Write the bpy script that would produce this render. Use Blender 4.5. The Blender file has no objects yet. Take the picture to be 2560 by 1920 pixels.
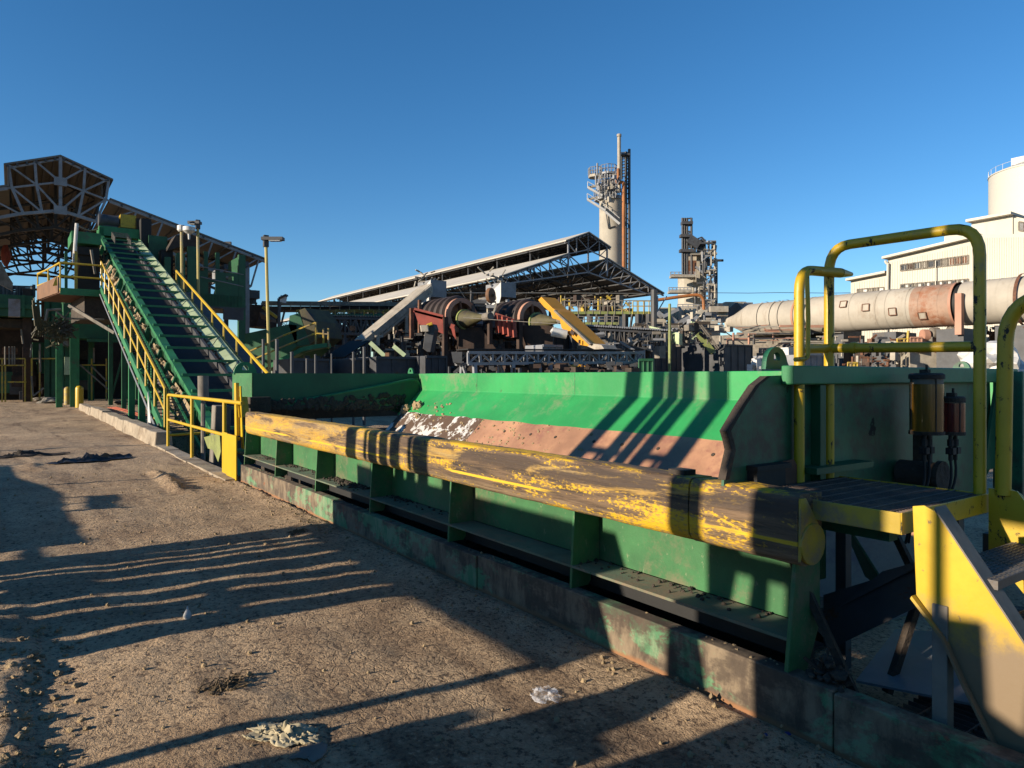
import bpy, bmesh, math, random
from mathutils import Vector, Matrix, noise
R = math.radians
random.seed(7)
F = 1760.0; YH = 942.0; EYE = 1.65
TH = math.atan(1250/1760); SN, CS = math.sin(TH), math.cos(TH)
SC = bpy.context.scene; COL = SC.collection

# ---- plan frame: s runs along the hopper (away to the left), v across it (away to the right), z up
def W(p):
    s, v, z = p
    return Vector((-SN*s+CS*v, CS*s+SN*v, z))
def PV(p, v):                     # photo point on the upright plane v = const
    d = (p[0]-1280)/F; t = v/(CS*d+SN)
    return (t*(CS-SN*d), v, EYE+(YH-p[1])/F*t)
def PS(p, s):                     # photo point on the upright plane s = const
    d = (p[0]-1280)/F; t = s/(CS-SN*d)
    return (s, t*(CS*d+SN), EYE+(YH-p[1])/F*t)
def PD(p, Y):                     # photo point at distance Y
    d = (p[0]-1280)/F
    return (Y*(CS-SN*d), Y*(CS*d+SN), EYE+(YH-p[1])/F*Y)
def PG(p, z=0.0):                 # photo point on a level plane
    Y = F*(EYE-z)/(p[1]-YH)
    return PD(p, Y)[:2]+(z,)
def crop(x0, y0, k): return lambda x, y: (x0+x/k, y0+y/k)
A1 = crop(0, 360, 3.072); A2 = crop(0, 800, 3.072); A3 = crop(600, 560, 3.95); A4 = crop(1000, 560, 3.16)
A5 = crop(1380, 300, 2.962); A6 = crop(1800, 380, 2.9105); A7 = crop(1800, 850, 2.9105); A8 = crop(1800, 1250, 2.476)
B1 = crop(560, 880, 3.16); B2 = crop(1200, 880, 3.16); DD = crop(0, 0, 0.86406)

def lin(r, g, b, k=1.0):
    f = lambda x: (x/255/12.92 if x <= 10 else ((x/255+.055)/1.055)**2.4)/k
    return (f(r), f(g), f(b), 1)

# ---- materials ---------------------------------------------------------------------------------
def nodes(name):
    m = bpy.data.materials.new(name); m.use_nodes = True
    nt = m.node_tree; b = nt.nodes['Principled BSDF']
    at = nt.nodes.new('ShaderNodeAttribute'); at.attribute_name = 'svz'
    return m, nt, b, at
def mapping(nt, at, sc, loc=(0, 0, 0)):
    mp = nt.nodes.new('ShaderNodeMapping'); mp.inputs['Scale'].default_value = sc; mp.inputs['Location'].default_value = loc
    nt.links.new(at.outputs['Vector'], mp.inputs['Vector']); return mp.outputs['Vector']
def nz(nt, vec, scale=1, detail=5, rough=.6, dist=0):
    n = nt.nodes.new('ShaderNodeTexNoise'); n.inputs['Scale'].default_value = scale
    n.inputs['Detail'].default_value = detail; n.inputs['Roughness'].default_value = rough; n.inputs['Distortion'].default_value = dist
    nt.links.new(vec, n.inputs['Vector']); return n.outputs['Fac']
def ramp(nt, fac, a, b, ca=0, cb=1):
    r = nt.nodes.new('ShaderNodeMapRange'); r.inputs['From Min'].default_value = a; r.inputs['From Max'].default_value = b
    r.inputs['To Min'].default_value = ca; r.inputs['To Max'].default_value = cb; r.interpolation_type = 'SMOOTHSTEP'
    nt.links.new(fac, r.inputs['Value']); return r.outputs['Result']
def mix(nt, fac, a, b, mode='MIX'):
    m = nt.nodes.new('ShaderNodeMix'); m.data_type = 'RGBA'; m.blend_type = mode
    for sck, x in ((m.inputs[0], fac), (m.inputs[6], a), (m.inputs[7], b)):
        if hasattr(x, 'is_linked'): nt.links.new(x, sck)
        else: sck.default_value = x
    return m.outputs[2]
def mth(nt, op, a, b):
    m = nt.nodes.new('ShaderNodeMath'); m.operation = op
    for i, x in enumerate((a, b)):
        if hasattr(x, 'is_linked'): nt.links.new(x, m.inputs[i])
        else: m.inputs[i].default_value = x
    return m.outputs[0]
def bump(nt, b, h, strength=.3, dist=.01):
    n = nt.nodes.new('ShaderNodeBump'); n.inputs['Strength'].default_value = strength; n.inputs['Distance'].default_value = dist
    nt.links.new(h, n.inputs['Height']); nt.links.new(n.outputs['Normal'], b.inputs['Normal'])

def paint(name, base, rough=.5, metal=0, var=.25, vs=1.5, wear=None, dirt=None, bs=.25, bd=.004, bsc=40, streak=None, dent=.12):
    """painted / raw surface: tone variation, chipped wear (colour, amount 0..1, scale, stretch), dirt (colour, amount, scale), vertical streaks"""
    m, nt, b, at = nodes(name)
    KA = .64; sc3 = lambda q: tuple(x*KA for x in q[:3])+(1,)
    c = sc3(base)
    if wear: wear = (sc3(wear[0]),)+tuple(wear[1:])
    if dirt: dirt = (sc3(dirt[0]),)+tuple(dirt[1:])
    if streak: streak = (sc3(streak[0]),)+tuple(streak[1:])
    n1 = nz(nt, mapping(nt, at, (vs, vs, vs)), 1, 6, .65)
    lo = tuple(x*(1-var) for x in c[:3])+(1,); hi = tuple(min(1, x*(1+var*.7)) for x in c[:3])+(1,)
    col = mix(nt, ramp(nt, n1, .3, .7), lo, hi)
    ro = None
    if streak:
        sc, am, k = streak
        n = nz(nt, mapping(nt, at, (k, k, k*.08), (3, 1, 2)), 1, 5, .7)
        col = mix(nt, ramp(nt, n, .52, .75, 0, am), col, sc)
    if dirt:
        dc, am, k = dirt
        n = nz(nt, mapping(nt, at, (k, k, k), (7, 3, 1)), 1, 7, .72)
        n2 = nz(nt, mapping(nt, at, (k*9, k*9, k*9)), 1, 4, .7)
        f = mth(nt, 'ADD', n, mth(nt, 'MULTIPLY', mth(nt, 'SUBTRACT', n2, .5), .25))
        t = .78-am*.55
        col = mix(nt, ramp(nt, f, t-.09, t+.09), col, dc)
    if wear:
        wc, am, k, st = wear
        n = nz(nt, mapping(nt, at, (k*st[0], k*st[1], k*st[2]), (2, 9, 4)), 1, 9, .72, .3)
        t = .72-am*.5
        w = ramp(nt, n, t-.015, t+.02)
        col = mix(nt, w, col, wc)
        ro = ramp(nt, n, t-.015, t+.02, rough, .85)
    nt.links.new(col, b.inputs['Base Color'])
    if ro: nt.links.new(ro, b.inputs['Roughness'])
    else: b.inputs['Roughness'].default_value = rough
    b.inputs['Metallic'].default_value = metal
    h = nz(nt, mapping(nt, at, (bsc, bsc, bsc)), 1, 4, .7)
    n0 = nt.nodes.new('ShaderNodeBump'); n0.inputs['Strength'].default_value = dent; n0.inputs['Distance'].default_value = .06
    nt.links.new(nz(nt, mapping(nt, at, (1.3, 1.3, 1.7), (4, 8, 2)), 1, 3, .5), n0.inputs['Height'])
    bump(nt, b, h, bs, bd)
    for n in nt.nodes:
        if n.type == 'BUMP' and n is not n0: nt.links.new(n0.outputs['Normal'], n.inputs['Normal'])
    return m

RUST = (.12, .05, .025, 1); DUST = (.30, .21, .13, 1); MUD = (.05, .032, .02, 1)
M = {}
M['green_bright'] = paint('green_paint', (.030, .365, .095, 1), .55, var=.2, vs=.9, dirt=((.17, .30, .13, 1), .30, 1.6), wear=((.075, .11, .05, 1), .10, 3.2, (1, 1, .8)), bs=.3, streak=((.10, .33, .12, 1), .75, 2.2), dent=.3)
M['green_panel'] = paint('faded_green_paint', (.045, .195, .062, 1), .65, var=.3, vs=1.6, dirt=((.17, .18, .09, 1), .36, 2.0), wear=((.20, .27, .14, 1), .19, 22, (1, 1, .5)), bs=.4, streak=((.09, .15, .06, 1), .6, 3), dent=.3)
M['green_dusty'] = paint('dusty_green_ledge', (.15, .20, .13, 1), .85, var=.3, vs=3, dirt=((.25, .19, .12, 1), .45, 2.2), wear=((.03, .15, .06, 1), .15, 5, (1, 1, 1)), bs=.4)
M['green_dark'] = paint('dark_green_paint', (.012, .115, .042, 1), .55, var=.3, dirt=((.045, .05, .03, 1), .22, .8), wear=(RUST, .05, 4, (1, 1, 1)))
M['green_mid'] = paint('mid_green_paint', (.026, .225, .078, 1), .55, var=.3, dirt=((.09, .11, .06, 1), .22, .8), wear=(RUST, .05, 4, (1, 1, 1)))
M['green_shade'] = paint('teal_green_paint', (.022, .17, .08, 1), .5, var=.3, dirt=((.045, .05, .035, 1), .42, 1.3), wear=((.02, .02, .015, 1), .14, 3, (1, 1, 1)), streak=((.06, .08, .05, 1), .8, 2.5), dent=.3)  # darker copy of the hopper green for shaded faces; the grime is real
M['green_pale'] = paint('pale_green_paint', (.52, .63, .37, 1), .6, var=.18, dirt=((.30, .27, .16, 1), .3, .9), wear=(RUST, .1, 5, (1, 1, 1)))
M['green_yellow'] = paint('yellow_green_paint', (.30, .34, .10, 1), .6, var=.25, dirt=((.12, .12, .07, 1), .35, .8))
M['yellow'] = paint('yellow_paint', (.66, .43, .012, 1), .45, var=.12, vs=3, dirt=((.34, .25, .09, 1), .24, 2.2), wear=((.03, .025, .02, 1), .25, 15, (1, 1, .5)), bs=.3)
M['yellow_clean'] = paint('bright_yellow_paint', (.72, .46, .008, 1), .42, var=.08, vs=2, dirt=((.42, .32, .14, 1), .18, 2.5), wear=((.05, .04, .02, 1), .03, 9, (1, 1, 1)), bs=.2)
M['yellow_dirty'] = paint('dirty_yellow_paint', (.58, .40, .03, 1), .6, var=.2, vs=3, dirt=((.30, .22, .13, 1), .42, 1.6), wear=((.16, .10, .06, 1), .16, 7, (1, 1, 1)), bs=.3)
M['brown_steel'] = paint('rust_polished_steel', (.50, .265, .15, 1), .45, var=.3, vs=1.3, dirt=((.33, .15, .10, 1), .38, 1.2), streak=((.66, .38, .2, 1), .7, 2.2), wear=((.07, .04, .025, 1), .02, 9, (1, 1, 1)), bs=.3)
M['white_worn'] = paint('mud_caked_white_liner', (.78, .76, .72, 1), .55, var=.08, wear=((.12, .07, .042, 1), .50, 3.4, (1, 1, 1)), bs=.5, bd=.01, bsc=22)
M['mud_steel'] = paint('mud_caked_steel', (.055, .04, .028, 1), .85, var=.4, vs=4, dirt=((.10, .07, .045, 1), .35, 3), bs=.8, bd=.02, bsc=18)
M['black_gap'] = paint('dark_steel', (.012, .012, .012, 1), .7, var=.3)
M['belt'] = paint('black_rubber', (.016, .015, .015, 1), .8, var=.3, dirt=((.05, .04, .03, 1), .25, 1.2))
M['grey_steel'] = paint('grey_galvanised_steel', (.30, .31, .33, 1), .55, var=.2, dirt=((.18, .16, .13, 1), .3, .6), wear=(RUST, .06, 3, (1, 1, 1)))
M['dark_steel'] = paint('weathered_dark_steel', (.065, .068, .075, 1), .6, var=.3, dirt=((.10, .08, .06, 1), .3, .7), wear=(RUST, .15, 2.5, (1, 1, 1)))
M['pale_steel'] = paint('dusty_pale_steel', (.46, .41, .33, 1), .7, var=.2, dirt=((.25, .2, .14, 1), .3, .8))
M['white_steel'] = paint('white_painted_steel', (.72, .71, .68, 1), .55, var=.08, dirt=((.55, .50, .42, 1), .2, .5))
M['rust'] = paint('rusty_steel', (.17, .07, .035, 1), .8, var=.4, vs=3, dirt=((.26, .14, .08, 1), .3, 2))
M['rust_dark'] = paint('dark_rusty_steel', (.055, .03, .02, 1), .8, var=.4, vs=2, dirt=((.11, .06, .04, 1), .3, 1.5))
M['red'] = paint('faded_red_paint', (.42, .085, .055, 1), .6, var=.25, vs=1.5, dirt=((.3, .13, .08, 1), .3, 1.2), wear=((.1, .05, .03, 1), .12, 3, (1, 1, 1)))
M['orange'] = paint('orange_yellow_paint', (.72, .33, .01, 1), .5, var=.1, dirt=((.45, .25, .06, 1), .2, .8), wear=((.12, .07, .03, 1), .05, 3, (1, 1, 1)))
M['orange_pipe'] = paint('orange_rust_pipe', (.42, .15, .035, 1), .7, var=.3, vs=.4, dirt=((.30, .16, .09, 1), .3, .3))
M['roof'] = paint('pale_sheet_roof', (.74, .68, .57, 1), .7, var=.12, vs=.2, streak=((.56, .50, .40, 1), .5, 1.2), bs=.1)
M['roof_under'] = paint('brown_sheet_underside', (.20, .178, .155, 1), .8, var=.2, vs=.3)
M['concrete'] = paint('stack_concrete', (.52, .47, .38, 1), .85, var=.14, vs=.25, streak=((.34, .29, .22, 1), .6, .9), dirt=((.36, .32, .26, 1), .3, .2), bs=.2)
M['concrete_near'] = paint('kerb_concrete', (.44, .36, .26, 1), .9, var=.25, vs=2.5, dirt=((.22, .16, .1, 1), .38, 1.5), bs=.6, bd=.01)
M['cream'] = paint('cream_sheet_cladding', (.70, .655, .545, 1), .7, var=.08, vs=.12, streak=((.60, .52, .38, 1), .5, .8), bs=.1)
M['white_tank'] = paint('white_silo_paint', (.70, .665, .575, 1), .6, var=.04, vs=.1, streak=((.72, .67, .56, 1), .4, .5), bs=.05)
M['kiln'] = paint('dusty_kiln_shell', (.50, .45, .37, 1), .75, var=.15, vs=.4, streak=((.30, .235, .17, 1), .75, 1.0), dirt=((.45, .30, .21, 1), .2, .15), bs=.15)
M['kiln_rust'] = paint('heat_rusted_shell', (.44, .29, .205, 1), .75, var=.25, vs=.4, streak=((.5, .36, .27, 1), .6, .7), dirt=((.34, .13, .06, 1), .35, .3))
M['salmon'] = paint('salmon_primer', (.52, .27, .18, 1), .7, var=.2, vs=.5)
M['glass_dark'] = paint('dark_window_glass', (.03, .032, .035, 1), .25, var=.6, vs=.8)
M['wood_panel'] = paint('brown_plywood', (.22, .105, .045, 1), .75, var=.25, vs=2, streak=((.17, .075, .035, 1), .8, 5))
M['olive'] = paint('olive_grimy_steel', (.10, .085, .03, 1), .7, var=.3, dirt=((.05, .04, .03, 1), .4, .8))
M['tan_dirt'] = paint('caked_tan_dirt', (.40, .29, .16, 1), .9, var=.35, vs=3, bs=.9, bd=.03, bsc=12)
M['timber_grey'] = paint('weathered_grey_timber', (.24, .21, .17, 1), .85, var=.35, vs=3, streak=((.12, .1, .08, 1), .6, 9))
M['black_plastic'] = paint('black_plastic_sheet', (.035, .036, .04, 1), .35, var=.3)
M['cloth'] = paint('cream_rag', (.55, .47, .30, 1), .9, var=.25, vs=9)
M['blue_plastic'] = paint('blue_plastic', (.02, .05, .25, 1), .4)
M['lamp_lens'] = paint('white_lamp_lens', (.75, .78, .80, 1), .3, var=.05)
M['dry_weed'] = paint('dry_weed', (.16, .11, .055, 1), .9)
M['twig'] = paint('dark_twigs', (.08, .06, .045, 1), .9)
M['hose_orange'] = paint('orange_hose', (.55, .14, .07, 1), .6)
M['rubber_rib'] = paint('brown_black_ribs', (.05, .032, .025, 1), .65, var=.35, vs=2, dirt=((.16, .08, .05, 1), .22, 1.2))
M['pole_yellow'] = paint('sun_bleached_yellow', (.56, .45, .13, 1), .6, var=.2, vs=.6, dirt=((.40, .34, .2, 1), .35, .6))
M['grate'] = paint('rusty_grating', (.13, .095, .08, 1), .7, var=.3, vs=6, dirt=((.28, .16, .10, 1), .4, 4))
M['plate_steel'] = paint('bare_tread_plate', (.20, .19, .185, 1), .45, metal=.5, var=.25, vs=4, dirt=((.2, .15, .1, 1), .35, 4))

def m_trodden():
    m, nt, b, at = nodes('boot_scuffed_yellow_paint')
    sx = nt.nodes.new('ShaderNodeSeparateXYZ'); nt.links.new(at.outputs['Vector'], sx.inputs[0])
    n = nz(nt, mapping(nt, at, (5, 5, 5)), 1, 7, .7); n2 = nz(nt, mapping(nt, at, (22, 22, 14)), 1, 5, .7)
    col = mix(nt, ramp(nt, n, .3, .7), (.44, .275, .004, 1), (.50, .33, .008, 1))
    col = mix(nt, ramp(nt, n2, .62, .68), col, (.20, .13, .035, 1))
    f = mth(nt, 'ADD', mth(nt, 'MULTIPLY', mth(nt, 'SUBTRACT', n, .5), .5), mth(nt, 'SUBTRACT', .74, sx.outputs['Z']))
    col = mix(nt, ramp(nt, f, -.05, .16), col, (.17, .12, .068, 1))       # dry mud carried down by boots
    nt.links.new(col, b.inputs['Base Color']); b.inputs['Roughness'].default_value = .55
    bump(nt, b, n2, .25, .004); return m
M['yellow_trodden'] = m_trodden()
def m_rail():
    m, nt, b, at = nodes('battered_yellow_beam')
    st = mapping(nt, at, (1.3, 9, 16)); n1 = nz(nt, st, 1, 8, .7, .4)
    n2 = nz(nt, mapping(nt, at, (.9, 3, 5.5), (4, 2, 3.3)), 1, 9, .68, .6)
    n3 = nz(nt, mapping(nt, at, (3, 30, 60)), 1, 4, .6)
    fine = nz(nt, mapping(nt, at, (30, 60, 60)), 1, 3, .6)
    wood = mix(nt, ramp(nt, n1, .36, .68), (.020, .012, .008, 1), (.155, .095, .050, 1))
    wood = mix(nt, ramp(nt, n3, .4, .66, 0, .8), wood, (.105, .067, .036, 1))
    sz = nt.nodes.new('ShaderNodeSeparateXYZ'); nt.links.new(at.outputs['Vector'], sz.inputs[0])
    zz = mth(nt, 'ADD', sz.outputs['Z'], mth(nt, 'MULTIPLY', mth(nt, 'SUBTRACT', n2, .5), .22))
    dark_band = mth(nt, 'MULTIPLY', ramp(nt, zz, .955, 1.0), ramp(nt, zz, 1.085, 1.05))
    dark_band = mth(nt, 'MULTIPLY', dark_band, ramp(nt, sz.outputs['X'], 7.5, 4.5, 0, .85))
    wood = mix(nt, dark_band, wood, (.038, .024, .016, 1))            # darker band along the upper front face
    tan_edge = mth(nt, 'MULTIPLY', ramp(nt, zz, .84, .80), ramp(nt, n3, .3, .6)); wood = mix(nt, tan_edge, wood, (.20, .14, .08, 1))  # paler tan towards the lower edge
    sx = nt.nodes.new('ShaderNodeSeparateXYZ'); nt.links.new(at.outputs['Vector'], sx.inputs[0])
    far = ramp(nt, sx.outputs['X'], 4.0, 8.5, 0, .11)          # the far half kept more of its paint
    n2 = mth(nt, 'ADD', n2, mth(nt, 'MULTIPLY', far, .06))
    top = ramp(nt, sx.outputs['Z'], 1.085, 1.105, 0, .05); n2 = mth(nt, 'ADD', n2, top)
    pal = mix(nt, ramp(nt, n1, .35, .65), (.32, .18, .025, 1), (.25, .17, .07, 1))
    col = mix(nt, ramp(nt, mth(nt, 'ADD', mth(nt, 'ADD', n2, far), mth(nt, 'MULTIPLY', n3, .18)), .60, .70), wood, pal)
    y = ramp(nt, mth(nt, 'ADD', n2, mth(nt, 'MULTIPLY', mth(nt, 'SUBTRACT', fine, .5), .55)), .515, .63)
    y = mth(nt, 'MULTIPLY', y, ramp(nt, dark_band, .25, .6, 1, .12)); y = mth(nt, 'MULTIPLY', y, ramp(nt, sx.outputs['X'], 4.5, 9, 1, .6))
    col = mix(nt, y, col, (.50, .30, .005, 1))
    za = mth(nt, 'ADD', sx.outputs['Z'], mth(nt, 'MULTIPLY', mth(nt, 'SUBTRACT', n1, .5), .02))
    line = mth(nt, 'MULTIPLY', ramp(nt, za, .868, .874), ramp(nt, za, .894, .886))  # painted bright line standing in for the highlight along the bulge
    keep = ramp(nt, nz(nt, mapping(nt, at, (.8, 4, 8), (1, 1, 9)), 1, 6, .6), .44, .52)
    col = mix(nt, mth(nt, 'MULTIPLY', line, keep), col, (.52, .33, .012, 1))
    nt.links.new(col, b.inputs['Base Color']); b.inputs['Roughness'].default_value = .75
    bump(nt, b, mth(nt, 'ADD', n3, n1), .6, .012)
    return m
M['beam'] = m_rail()

def m_curb():
    m, nt, b, at = nodes('peeling_green_rusty_steel')
    n1 = nz(nt, mapping(nt, at, (2.2, 2.2, 3.4)), 1, 9, .72, .3)
    n2 = nz(nt, mapping(nt, at, (9, 9, 3.2), (5, 5, 5)), 1, 7, .7)
    n3 = nz(nt, mapping(nt, at, (.7, .7, .7), (2, 2, 2)), 1, 3, .5)
    base = mix(nt, ramp(nt, n2, .35, .65), (.06, .042, .028, 1), (.185, .14, .09, 1))
    gr = mix(nt, ramp(nt, n2, .4, .6), (.06, .16, .075, 1), (.15, .21, .12, 1))
    col = mix(nt, ramp(nt, mth(nt, 'ADD', n1, mth(nt, 'MULTIPLY', mth(nt, 'SUBTRACT', n3, .5), .5)), .49, .55), base, gr)
    col = mix(nt, ramp(nt, nz(nt, mapping(nt, at, (4, 4, 5), (8, 1, 1)), 1, 8, .7), .60, .66), col, (.17, .065, .03, 1))
    sx = nt.nodes.new('ShaderNodeSeparateXYZ'); nt.links.new(at.outputs['Vector'], sx.inputs[0])
    z = mth(nt, 'ADD', sx.outputs['Z'], mth(nt, 'MULTIPLY', mth(nt, 'SUBTRACT', n1, .5), .06))
    col = mix(nt, ramp(nt, nz(nt, mapping(nt, at, (1.6, 1.6, 2.6), (3, 7, 7)), 1, 7, .7), .50, .60, 0, .8), col, (.045, .032, .022, 1))
    col = mix(nt, ramp(nt, z, .038, .008), col, (.22, .105, .045, 1))
    nt.links.new(col, b.inputs['Base Color']); b.inputs['Roughness'].default_value = .85
    bump(nt, b, mth(nt, 'ADD', n1, mth(nt, 'MULTIPLY', n2, .5)), .6, .012)
    return m
M['curb'] = m_curb()

def m_ground():
    m, nt, b, at = nodes('cracked_dry_mud')
    big = nz(nt, mapping(nt, at, (.35, .35, .35)), 1, 5, .6)
    tr = nz(nt, mapping(nt, at, (.25, 1.6, 1), (3, 3, 3)), 1, 6, .62)
    med = nz(nt, mapping(nt, at, (2.2, 2.2, 2.2), (1, 4, 2)), 1, 7, .65)
    fine = nz(nt, mapping(nt, at, (38, 38, 38)), 1, 5, .7)
    grit = nz(nt, mapping(nt, at, (120, 120, 120)), 1, 3, .6)
    col = mix(nt, ramp(nt, med, .3, .7), (.29, .19, .107, 1), (.50, .355, .212, 1))
    col = mix(nt, ramp(nt, big, .45, .62, 0, .65), col, (.54, .385, .232, 1))
    f = mth(nt, 'ADD', tr, mth(nt, 'MULTIPLY', mth(nt, 'SUBTRACT', med, .5), .45))
    col = mix(nt, ramp(nt, f, .51, .68, 0, .72), col, (.10, .056, .030, 1))
    pit = nz(nt, mapping(nt, at, (17, 17, 17), (3, 8, 1)), 1, 4, .6)
    gl = mth(nt, 'ADD', mth(nt, 'MULTIPLY', fine, .65), mth(nt, 'MULTIPLY', pit, .35))
    col = mix(nt, ramp(nt, gl, .505, .60, 0, .85), col, (.060, .035, .020, 1))  # small hollows darkened in colour, standing in for their low-sun shade
    col = mix(nt, ramp(nt, gl, .46, .36, 0, .6), col, (.60, .43, .265, 1))
    # cracks
    wv = nt.nodes.new('ShaderNodeTexNoise'); wv.inputs['Scale'].default_value = 9; wv.inputs['Detail'].default_value = 3
    nt.links.new(at.outputs['Vector'], wv.inputs['Vector'])
    wadd = nt.nodes.new('ShaderNodeVectorMath'); wadd.operation = 'MULTIPLY_ADD'
    wadd.inputs[1].default_value = (.09, .09, 0); nt.links.new(wv.outputs['Color'], wadd.inputs[0]); nt.links.new(at.outputs['Vector'], wadd.inputs[2])
    def crack(sc, w):
        vo = nt.nodes.new('ShaderNodeTexVoronoi'); vo.feature = 'DISTANCE_TO_EDGE'; vo.inputs['Scale'].default_value = sc
        nt.links.new(wadd.outputs[0], vo.inputs['Vector']); return ramp(nt, vo.outputs['Distance'], 0, w)
    c1 = crack(8, .05); c2 = crack(24, .10)
    reg = ramp(nt, nz(nt, mapping(nt, at, (.9, .9, .9), (6, 0, 0)), 1, 4, .6), .42, .58)
    cr = mth(nt, 'MULTIPLY', mth(nt, 'MAXIMUM', c1, mth(nt, 'SUBTRACT', 1, reg)), mth(nt, 'MAXIMUM', c2, mth(nt, 'SUBTRACT', .75, mth(nt, 'MULTIPLY', reg, .4))))
    col = mix(nt, ramp(nt, cr, .2, .9, .22, 0), col, (.06, .04, .028, 1))
    nt.links.new(col, b.inputs['Base Color']); b.inputs['Roughness'].default_value = .95
    h = mth(nt, 'ADD', mth(nt, 'MULTIPLY', gl, -.9), mth(nt, 'MULTIPLY', grit, .22))
    h = mth(nt, 'ADD', h, mth(nt, 'MULTIPLY', cr, .22)); h = mth(nt, 'ADD', h, mth(nt, 'MULTIPLY', med, .8))
    bump(nt, b, h, 1.0, .05)
    return m
M['ground'] = m_ground()

def m_fluid(name, colr):
    m, nt, b, at = nodes(name)
    n = nz(nt, mapping(nt, at, (9, 9, 5)), 1, 5, .6)
    col = mix(nt, ramp(nt, n, .35, .7), colr, tuple(x*.55+.03 for x in colr[:3])+(1,))
    nt.links.new(col, b.inputs['Base Color']); b.inputs['Roughness'].default_value = .18
    b.inputs['Coat Weight'].default_value = .5
    b.inputs['Transmission Weight'].default_value = .25
    return m
M['amber'] = m_fluid('amber_oil_jar', (.20, .10, .012, 1)); M['redoil'] = m_fluid('red_oil_jar', (.13, .014, .014, 1))
def m_clear():
    m, nt, b, at = nodes('clear_film')
    n = nz(nt, mapping(nt, at, (20, 20, 20)), 1, 5, .7)
    b.inputs['Base Color'].default_value = (.8, .8, .82, 1); b.inputs['Roughness'].default_value = .25
    nt.links.new(ramp(nt, n, .4, .65, .04, .4), b.inputs['Alpha'])
    bump(nt, b, n, .6, .01); return m
M['film'] = m_clear()

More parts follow.
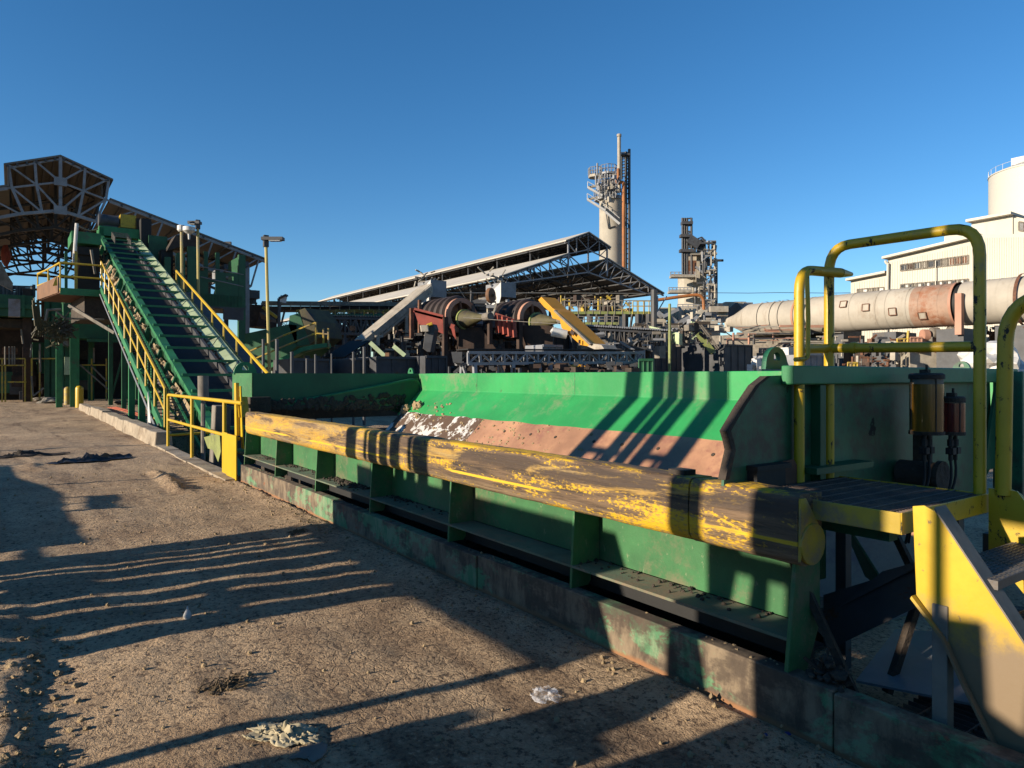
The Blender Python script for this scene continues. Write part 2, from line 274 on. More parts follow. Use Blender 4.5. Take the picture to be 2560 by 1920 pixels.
# ---- mesh builder ------------------------------------------------------------------------------
class MB:
    def __init__(self): self.bm = bmesh.new()
    def faces(self, pts, idx):
        vs = [self.bm.verts.new(p) for p in pts]
        for f in idx:
            try: self.bm.faces.new([vs[i] for i in f])
            except ValueError: pass
        return self
    def box(self, s0, s1, v0, v1, z0, z1):
        p = [(s, v, z) for z in (z0, z1) for s, v in ((s0, v0), (s1, v0), (s1, v1), (s0, v1))]
        return self.faces(p, [(0, 1, 2, 3), (4, 5, 6, 7), (0, 1, 5, 4), (1, 2, 6, 5), (2, 3, 7, 6), (3, 0, 4, 7)])
    def prism(self, poly, off):           # polygon of points swept by the vector off
        n = len(poly); off = Vector(off); a = [Vector(p) for p in poly]
        return self.faces(a+[p+off for p in a], [tuple(range(n)), tuple(range(n, 2*n))]+[(i, (i+1) % n, n+(i+1) % n, n+i) for i in range(n)])
    def sheet(self, poly, th):            # polygon thickened along its own normal
        a = [Vector(p) for p in poly]; n = Vector((0, 0, 0))
        for i in range(len(a)): n += (a[i]-a[0]).cross(a[(i+1) % len(a)]-a[0])
        return self.prism(poly, n.normalized()*th)
    def beam(self, p, q, w, h=None, up=(0, 0, 1)):
        p, q = Vector(p), Vector(q); h = h or w; d = (q-p)
        if d.length < 1e-6: return self
        d.normalize(); up = Vector(up)
        if abs(d.dot(up)) > .98: up = Vector((1, 0, 0))
        x = d.cross(up).normalized()*(w/2); y = x.cross(d).normalized()*(h/2)
        return self.prism([p-x-y, p+x-y, p+x+y, p-x+y], q-p)
    def tube(self, pts, r, seg=8, cap=True):
        P = [Vector(p) for p in pts]; rings = []; n = len(P)
        rr = r if isinstance(r, (list, tuple)) else [r]*n
        t0 = (P[1]-P[0]).normalized(); ref = Vector((0, 0, 1)) if abs(t0.z) < .9 else Vector((1, 0, 0))
        for i in range(n):
            a = (P[i]-P[i-1]).normalized() if i else t0; b = (P[i+1]-P[i]).normalized() if i < n-1 else a
            t = (a+b).normalized() if (a+b).length > 1e-4 else a
            x = ref-t*ref.dot(t)
            x = x.normalized() if x.length > 1e-4 else t.orthogonal().normalized(); y = t.cross(x); ref = x
            k = 1/max(.5, math.sqrt(max(.05, (1+a.dot(b))/2)))
            rings.append([self.bm.verts.new(P[i]+(x*math.cos(2*math.pi*j/seg)+y*math.sin(2*math.pi*j/seg))*rr[i]*(k if 0 < i < n-1 else 1)) for j in range(seg)])
        for i in range(n-1):
            for j in range(seg):
                self.bm.faces.new((rings[i][j], rings[i][(j+1) % seg], rings[i+1][(j+1) % seg], rings[i+1][j]))
        if cap: self.bm.faces.new(rings[0]); self.bm.faces.new(rings[-1])
        return self
    def lathe(self, c, prof, seg=32, axis=(0, 0, 1)):    # prof: (radius, distance along the axis)
        ax = Vector(axis).normalized(); x = ax.orthogonal().normalized(); y = ax.cross(x); c = Vector(c); rings = []
        for r, h in prof: rings.append([self.bm.verts.new(c+ax*h+(x*math.cos(2*math.pi*j/seg)+y*math.sin(2*math.pi*j/seg))*max(r, 1e-4)) for j in range(seg)])
        for i in range(len(prof)-1):
            for j in range(seg): self.bm.faces.new((rings[i][j], rings[i][(j+1) % seg], rings[i+1][(j+1) % seg], rings[i+1][j]))
        return self
    def blob(self, c, r, amp=.35, sub=2, sc=2.0, sq=(1, 1, 1)):
        t = bmesh.new(); bmesh.ops.create_icosphere(t, subdivisions=sub, radius=1)
        o = Vector((random.random()*50, random.random()*50, 0)); vs = {}
        for v in t.verts:
            k = 1+amp*noise.noise(v.co*sc+o)*1.6
            vs[v.index] = self.bm.verts.new((c[0]+v.co.x*r*k*sq[0], c[1]+v.co.y*r*k*sq[1], c[2]+v.co.z*r*k*sq[2]))
        for f in t.faces: self.bm.faces.new([vs[v.index] for v in f.verts])
        t.free(); return self
    def truss(self, a, b, h, n, w, zig=True, up=(0, 0, 1)):   # plane lattice girder hung below the line a-b
        a, b = Vector(a), Vector(b); d = Vector(up)*-h
        self.beam(a, b, w*1.4); self.beam(a+d, b+d, w*1.4)
        for i in range(n+1):
            p = a.lerp(b, i/n); self.beam(p, p+d, w)
            if i < n and zig:
                q = a.lerp(b, (i+1)/n)
                if i % 2: self.beam(p, q+d, w*.8)
                else: self.beam(p+d, q, w*.8)
        return self
    def split(self, name, mat, parent, **k):           # every loose piece becomes a part of its own
        seen = set(); out = []
        for v in list(self.bm.verts):
            if v in seen: continue
            st = [v]; isl = {v}
            while st:
                x = st.pop()
                for e in x.link_edges:
                    w_ = e.other_vert(x)
                    if w_ not in isl: isl.add(w_); st.append(w_)
            seen |= isl; m = MB(); mp = {x: m.bm.verts.new(x.co) for x in isl}
            for f in {f for x in isl for f in x.link_faces}: m.bm.faces.new([mp[x] for x in f.verts])
            out.append(m.build(name, mat, parent, **k))
        self.bm.free(); return out
    def build(self, name, mat, parent=None, smooth=False, bevel=0, base=None):
        bm = self.bm; bmesh.ops.recalc_face_normals(bm, faces=bm.faces)
        me = bpy.data.meshes.new(name)
        raw = [v.co.copy() for v in bm.verts]
        if parent is not None: base = Vector(parent['_b'])
        elif base is None:
            ws = [W(p) for p in raw]
            base = Vector((sum(p.x for p in ws)/len(ws), sum(p.y for p in ws)/len(ws), min(p.z for p in ws)))
        for v in bm.verts: v.co = W(v.co)-base
        bmesh.ops.reverse_faces(bm, faces=bm.faces)
        bm.to_mesh(me); bm.free()
        at = me.attributes.new('svz', 'FLOAT_VECTOR', 'POINT')
        at.data.foreach_set('vector', [x for p in raw for x in p])
        me.materials.append(M[mat] if isinstance(mat, str) else mat)
        if smooth:
            me.shade_smooth()
            me.set_sharp_from_angle(angle=R(38))
        o = bpy.data.objects.new(name, me); COL.objects.link(o)
        if parent is not None: o.parent = parent
        else: o.location = base; o['_b'] = base[:]
        o['_b'] = base[:]
        if bevel:
            bv = o.modifiers.new('edge', 'BEVEL'); bv.width = bevel; bv.segments = 2; bv.limit_method = 'ANGLE'
        return o

def tag(o, label, cat, group=None, kind=None):
    if label: o['label'] = label
    if cat: o['category'] = cat
    if group: o['group'] = group
    if kind: o['kind'] = kind
    return o
def thing(name, label, cat, base, group=None):
    o = bpy.data.objects.new(name, None); COL.objects.link(o); o.empty_display_size = .2
    b = W(base); o.location = b; o['_b'] = b[:]
    return tag(o, label, cat, group)
def solo(mb, name, mat, label, cat, group=None, **k):
    return tag(mb.build(name, mat, **k), label, cat, group)
def dup(o, ds=0, dv=0, dz=0, label=None, parent=None):
    c = o.copy(); COL.objects.link(c)
    if parent is not None: c.parent = parent
    else: c.location = o.location+W((ds, dv, dz))
    if label: c['label'] = label
    for ch in list(o.children): dup(ch, parent=c)
    return c
def dup_part(o, ds, dv, dz):
    c = o.copy(); COL.objects.link(c); c.location = o.location+W((ds, dv, dz))
    for ch in list(o.children): dup(ch, parent=c)
    return c
def arc(a, c, b, n=6):                    # rounded corner: quadratic from a over the corner c to b
    a, b, c = Vector(a), Vector(b), Vector(c)
    return [a*(1-t)**2+c*2*t*(1-t)+b*t*t for t in [i/n for i in range(n+1)]]
def railing(root, path, h, mids, step, r, mat, ends=True, prefix=''):
    """posts and rails along a path of floor points; each post and each rail is a part"""
    P = [Vector(p) for p in path]
    for k in [h]+mids:
        mb = MB(); mb.tube([p+Vector((0, 0, k)) for p in P], r, 6); mb.build('top_rail' if k == h else 'mid_rail', mat, root, smooth=True)
    for i in range(len(P)-1):
        L = (P[i+1]-P[i]).length; n = max(1, round(L/step))
        for j in range(n+(1 if i == len(P)-2 else 0)):
            p = P[i].lerp(P[i+1], j/n); mb = MB(); mb.tube([p, p+Vector((0, 0, h))], r, 6); mb.build('post', mat, root, smooth=True)
# ================================ ground ========================================================
def lines(segs):
    out = []
    for a, b, st in segs:
        n = max(1, round((b-a)/st)); out += [a+(b-a)*i/n for i in range(n)]
    return out+[segs[-1][1]]
SL = lines([(-1500, -300, 240), (-300, -40, 26), (-40, -4, 4), (-4, .6, .3), (.6, 2.4, .05), (2.4, 2.43, .03), (2.43, 8, .034), (8, 14, .055), (14, 22.0, .12), (22.0, 22.05, .05), (22.05, 48, .5), (48, 120, 6), (120, 400, 40), (400, 2400, 250)])
VL = lines([(-1500, -300, 240), (-300, -30, 27), (-30, -3, 3), (-3, -1, .2), (-1, 2.9, .03), (2.9, 3.0, .05), (3.0, 3.04, .04), (3.04, 6.4, .48), (6.4, 6.44, .04), (6.44, 12, .4), (12, 90, 4), (90, 300, 35), (300, 2400, 250)])
def sst(a, b, x):
    t = max(0, min(1, (x-a)/(b-a))); return t*t*(3-2*t)
def ground_z(s, v):
    if abs(s) > 60 or abs(v) > 40: return 0.0
    p = Vector((s, v, 0)); z = 0
    near = 1-sst(8, 22, s)
    if v < 2.9 or s > 22:
        k = sst(2.93, 2.5, v) if s < 22 else 1
        z += (.030*noise.noise(p*.55)+.022*noise.noise(p*1.7+Vector((5, 1, 0))))*k
        if 0 < s < 16 and v < 2.95:
            z += (.010*noise.noise(p*5)+.006*noise.noise(p*13)+.004*noise.noise(p*29))*(.6+.6*noise.noise(p*.9+Vector((9, 0, 0))))
        # tyre-pressed ridge along the left edge of the track
        if 2 < s < 8:
            edge = .04+.12*noise.noise(Vector((s*.9, 3, 0)))+.05*noise.noise(Vector((s*5, 1, 0)))+.05*(s-5)
            m = .8*sst(edge+.05, edge-.02, v)*sst(edge-.75, edge-.1, v)*sst(2, 3, s)*sst(7.2, 4.6, s)
            lump = .55+.9*abs(noise.noise(p*4.5))+.5*noise.noise(p*11)
            z += .050*m*lump
            z += .02*sst(edge, edge-.2, v)*(noise.noise(p*6)+.6*noise.noise(p*14))*sst(8, 5, s)
            z -= .012*sst(edge+.02, edge+.1, v)*sst(edge+.45, edge+.2, v)*sst(8, 5, s)
            cl = sst(.15, .55, noise.noise(p*1.3+Vector((2.2, 7.1, 0))))*sst(1.15, .5, v-.1)*sst(5.4, 4, s)
            z += .05*cl*max(0, noise.noise(p*7)+.2)
        # small mud ridge further up
        d = abs(v-2.0-.06*noise.noise(p*2)); 
        z += .11*sst(.2, .0, d)*sst(10.6, 11.4, s)*sst(14, 13, s)*(.7+.6*noise.noise(p*6))
        z += .06*sst(.35, 0, abs(v-.3))*sst(14, 15, s)*sst(19, 17, s)*(.4+noise.noise(p*3))
        # spill along the foot of the kerb wall
        if s < 12: z += .045*sst(.55, 0, 2.93-v)*(.45+.8*noise.noise(p*1.8)+.5*noise.noise(p*7))*(1 if v < 2.94 else 0)
        if s > 22: z += .05*noise.noise(p*.8)
    # sunken pit under the hopper and the conveyor foot
    if 2.42 < s < 22.02 and 3.02 < v < 6.42: z = -1.5
    if v > 8 and s < 30: z += .08*noise.noise(p*.5)+.05*noise.noise(p*1.4)
    return z
me = bpy.data.meshes.new('ground'); NS, NV = len(SL), len(VL)
raw = [(s, v, ground_z(s, v)) for s in SL for v in VL]
me.from_pydata([W(p) for p in raw], [], [(i*NV+j, i*NV+j+1, (i+1)*NV+j+1, (i+1)*NV+j) for i in range(NS-1) for j in range(NV-1)])
a = me.attributes.new('svz', 'FLOAT_VECTOR', 'POINT'); a.data.foreach_set('vector', [x for p in raw for x in p])
me.materials.append(M['ground']); me.shade_smooth()
if me.polygons[0].normal.z < 0: me.flip_normals()
g = bpy.data.objects.new('ground', me); COL.objects.link(g); g['kind'] = 'structure'

# low strip of concrete along the pit edge
mb = MB()
s = 11.6
while s < 18.6:
    e = min(18.6, s+random.uniform(.9, 1.6)); mb.box(s, e-.012, 2.74+random.uniform(-.02, .02), 3.03, -.2, .035+random.uniform(-.008, .008)); s = e
o = mb.build('kerb', 'concrete_near'); o['kind'] = 'structure'
# ================================ kerb wall =====================================================
t = thing('kerb_wall', 'low peeling green and rusty steel-faced kerb wall along the foot of the hopper', 'wall', (5, 2.96, 0))
mb = MB()
for i, (a, b) in enumerate([(-1.2, 1.7), (1.7, 4.6), (4.6, 7.6), (7.6, 11.5)]):
    d = (0, .006, -.004, .004)[i]; mb.box(a+.004, b-.004, 2.93+d, 3.035, -.3, .265+d)
mb.build('face_plate', 'curb', t, bevel=.006)
mb = MB()
for i in range(90):
    s = random.choice((2.4, 4.4, 7.1, 9.8, 10.6))+random.gauss(0, .3); mb.blob((s, random.uniform(2.96, 3.03), .268), random.uniform(.003, .012), .4, 1)
tag(mb.build('spilled_dirt', 'tan_dirt', t), None, None, kind='stuff')

# ================================ hopper ========================================================
RIM = 1.712
hp = thing('feed_hopper', 'long bright green steel feed hopper with rust-brown liner and a sloping rear wall', 'hopper', (7, 4.8, 0))
mb = MB(); mb.box(1.952, 12.0, 3.22, 3.235, .425, .86)
for k in range(7):
    s = 1.93+1.585*k; mb.box(s+.10, s+.135, 3.212, 3.22, .43, .80); mb.box(s+.145, s+.150, 3.214, 3.22, .43, .80)
mb.build('side_panel', 'green_panel', hp)
mb = MB(); mb.box(1.95, 12.0, 2.975, 3.22, .405, .42); mb.build('ledge', 'green_dusty', hp)
mb = MB(); mb.box(1.95, 12.0, 3.14, 3.2, .27, .405); mb.build('base_beam', 'black_gap', hp)  # near-black filler standing in for the shade under the ledge
gs = None
for k in range(7):
    s = 1.93+1.585*k
    if k == 0:
        mb = MB(); mb.prism([(s, 2.945, .24), (s, 3.10, .24), (s, 3.215, .45), (s, 3.215, .83), (s, 3.02, .80)], (.022, 0, 0)); mb.build('gusset', 'green_panel', hp, bevel=.003)
    else:
        mb = MB(); mb.prism([(s, 2.972, .27), (s, 3.12, .27), (s, 3.215, .40), (s, 3.215, .85), (s, 3.0, .80)], (.022, 0, 0)); mb.build('gusset', 'green_panel', hp, bevel=.003)
# spilled lumps on the ledge
mb = MB()
for a, b, n, sp in ((10.2, 11.3, 60, .25), (9.3, 10.0, 50, .2), (8.5, 9.2, 40, .18), (7.3, 8.1, 200, .3), (6.2, 6.6, 40, .12), (5.4, 6.0, 16, .3), (2.3, 3.4, 60, .5)):
    for i in range(n):
        s = min(b+.1, max(a-.1, random.gauss((a+b)/2, sp))); v = 3.205-abs(random.gauss(0, .07)); r = random.uniform(.004, .015)*(1.4 if n == 200 else 1); mb.blob((s, max(2.99, v), .42+r*.4), r, .4, 1)
tag(mb.build('spilled_dirt', 'mud_steel', hp), None, None, kind='stuff')
# rear wall: upright band, sloping face, liners
mb = MB(); mb.prism([(2.3, 6.44, RIM), (2.3, 6.52, RIM), (2.3, 6.52, 1.38), (2.3, 6.0, .90), (2.3, 5.98, .945), (2.3, 6.44, 1.395)], (9.9, 0, 0)); mb.build('rear_wall', 'green_bright', hp, bevel=.012)
mb = MB()
for s in (4.95, 7.55, 10.1):
    P = [(s+.004*noise.noise(Vector((i*3.3, s, 0))), 6.438-max(0, i-4)*.052, RIM-.01-.078*min(i, 4)-max(0, i-4)*.052) for i in range(13)]
    mb.tube(P, .006, 5)
mb.split('weld_seam', 'green_bright', hp)
def liner(s0, s1, mat, lab, jag=0):
    pts = []; n = max(8, int((s1-s0)*6)); 
    for i in range(n+1):
        s = s0+(s1-s0)*i/n; d = jag*noise.noise(Vector((s*2.2, 4, 0)))+jag*.4*noise.noise(Vector((s*9, 1, 0)))
        pts.append((s, 6.02+d, .975+d+.012))
    pts += [(s1, 4.85, -.183), (s0, 4.85, -.183)]
    mb = MB(); mb.prism(pts, (0, .006, -.006))
    o = mb.build('liner_plate', mat, hp); o['label'] = lab; return o
liner(2.32, 9.25, 'brown_steel', 'rust-brown polished liner plate', .02)
liner(9.262, 12.1, 'white_worn', 'white liner plate caked with mud', .05)
mb = MB()
for s in [2.9+.62*i for i in range(11)]:
    for v in (5.88, 5.55): mb.lathe((s+random.uniform(-.1, .1), v, v-5.045+.012), [(.022, 0), (.022, .008), (.0, .010)], 8, (0, -1, 1))
mb.split('bolt_head', 'mud_steel', hp)
mb = MB()
for i in range(170):                       # splashes of clay on the liners and the slope
    s = 8.2+3.6*random.random()**1.3 if i < 120 else random.uniform(6.6, 9.4); v = random.uniform(5.5, 6.02 if s < 10.2 else 6.22); z = v-5.04+.006
    r = random.uniform(.008, .028)*(1.4 if s > 10.4 else 1); mb.blob((s, v, z), r, .5, 1, 2, (1.2, .8, .8))
mb.blob((11.6, 6.12, 1.11), .09, .45, 3); mb.blob((11.95, 6.05, 1.02), .10, .45, 3); mb.blob((11.3, 5.95, .94), .05, .4, 2)
tag(mb.build('clay_lumps', 'tan_dirt', hp), None, None, kind='stuff')
mb = MB(); mb.prism([(2.4, 3.24, .80), (2.4, 4.1, .02), (2.4, 4.1, 0), (2.4, 3.24, .77)], (9.6, 0, 0)); mb.build('front_slope', 'mud_steel', hp)
mb = MB(); mb.box(12.9, 13.1, 3.7, 6.44, -1.5, .62); mb.box(13.0, 13.2, 3.3, 6.44, .86, 1.2); mb.build('tail_plate', 'mud_steel', hp)  # dark backing added so the opening under the far wall reads darker
mb = MB(); mb.box(2.4, 12.9, 4.05, 4.95, -.25, -.05)
for i in range(32): mb.box(2.5+.32*i, 2.72+.32*i, 4.05, 4.95, -.05, .0)
mb.build('apron_feeder', 'mud_steel', hp)
# far end wall with its upturned chute lip
q = lambda x, y: PS(B1(x, y), 12.2)
tl, tr = q(222, 186), q(1525, 165)
zb = q(400, 440)[2]
mb = MB(); mb.prism([(12.2, tl[1], RIM), (12.2, 6.44, RIM), (12.2, 6.44, 1.39), (12.2, 6.02, .95), (12.2, 5.7, zb-.05), (12.2, tl[1]+.35, zb), (12.2, tl[1], zb+.16)], (.02, 0, 0)); mb.build('end_wall', 'green_dark', hp)
mb = MB(); mb.box(12.2, 13.5, tl[1], tl[1]+.02, 1.22, RIM); mb.box(12.22, 13.5, tl[1]+.02, tl[1]+.8, 1.69, RIM); mb.build('corner_plate', 'green_panel', hp)
a, b = q(350, 430), q(1540, 205)
mb = MB(); mb.tube([(12.14, a[1], a[2]), (12.14, q(720, 362)[1], q(720, 362)[2])]+[(12.14, p[1], p[2]) for p in arc(q(1450, 222), b, q(1543, 310))], .028, 8); mb.build('chute_lip', 'green_mid', hp, smooth=True)
mb = MB(); n = 14; pts = []
for i in range(n+1):
    x = 350+1080*i/n; p = q(x, 437+14*math.sin(i*1.3)+8*math.sin(i*3.1)); pts.append((12.12, p[1], p[2]))
mid = q(720, 362)
mb.prism([(12.12, a[1], a[2])]+pts+[(12.12, q(1540, 310)[1]-.05, q(1540, 310)[2]), (12.12, b[1]-.05, b[2]), (12.12, mid[1], mid[2])], (.03, 0, 0)); mb.build('chute_plate', 'green_dark', hp)
mb = MB()
for i in range(260):
    x = random.uniform(330, 1420); y = 445-random.random()**1.6*(60+55*(x-330)/1100); p = q(x, y); mb.blob((12.11, p[1], p[2]), random.uniform(.02, .06), .4, 1, 2, (.4, 1, 1))
tag(mb.build('clay_crust', 'mud_steel', hp), None, None, kind='stuff')
mb = MB(); p1, p2 = q(180, 355), q(345, 470); mb.box(12.0, 12.15, p1[1], p2[1], p2[2], p1[2]); mb.build('side_skirt', 'mud_steel', hp, bevel=.01)
# near end wall, seen from outside, in the shade
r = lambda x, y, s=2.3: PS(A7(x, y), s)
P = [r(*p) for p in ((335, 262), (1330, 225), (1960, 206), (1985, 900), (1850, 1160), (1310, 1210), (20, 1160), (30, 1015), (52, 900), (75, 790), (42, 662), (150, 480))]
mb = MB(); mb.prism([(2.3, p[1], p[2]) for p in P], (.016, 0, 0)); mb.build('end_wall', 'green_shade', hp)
mb = MB()
ed = [r(*p) for p in ((335, 262), (250, 330), (150, 480), (42, 662), (60, 720), (78, 800), (60, 880), (30, 1015))]
for i in range(len(ed)-1):
    p, n = [(a, b-.012, c) for a, b, c in (ed[i], ed[i+1])]; mb.prism([(2.284, p[1], p[2]), (2.284, n[1], n[2]), (2.33, n[1], n[2]), (2.33, p[1], p[2])], (0, .034, .0))
mb.build('torn_edge', 'mud_steel', hp)
e0, e1 = r(480, 240), r(2020, 200)
mb = MB(); mb.box(2.225, 2.298, e0[1]-.05, 6.5, RIM-.105, RIM); mb.build('rim_beam', 'green_mid', hp, bevel=.008)
mb = MB(); mb.box(2.24, 2.298, r(660, 0)[1], r(700, 0)[1], .5, RIM-.11); mb.build('stiffener', 'green_dark', hp)
mb = MB(); x = r(815, 0)[1]; mb.sheet([(2.28, x, .9), (2.0, x+.1, .42), (2.28, x+.35, .42)], .01); mb.build('gusset', 'green_dark', hp)
mb = MB(); p = r(1310, 320); k = r(1360, 1000); mb.box(2.14, 2.22, p[1], k[1], k[2]+.02, RIM-.13); mb.build('bracket_post', 'mud_steel', hp)
mb = MB(); p = r(2030, 0); mb.box(2.1, 2.3, p[1]-.12, p[1], .1, RIM-.02); mb.build('corner_post', 'green_shade', hp, bevel=.006)
mb = MB(); p, k = r(1975, 300), r(1900, 940); mb.prism([(2.28, p[1], p[2]), (2.28, k[1]+.4, k[2]), (2.28, k[1]-.05, k[2])], (-.02, 0, 0)); mb.build('gusset', 'green_shade', hp)
mb = MB(); p = r(1290, 960); mb.tube([(2.28, p[1], p[2]), (2.05, p[1], p[2])], .085, 20); mb.tube([(2.05, p[1], p[2]), (2.02, p[1], p[2])], .098, 20)
mb.build('bearing_housing', 'mud_steel', hp, smooth=True)
mb = MB(); p, k = r(560, 920), r(975, 1000); mb.box(2.18, 2.296, p[1], k[1], p[2]-.035, p[2]); mb.build('base_flange', 'green_dark', hp)
# lifting lugs on the rim
def lug(c, rad, ax):
    mb = MB(); n = 14; outer = []; inner = []
    for i in range(n+1):
        a = math.pi*i/n; outer.append((math.cos(a)*rad, math.sin(a)*rad*1.05)); inner.append((math.cos(a)*rad*.3, math.sin(a)*rad*.3+rad*.45))
    outer = [(rad*1.05, -.02)]+outer+[(-rad*1.05, -.02)]; inner = [(rad*.3, rad*.3)]+inner+[(-rad*.3, rad*.3)]
    f = (lambda x, z, d: (c[0]+d, c[1]+x, c[2]+z)) if ax == 'v' else (lambda x, z, d: (c[0]+x, c[1]+d, c[2]+z))
    m = len(outer)
    for i in range(m-1):
        mb.prism([f(*outer[i], 0), f(*outer[i+1], 0), f(*inner[i+1], 0), f(*inner[i], 0)], (.03, 0, 0) if ax == 'v' else (0, .03, 0))
    mb.prism([f(*outer[0], 0), f(*inner[0], 0), f(*inner[-1], 0), f(*outer[-1], 0)], (.03, 0, 0) if ax == 'v' else (0, .03, 0))
    return mb
p = PS(A7(415, 250), 2.34); lug((2.34, p[1], RIM), .10, 'v').build('lifting_lug', 'green_shade', hp)
p = PV(A7(1755, 200), 6.46); lug((p[0], 6.46, RIM), .065, 's').build('lifting_lug', 'green_shade', hp)
p = PV(B1(1472, 165), 6.46); lug((p[0], 6.46, RIM), .11, 's').build('lifting_lug', 'green_mid', hp)
p = PS(B1(170, 180), 13.3); lug((13.3, p[1], RIM), .2, 'v').build('lifting_lug', 'green_mid', hp)

# ================================ bumper beam ===================================================
bb = thing('bumper_beam', 'long battered beam of scuffed yellow paint bolted along the front of the green hopper', 'guard beam', (6.7, 3.0, .77))
prof = [(3.13, 1.105), (2.975, 1.11)]+[(p[0], p[1]) for p in arc((2.975, 1.11, 0), (2.942, 1.108, 0), (2.938, 1.07, 0), 3)][1:]+[(2.934, .98), (2.936, .87)]+[(p[0], p[1]) for p in arc((2.937, .845, 0), (2.945, .775, 0), (3.0, .772, 0), 5)]+[(3.13, .80)]
def rail_seg(s0, s1, dv, dz, n):
    rows = []; mb = MB()
    for i in range(n+1):
        s = s0+(s1-s0)*i/n; rows.append([mb.bm.verts.new((s, v+dv+.006*noise.noise(Vector((s*1.1, z*5, 2)))+.004*noise.noise(Vector((s*6, z*30, 7))), z+dz+.005*noise.noise(Vector((s*2, v*9, 4)))+.004*noise.noise(Vector((s*9, 3, v*20))))) for v, z in prof])
    m = len(prof)
    for i in range(n):
        for j in range(m): mb.bm.faces.new((rows[i][j], rows[i][(j+1) % m], rows[i+1][(j+1) % m], rows[i+1][j]))
    mb.bm.faces.new(rows[0]); mb.bm.faces.new(rows[-1]); return mb
rail_seg(2.515, 11.25, 0, 0, 150).build('beam', 'beam', bb, smooth=True)
rail_seg(1.875, 2.508, .004, -.004, 14).build('beam', 'beam', bb, smooth=True)
mb = MB(); n = 20; c = (3.035, .872)
mb.prism([(1.873, c[0]+.098*math.cos(2*math.pi*i/n), c[1]+.098*math.sin(2*math.pi*i/n)) for i in range(n)], (-.02, 0, 0))
mb.build('end_cap', 'yellow_dirty', bb, bevel=.004)
mb = MB(); mb.prism([(1.873, 2.945, 1.09), (1.873, 2.985, 1.09), (1.873, 3.11, .93), (1.873, 3.0, .93), (1.873, 2.94, .80)], (-.012, 0, 0)); mb.build('end_gusset', 'yellow_dirty', bb)
mb = MB(); p = PV(B2(1600, 1030), 3.06); mb.box(p[0]-.06, p[0]+.05, 3.0, 3.1, 1.10, 1.135); mb.build('stub_plate', 'mud_steel', bb)
mb = MB(); p = PV(B2(1970, 1070), 3.2); mb.box(2.24, 2.33, p[1]-.05, p[1]+.2, .98, 1.16); mb.box(2.23, 2.34, p[1]-.06, p[1]+.24, 1.16, 1.185); mb.build('channel_end', 'black_gap', bb)

# ================================ access platform with hooped rails ============================
pf = thing('access_platform', 'small yellow-edged grated platform with tall yellow hoop rails at the near end of the hopper', 'platform', (1.86, 3.48, .2))
S0, S1, V0, V1, ZP = 1.475, 2.235, 3.06, 3.925, 1.07
mb = MB(); mb.box(S0, S1, V0, V0+.008, ZP-.088, ZP+.004); mb.build('fascia', 'yellow_dirty', pf, bevel=.003)
mb = MB(); mb.box(S0-.008, S0, V0-.002, V1, ZP-.088, ZP+.006); mb.build('fascia', 'yellow', pf, bevel=.003)
mb = MB(); mb.box(S0, S1, V1-.008, V1, ZP-.085, ZP+.004); mb.build('fascia', 'yellow', pf)
mb = MB(); mb.box(S1, S1+.008, V0, V1, ZP-.085, ZP-.006); mb.build('fascia', 'yellow_dirty', pf)
mb = MB(); n = 34
for i in range(1, n): 
    v = V0+(V1-V0)*i/n; mb.box(S0+.004, S1-.004, v-.0025, v+.0025, ZP-.03, ZP)
for i in range(8): s = S0+(S1-S0)*(i+.5)/8; mb.box(s-.004, s+.004, V0+.01, V1-.01, ZP-.008, ZP+.0025)
mb.build('grating', 'grate', pf)
def pipe_hoop(pts, r): mb = MB(); mb.tube(pts, r, 14); return mb
ra = PG(A7(528, 1022), ZP); pa = (2.262, ra[1], ZP-.05)
rb = (2.262, 3.86, ZP-.05); rc = (1.50, 3.905, ZP-.05)
HT = 2.40
mb = pipe_hoop([rb]+arc((rb[0], rb[1], HT-.15), (rb[0], rb[1], HT), (rb[0]-.12, rb[1]+.006, HT))+arc((rc[0]+.14, rc[1], HT), (rc[0], rc[1], HT), (rc[0], rc[1], HT-.15))+[rc], .028); mb.build('hoop_rail', 'yellow', pf, smooth=True)
tip = 4.02
mb = pipe_hoop([pa]+arc((pa[0], pa[1], 2.25-.13), (pa[0], pa[1], 2.25), (pa[0], pa[1]+.13, 2.25))+[(pa[0]-.035, rb[1], 2.25), (pa[0]-.045, tip-.12, 2.25)], .028); mb.tube([(pa[0]-.045, tip-.12, 2.25), (pa[0]-.045, tip, 2.252)], [.028, .012], 12); mb.build('end_rail', 'yellow', pf, smooth=True)
mb = MB(); mb.tube([(pa[0], pa[1], 1.805), (rb[0], rb[1], 1.815)], .027, 12); mb.tube([(rb[0], rb[1], 1.815), (rc[0], rc[1], 1.80)], .027, 12)
p = Vector(rb).lerp(Vector(rc), .17); mb.tube([(p.x, p.y, 1.813), (p.x-.03, p.y, 1.8125)], .033, 12); mb.build('mid_rail', 'yellow', pf, smooth=True)
h = lambda x, y: PS(A6(x, y), 2.2)
mb = MB(); mb.tube([h(730, 862)]+[h(690, 862)]+arc(h(670, 862), h(635, 860), h(633, 905))+[h(642, 1200)]+arc(h(640, 1460), h(640, 1505), h(605, 1507))+[h(548, 1510)], .0125, 8); mb.build('chain_hook', 'yellow', pf, smooth=True)
rp = [PS(A7(*p), 2.285) for p in ((205, 1085), (235, 1020), (290, 955), (340, 935), (430, 900), (440, 878), (490, 866), (520, 920), (560, 960), (560, 1040))]
mb = MB(); mb.prism([(2.27, p[1], p[2]) for p in rp], (-.012, .02, 0)); mb.build('rusty_plate', 'rust', pf)
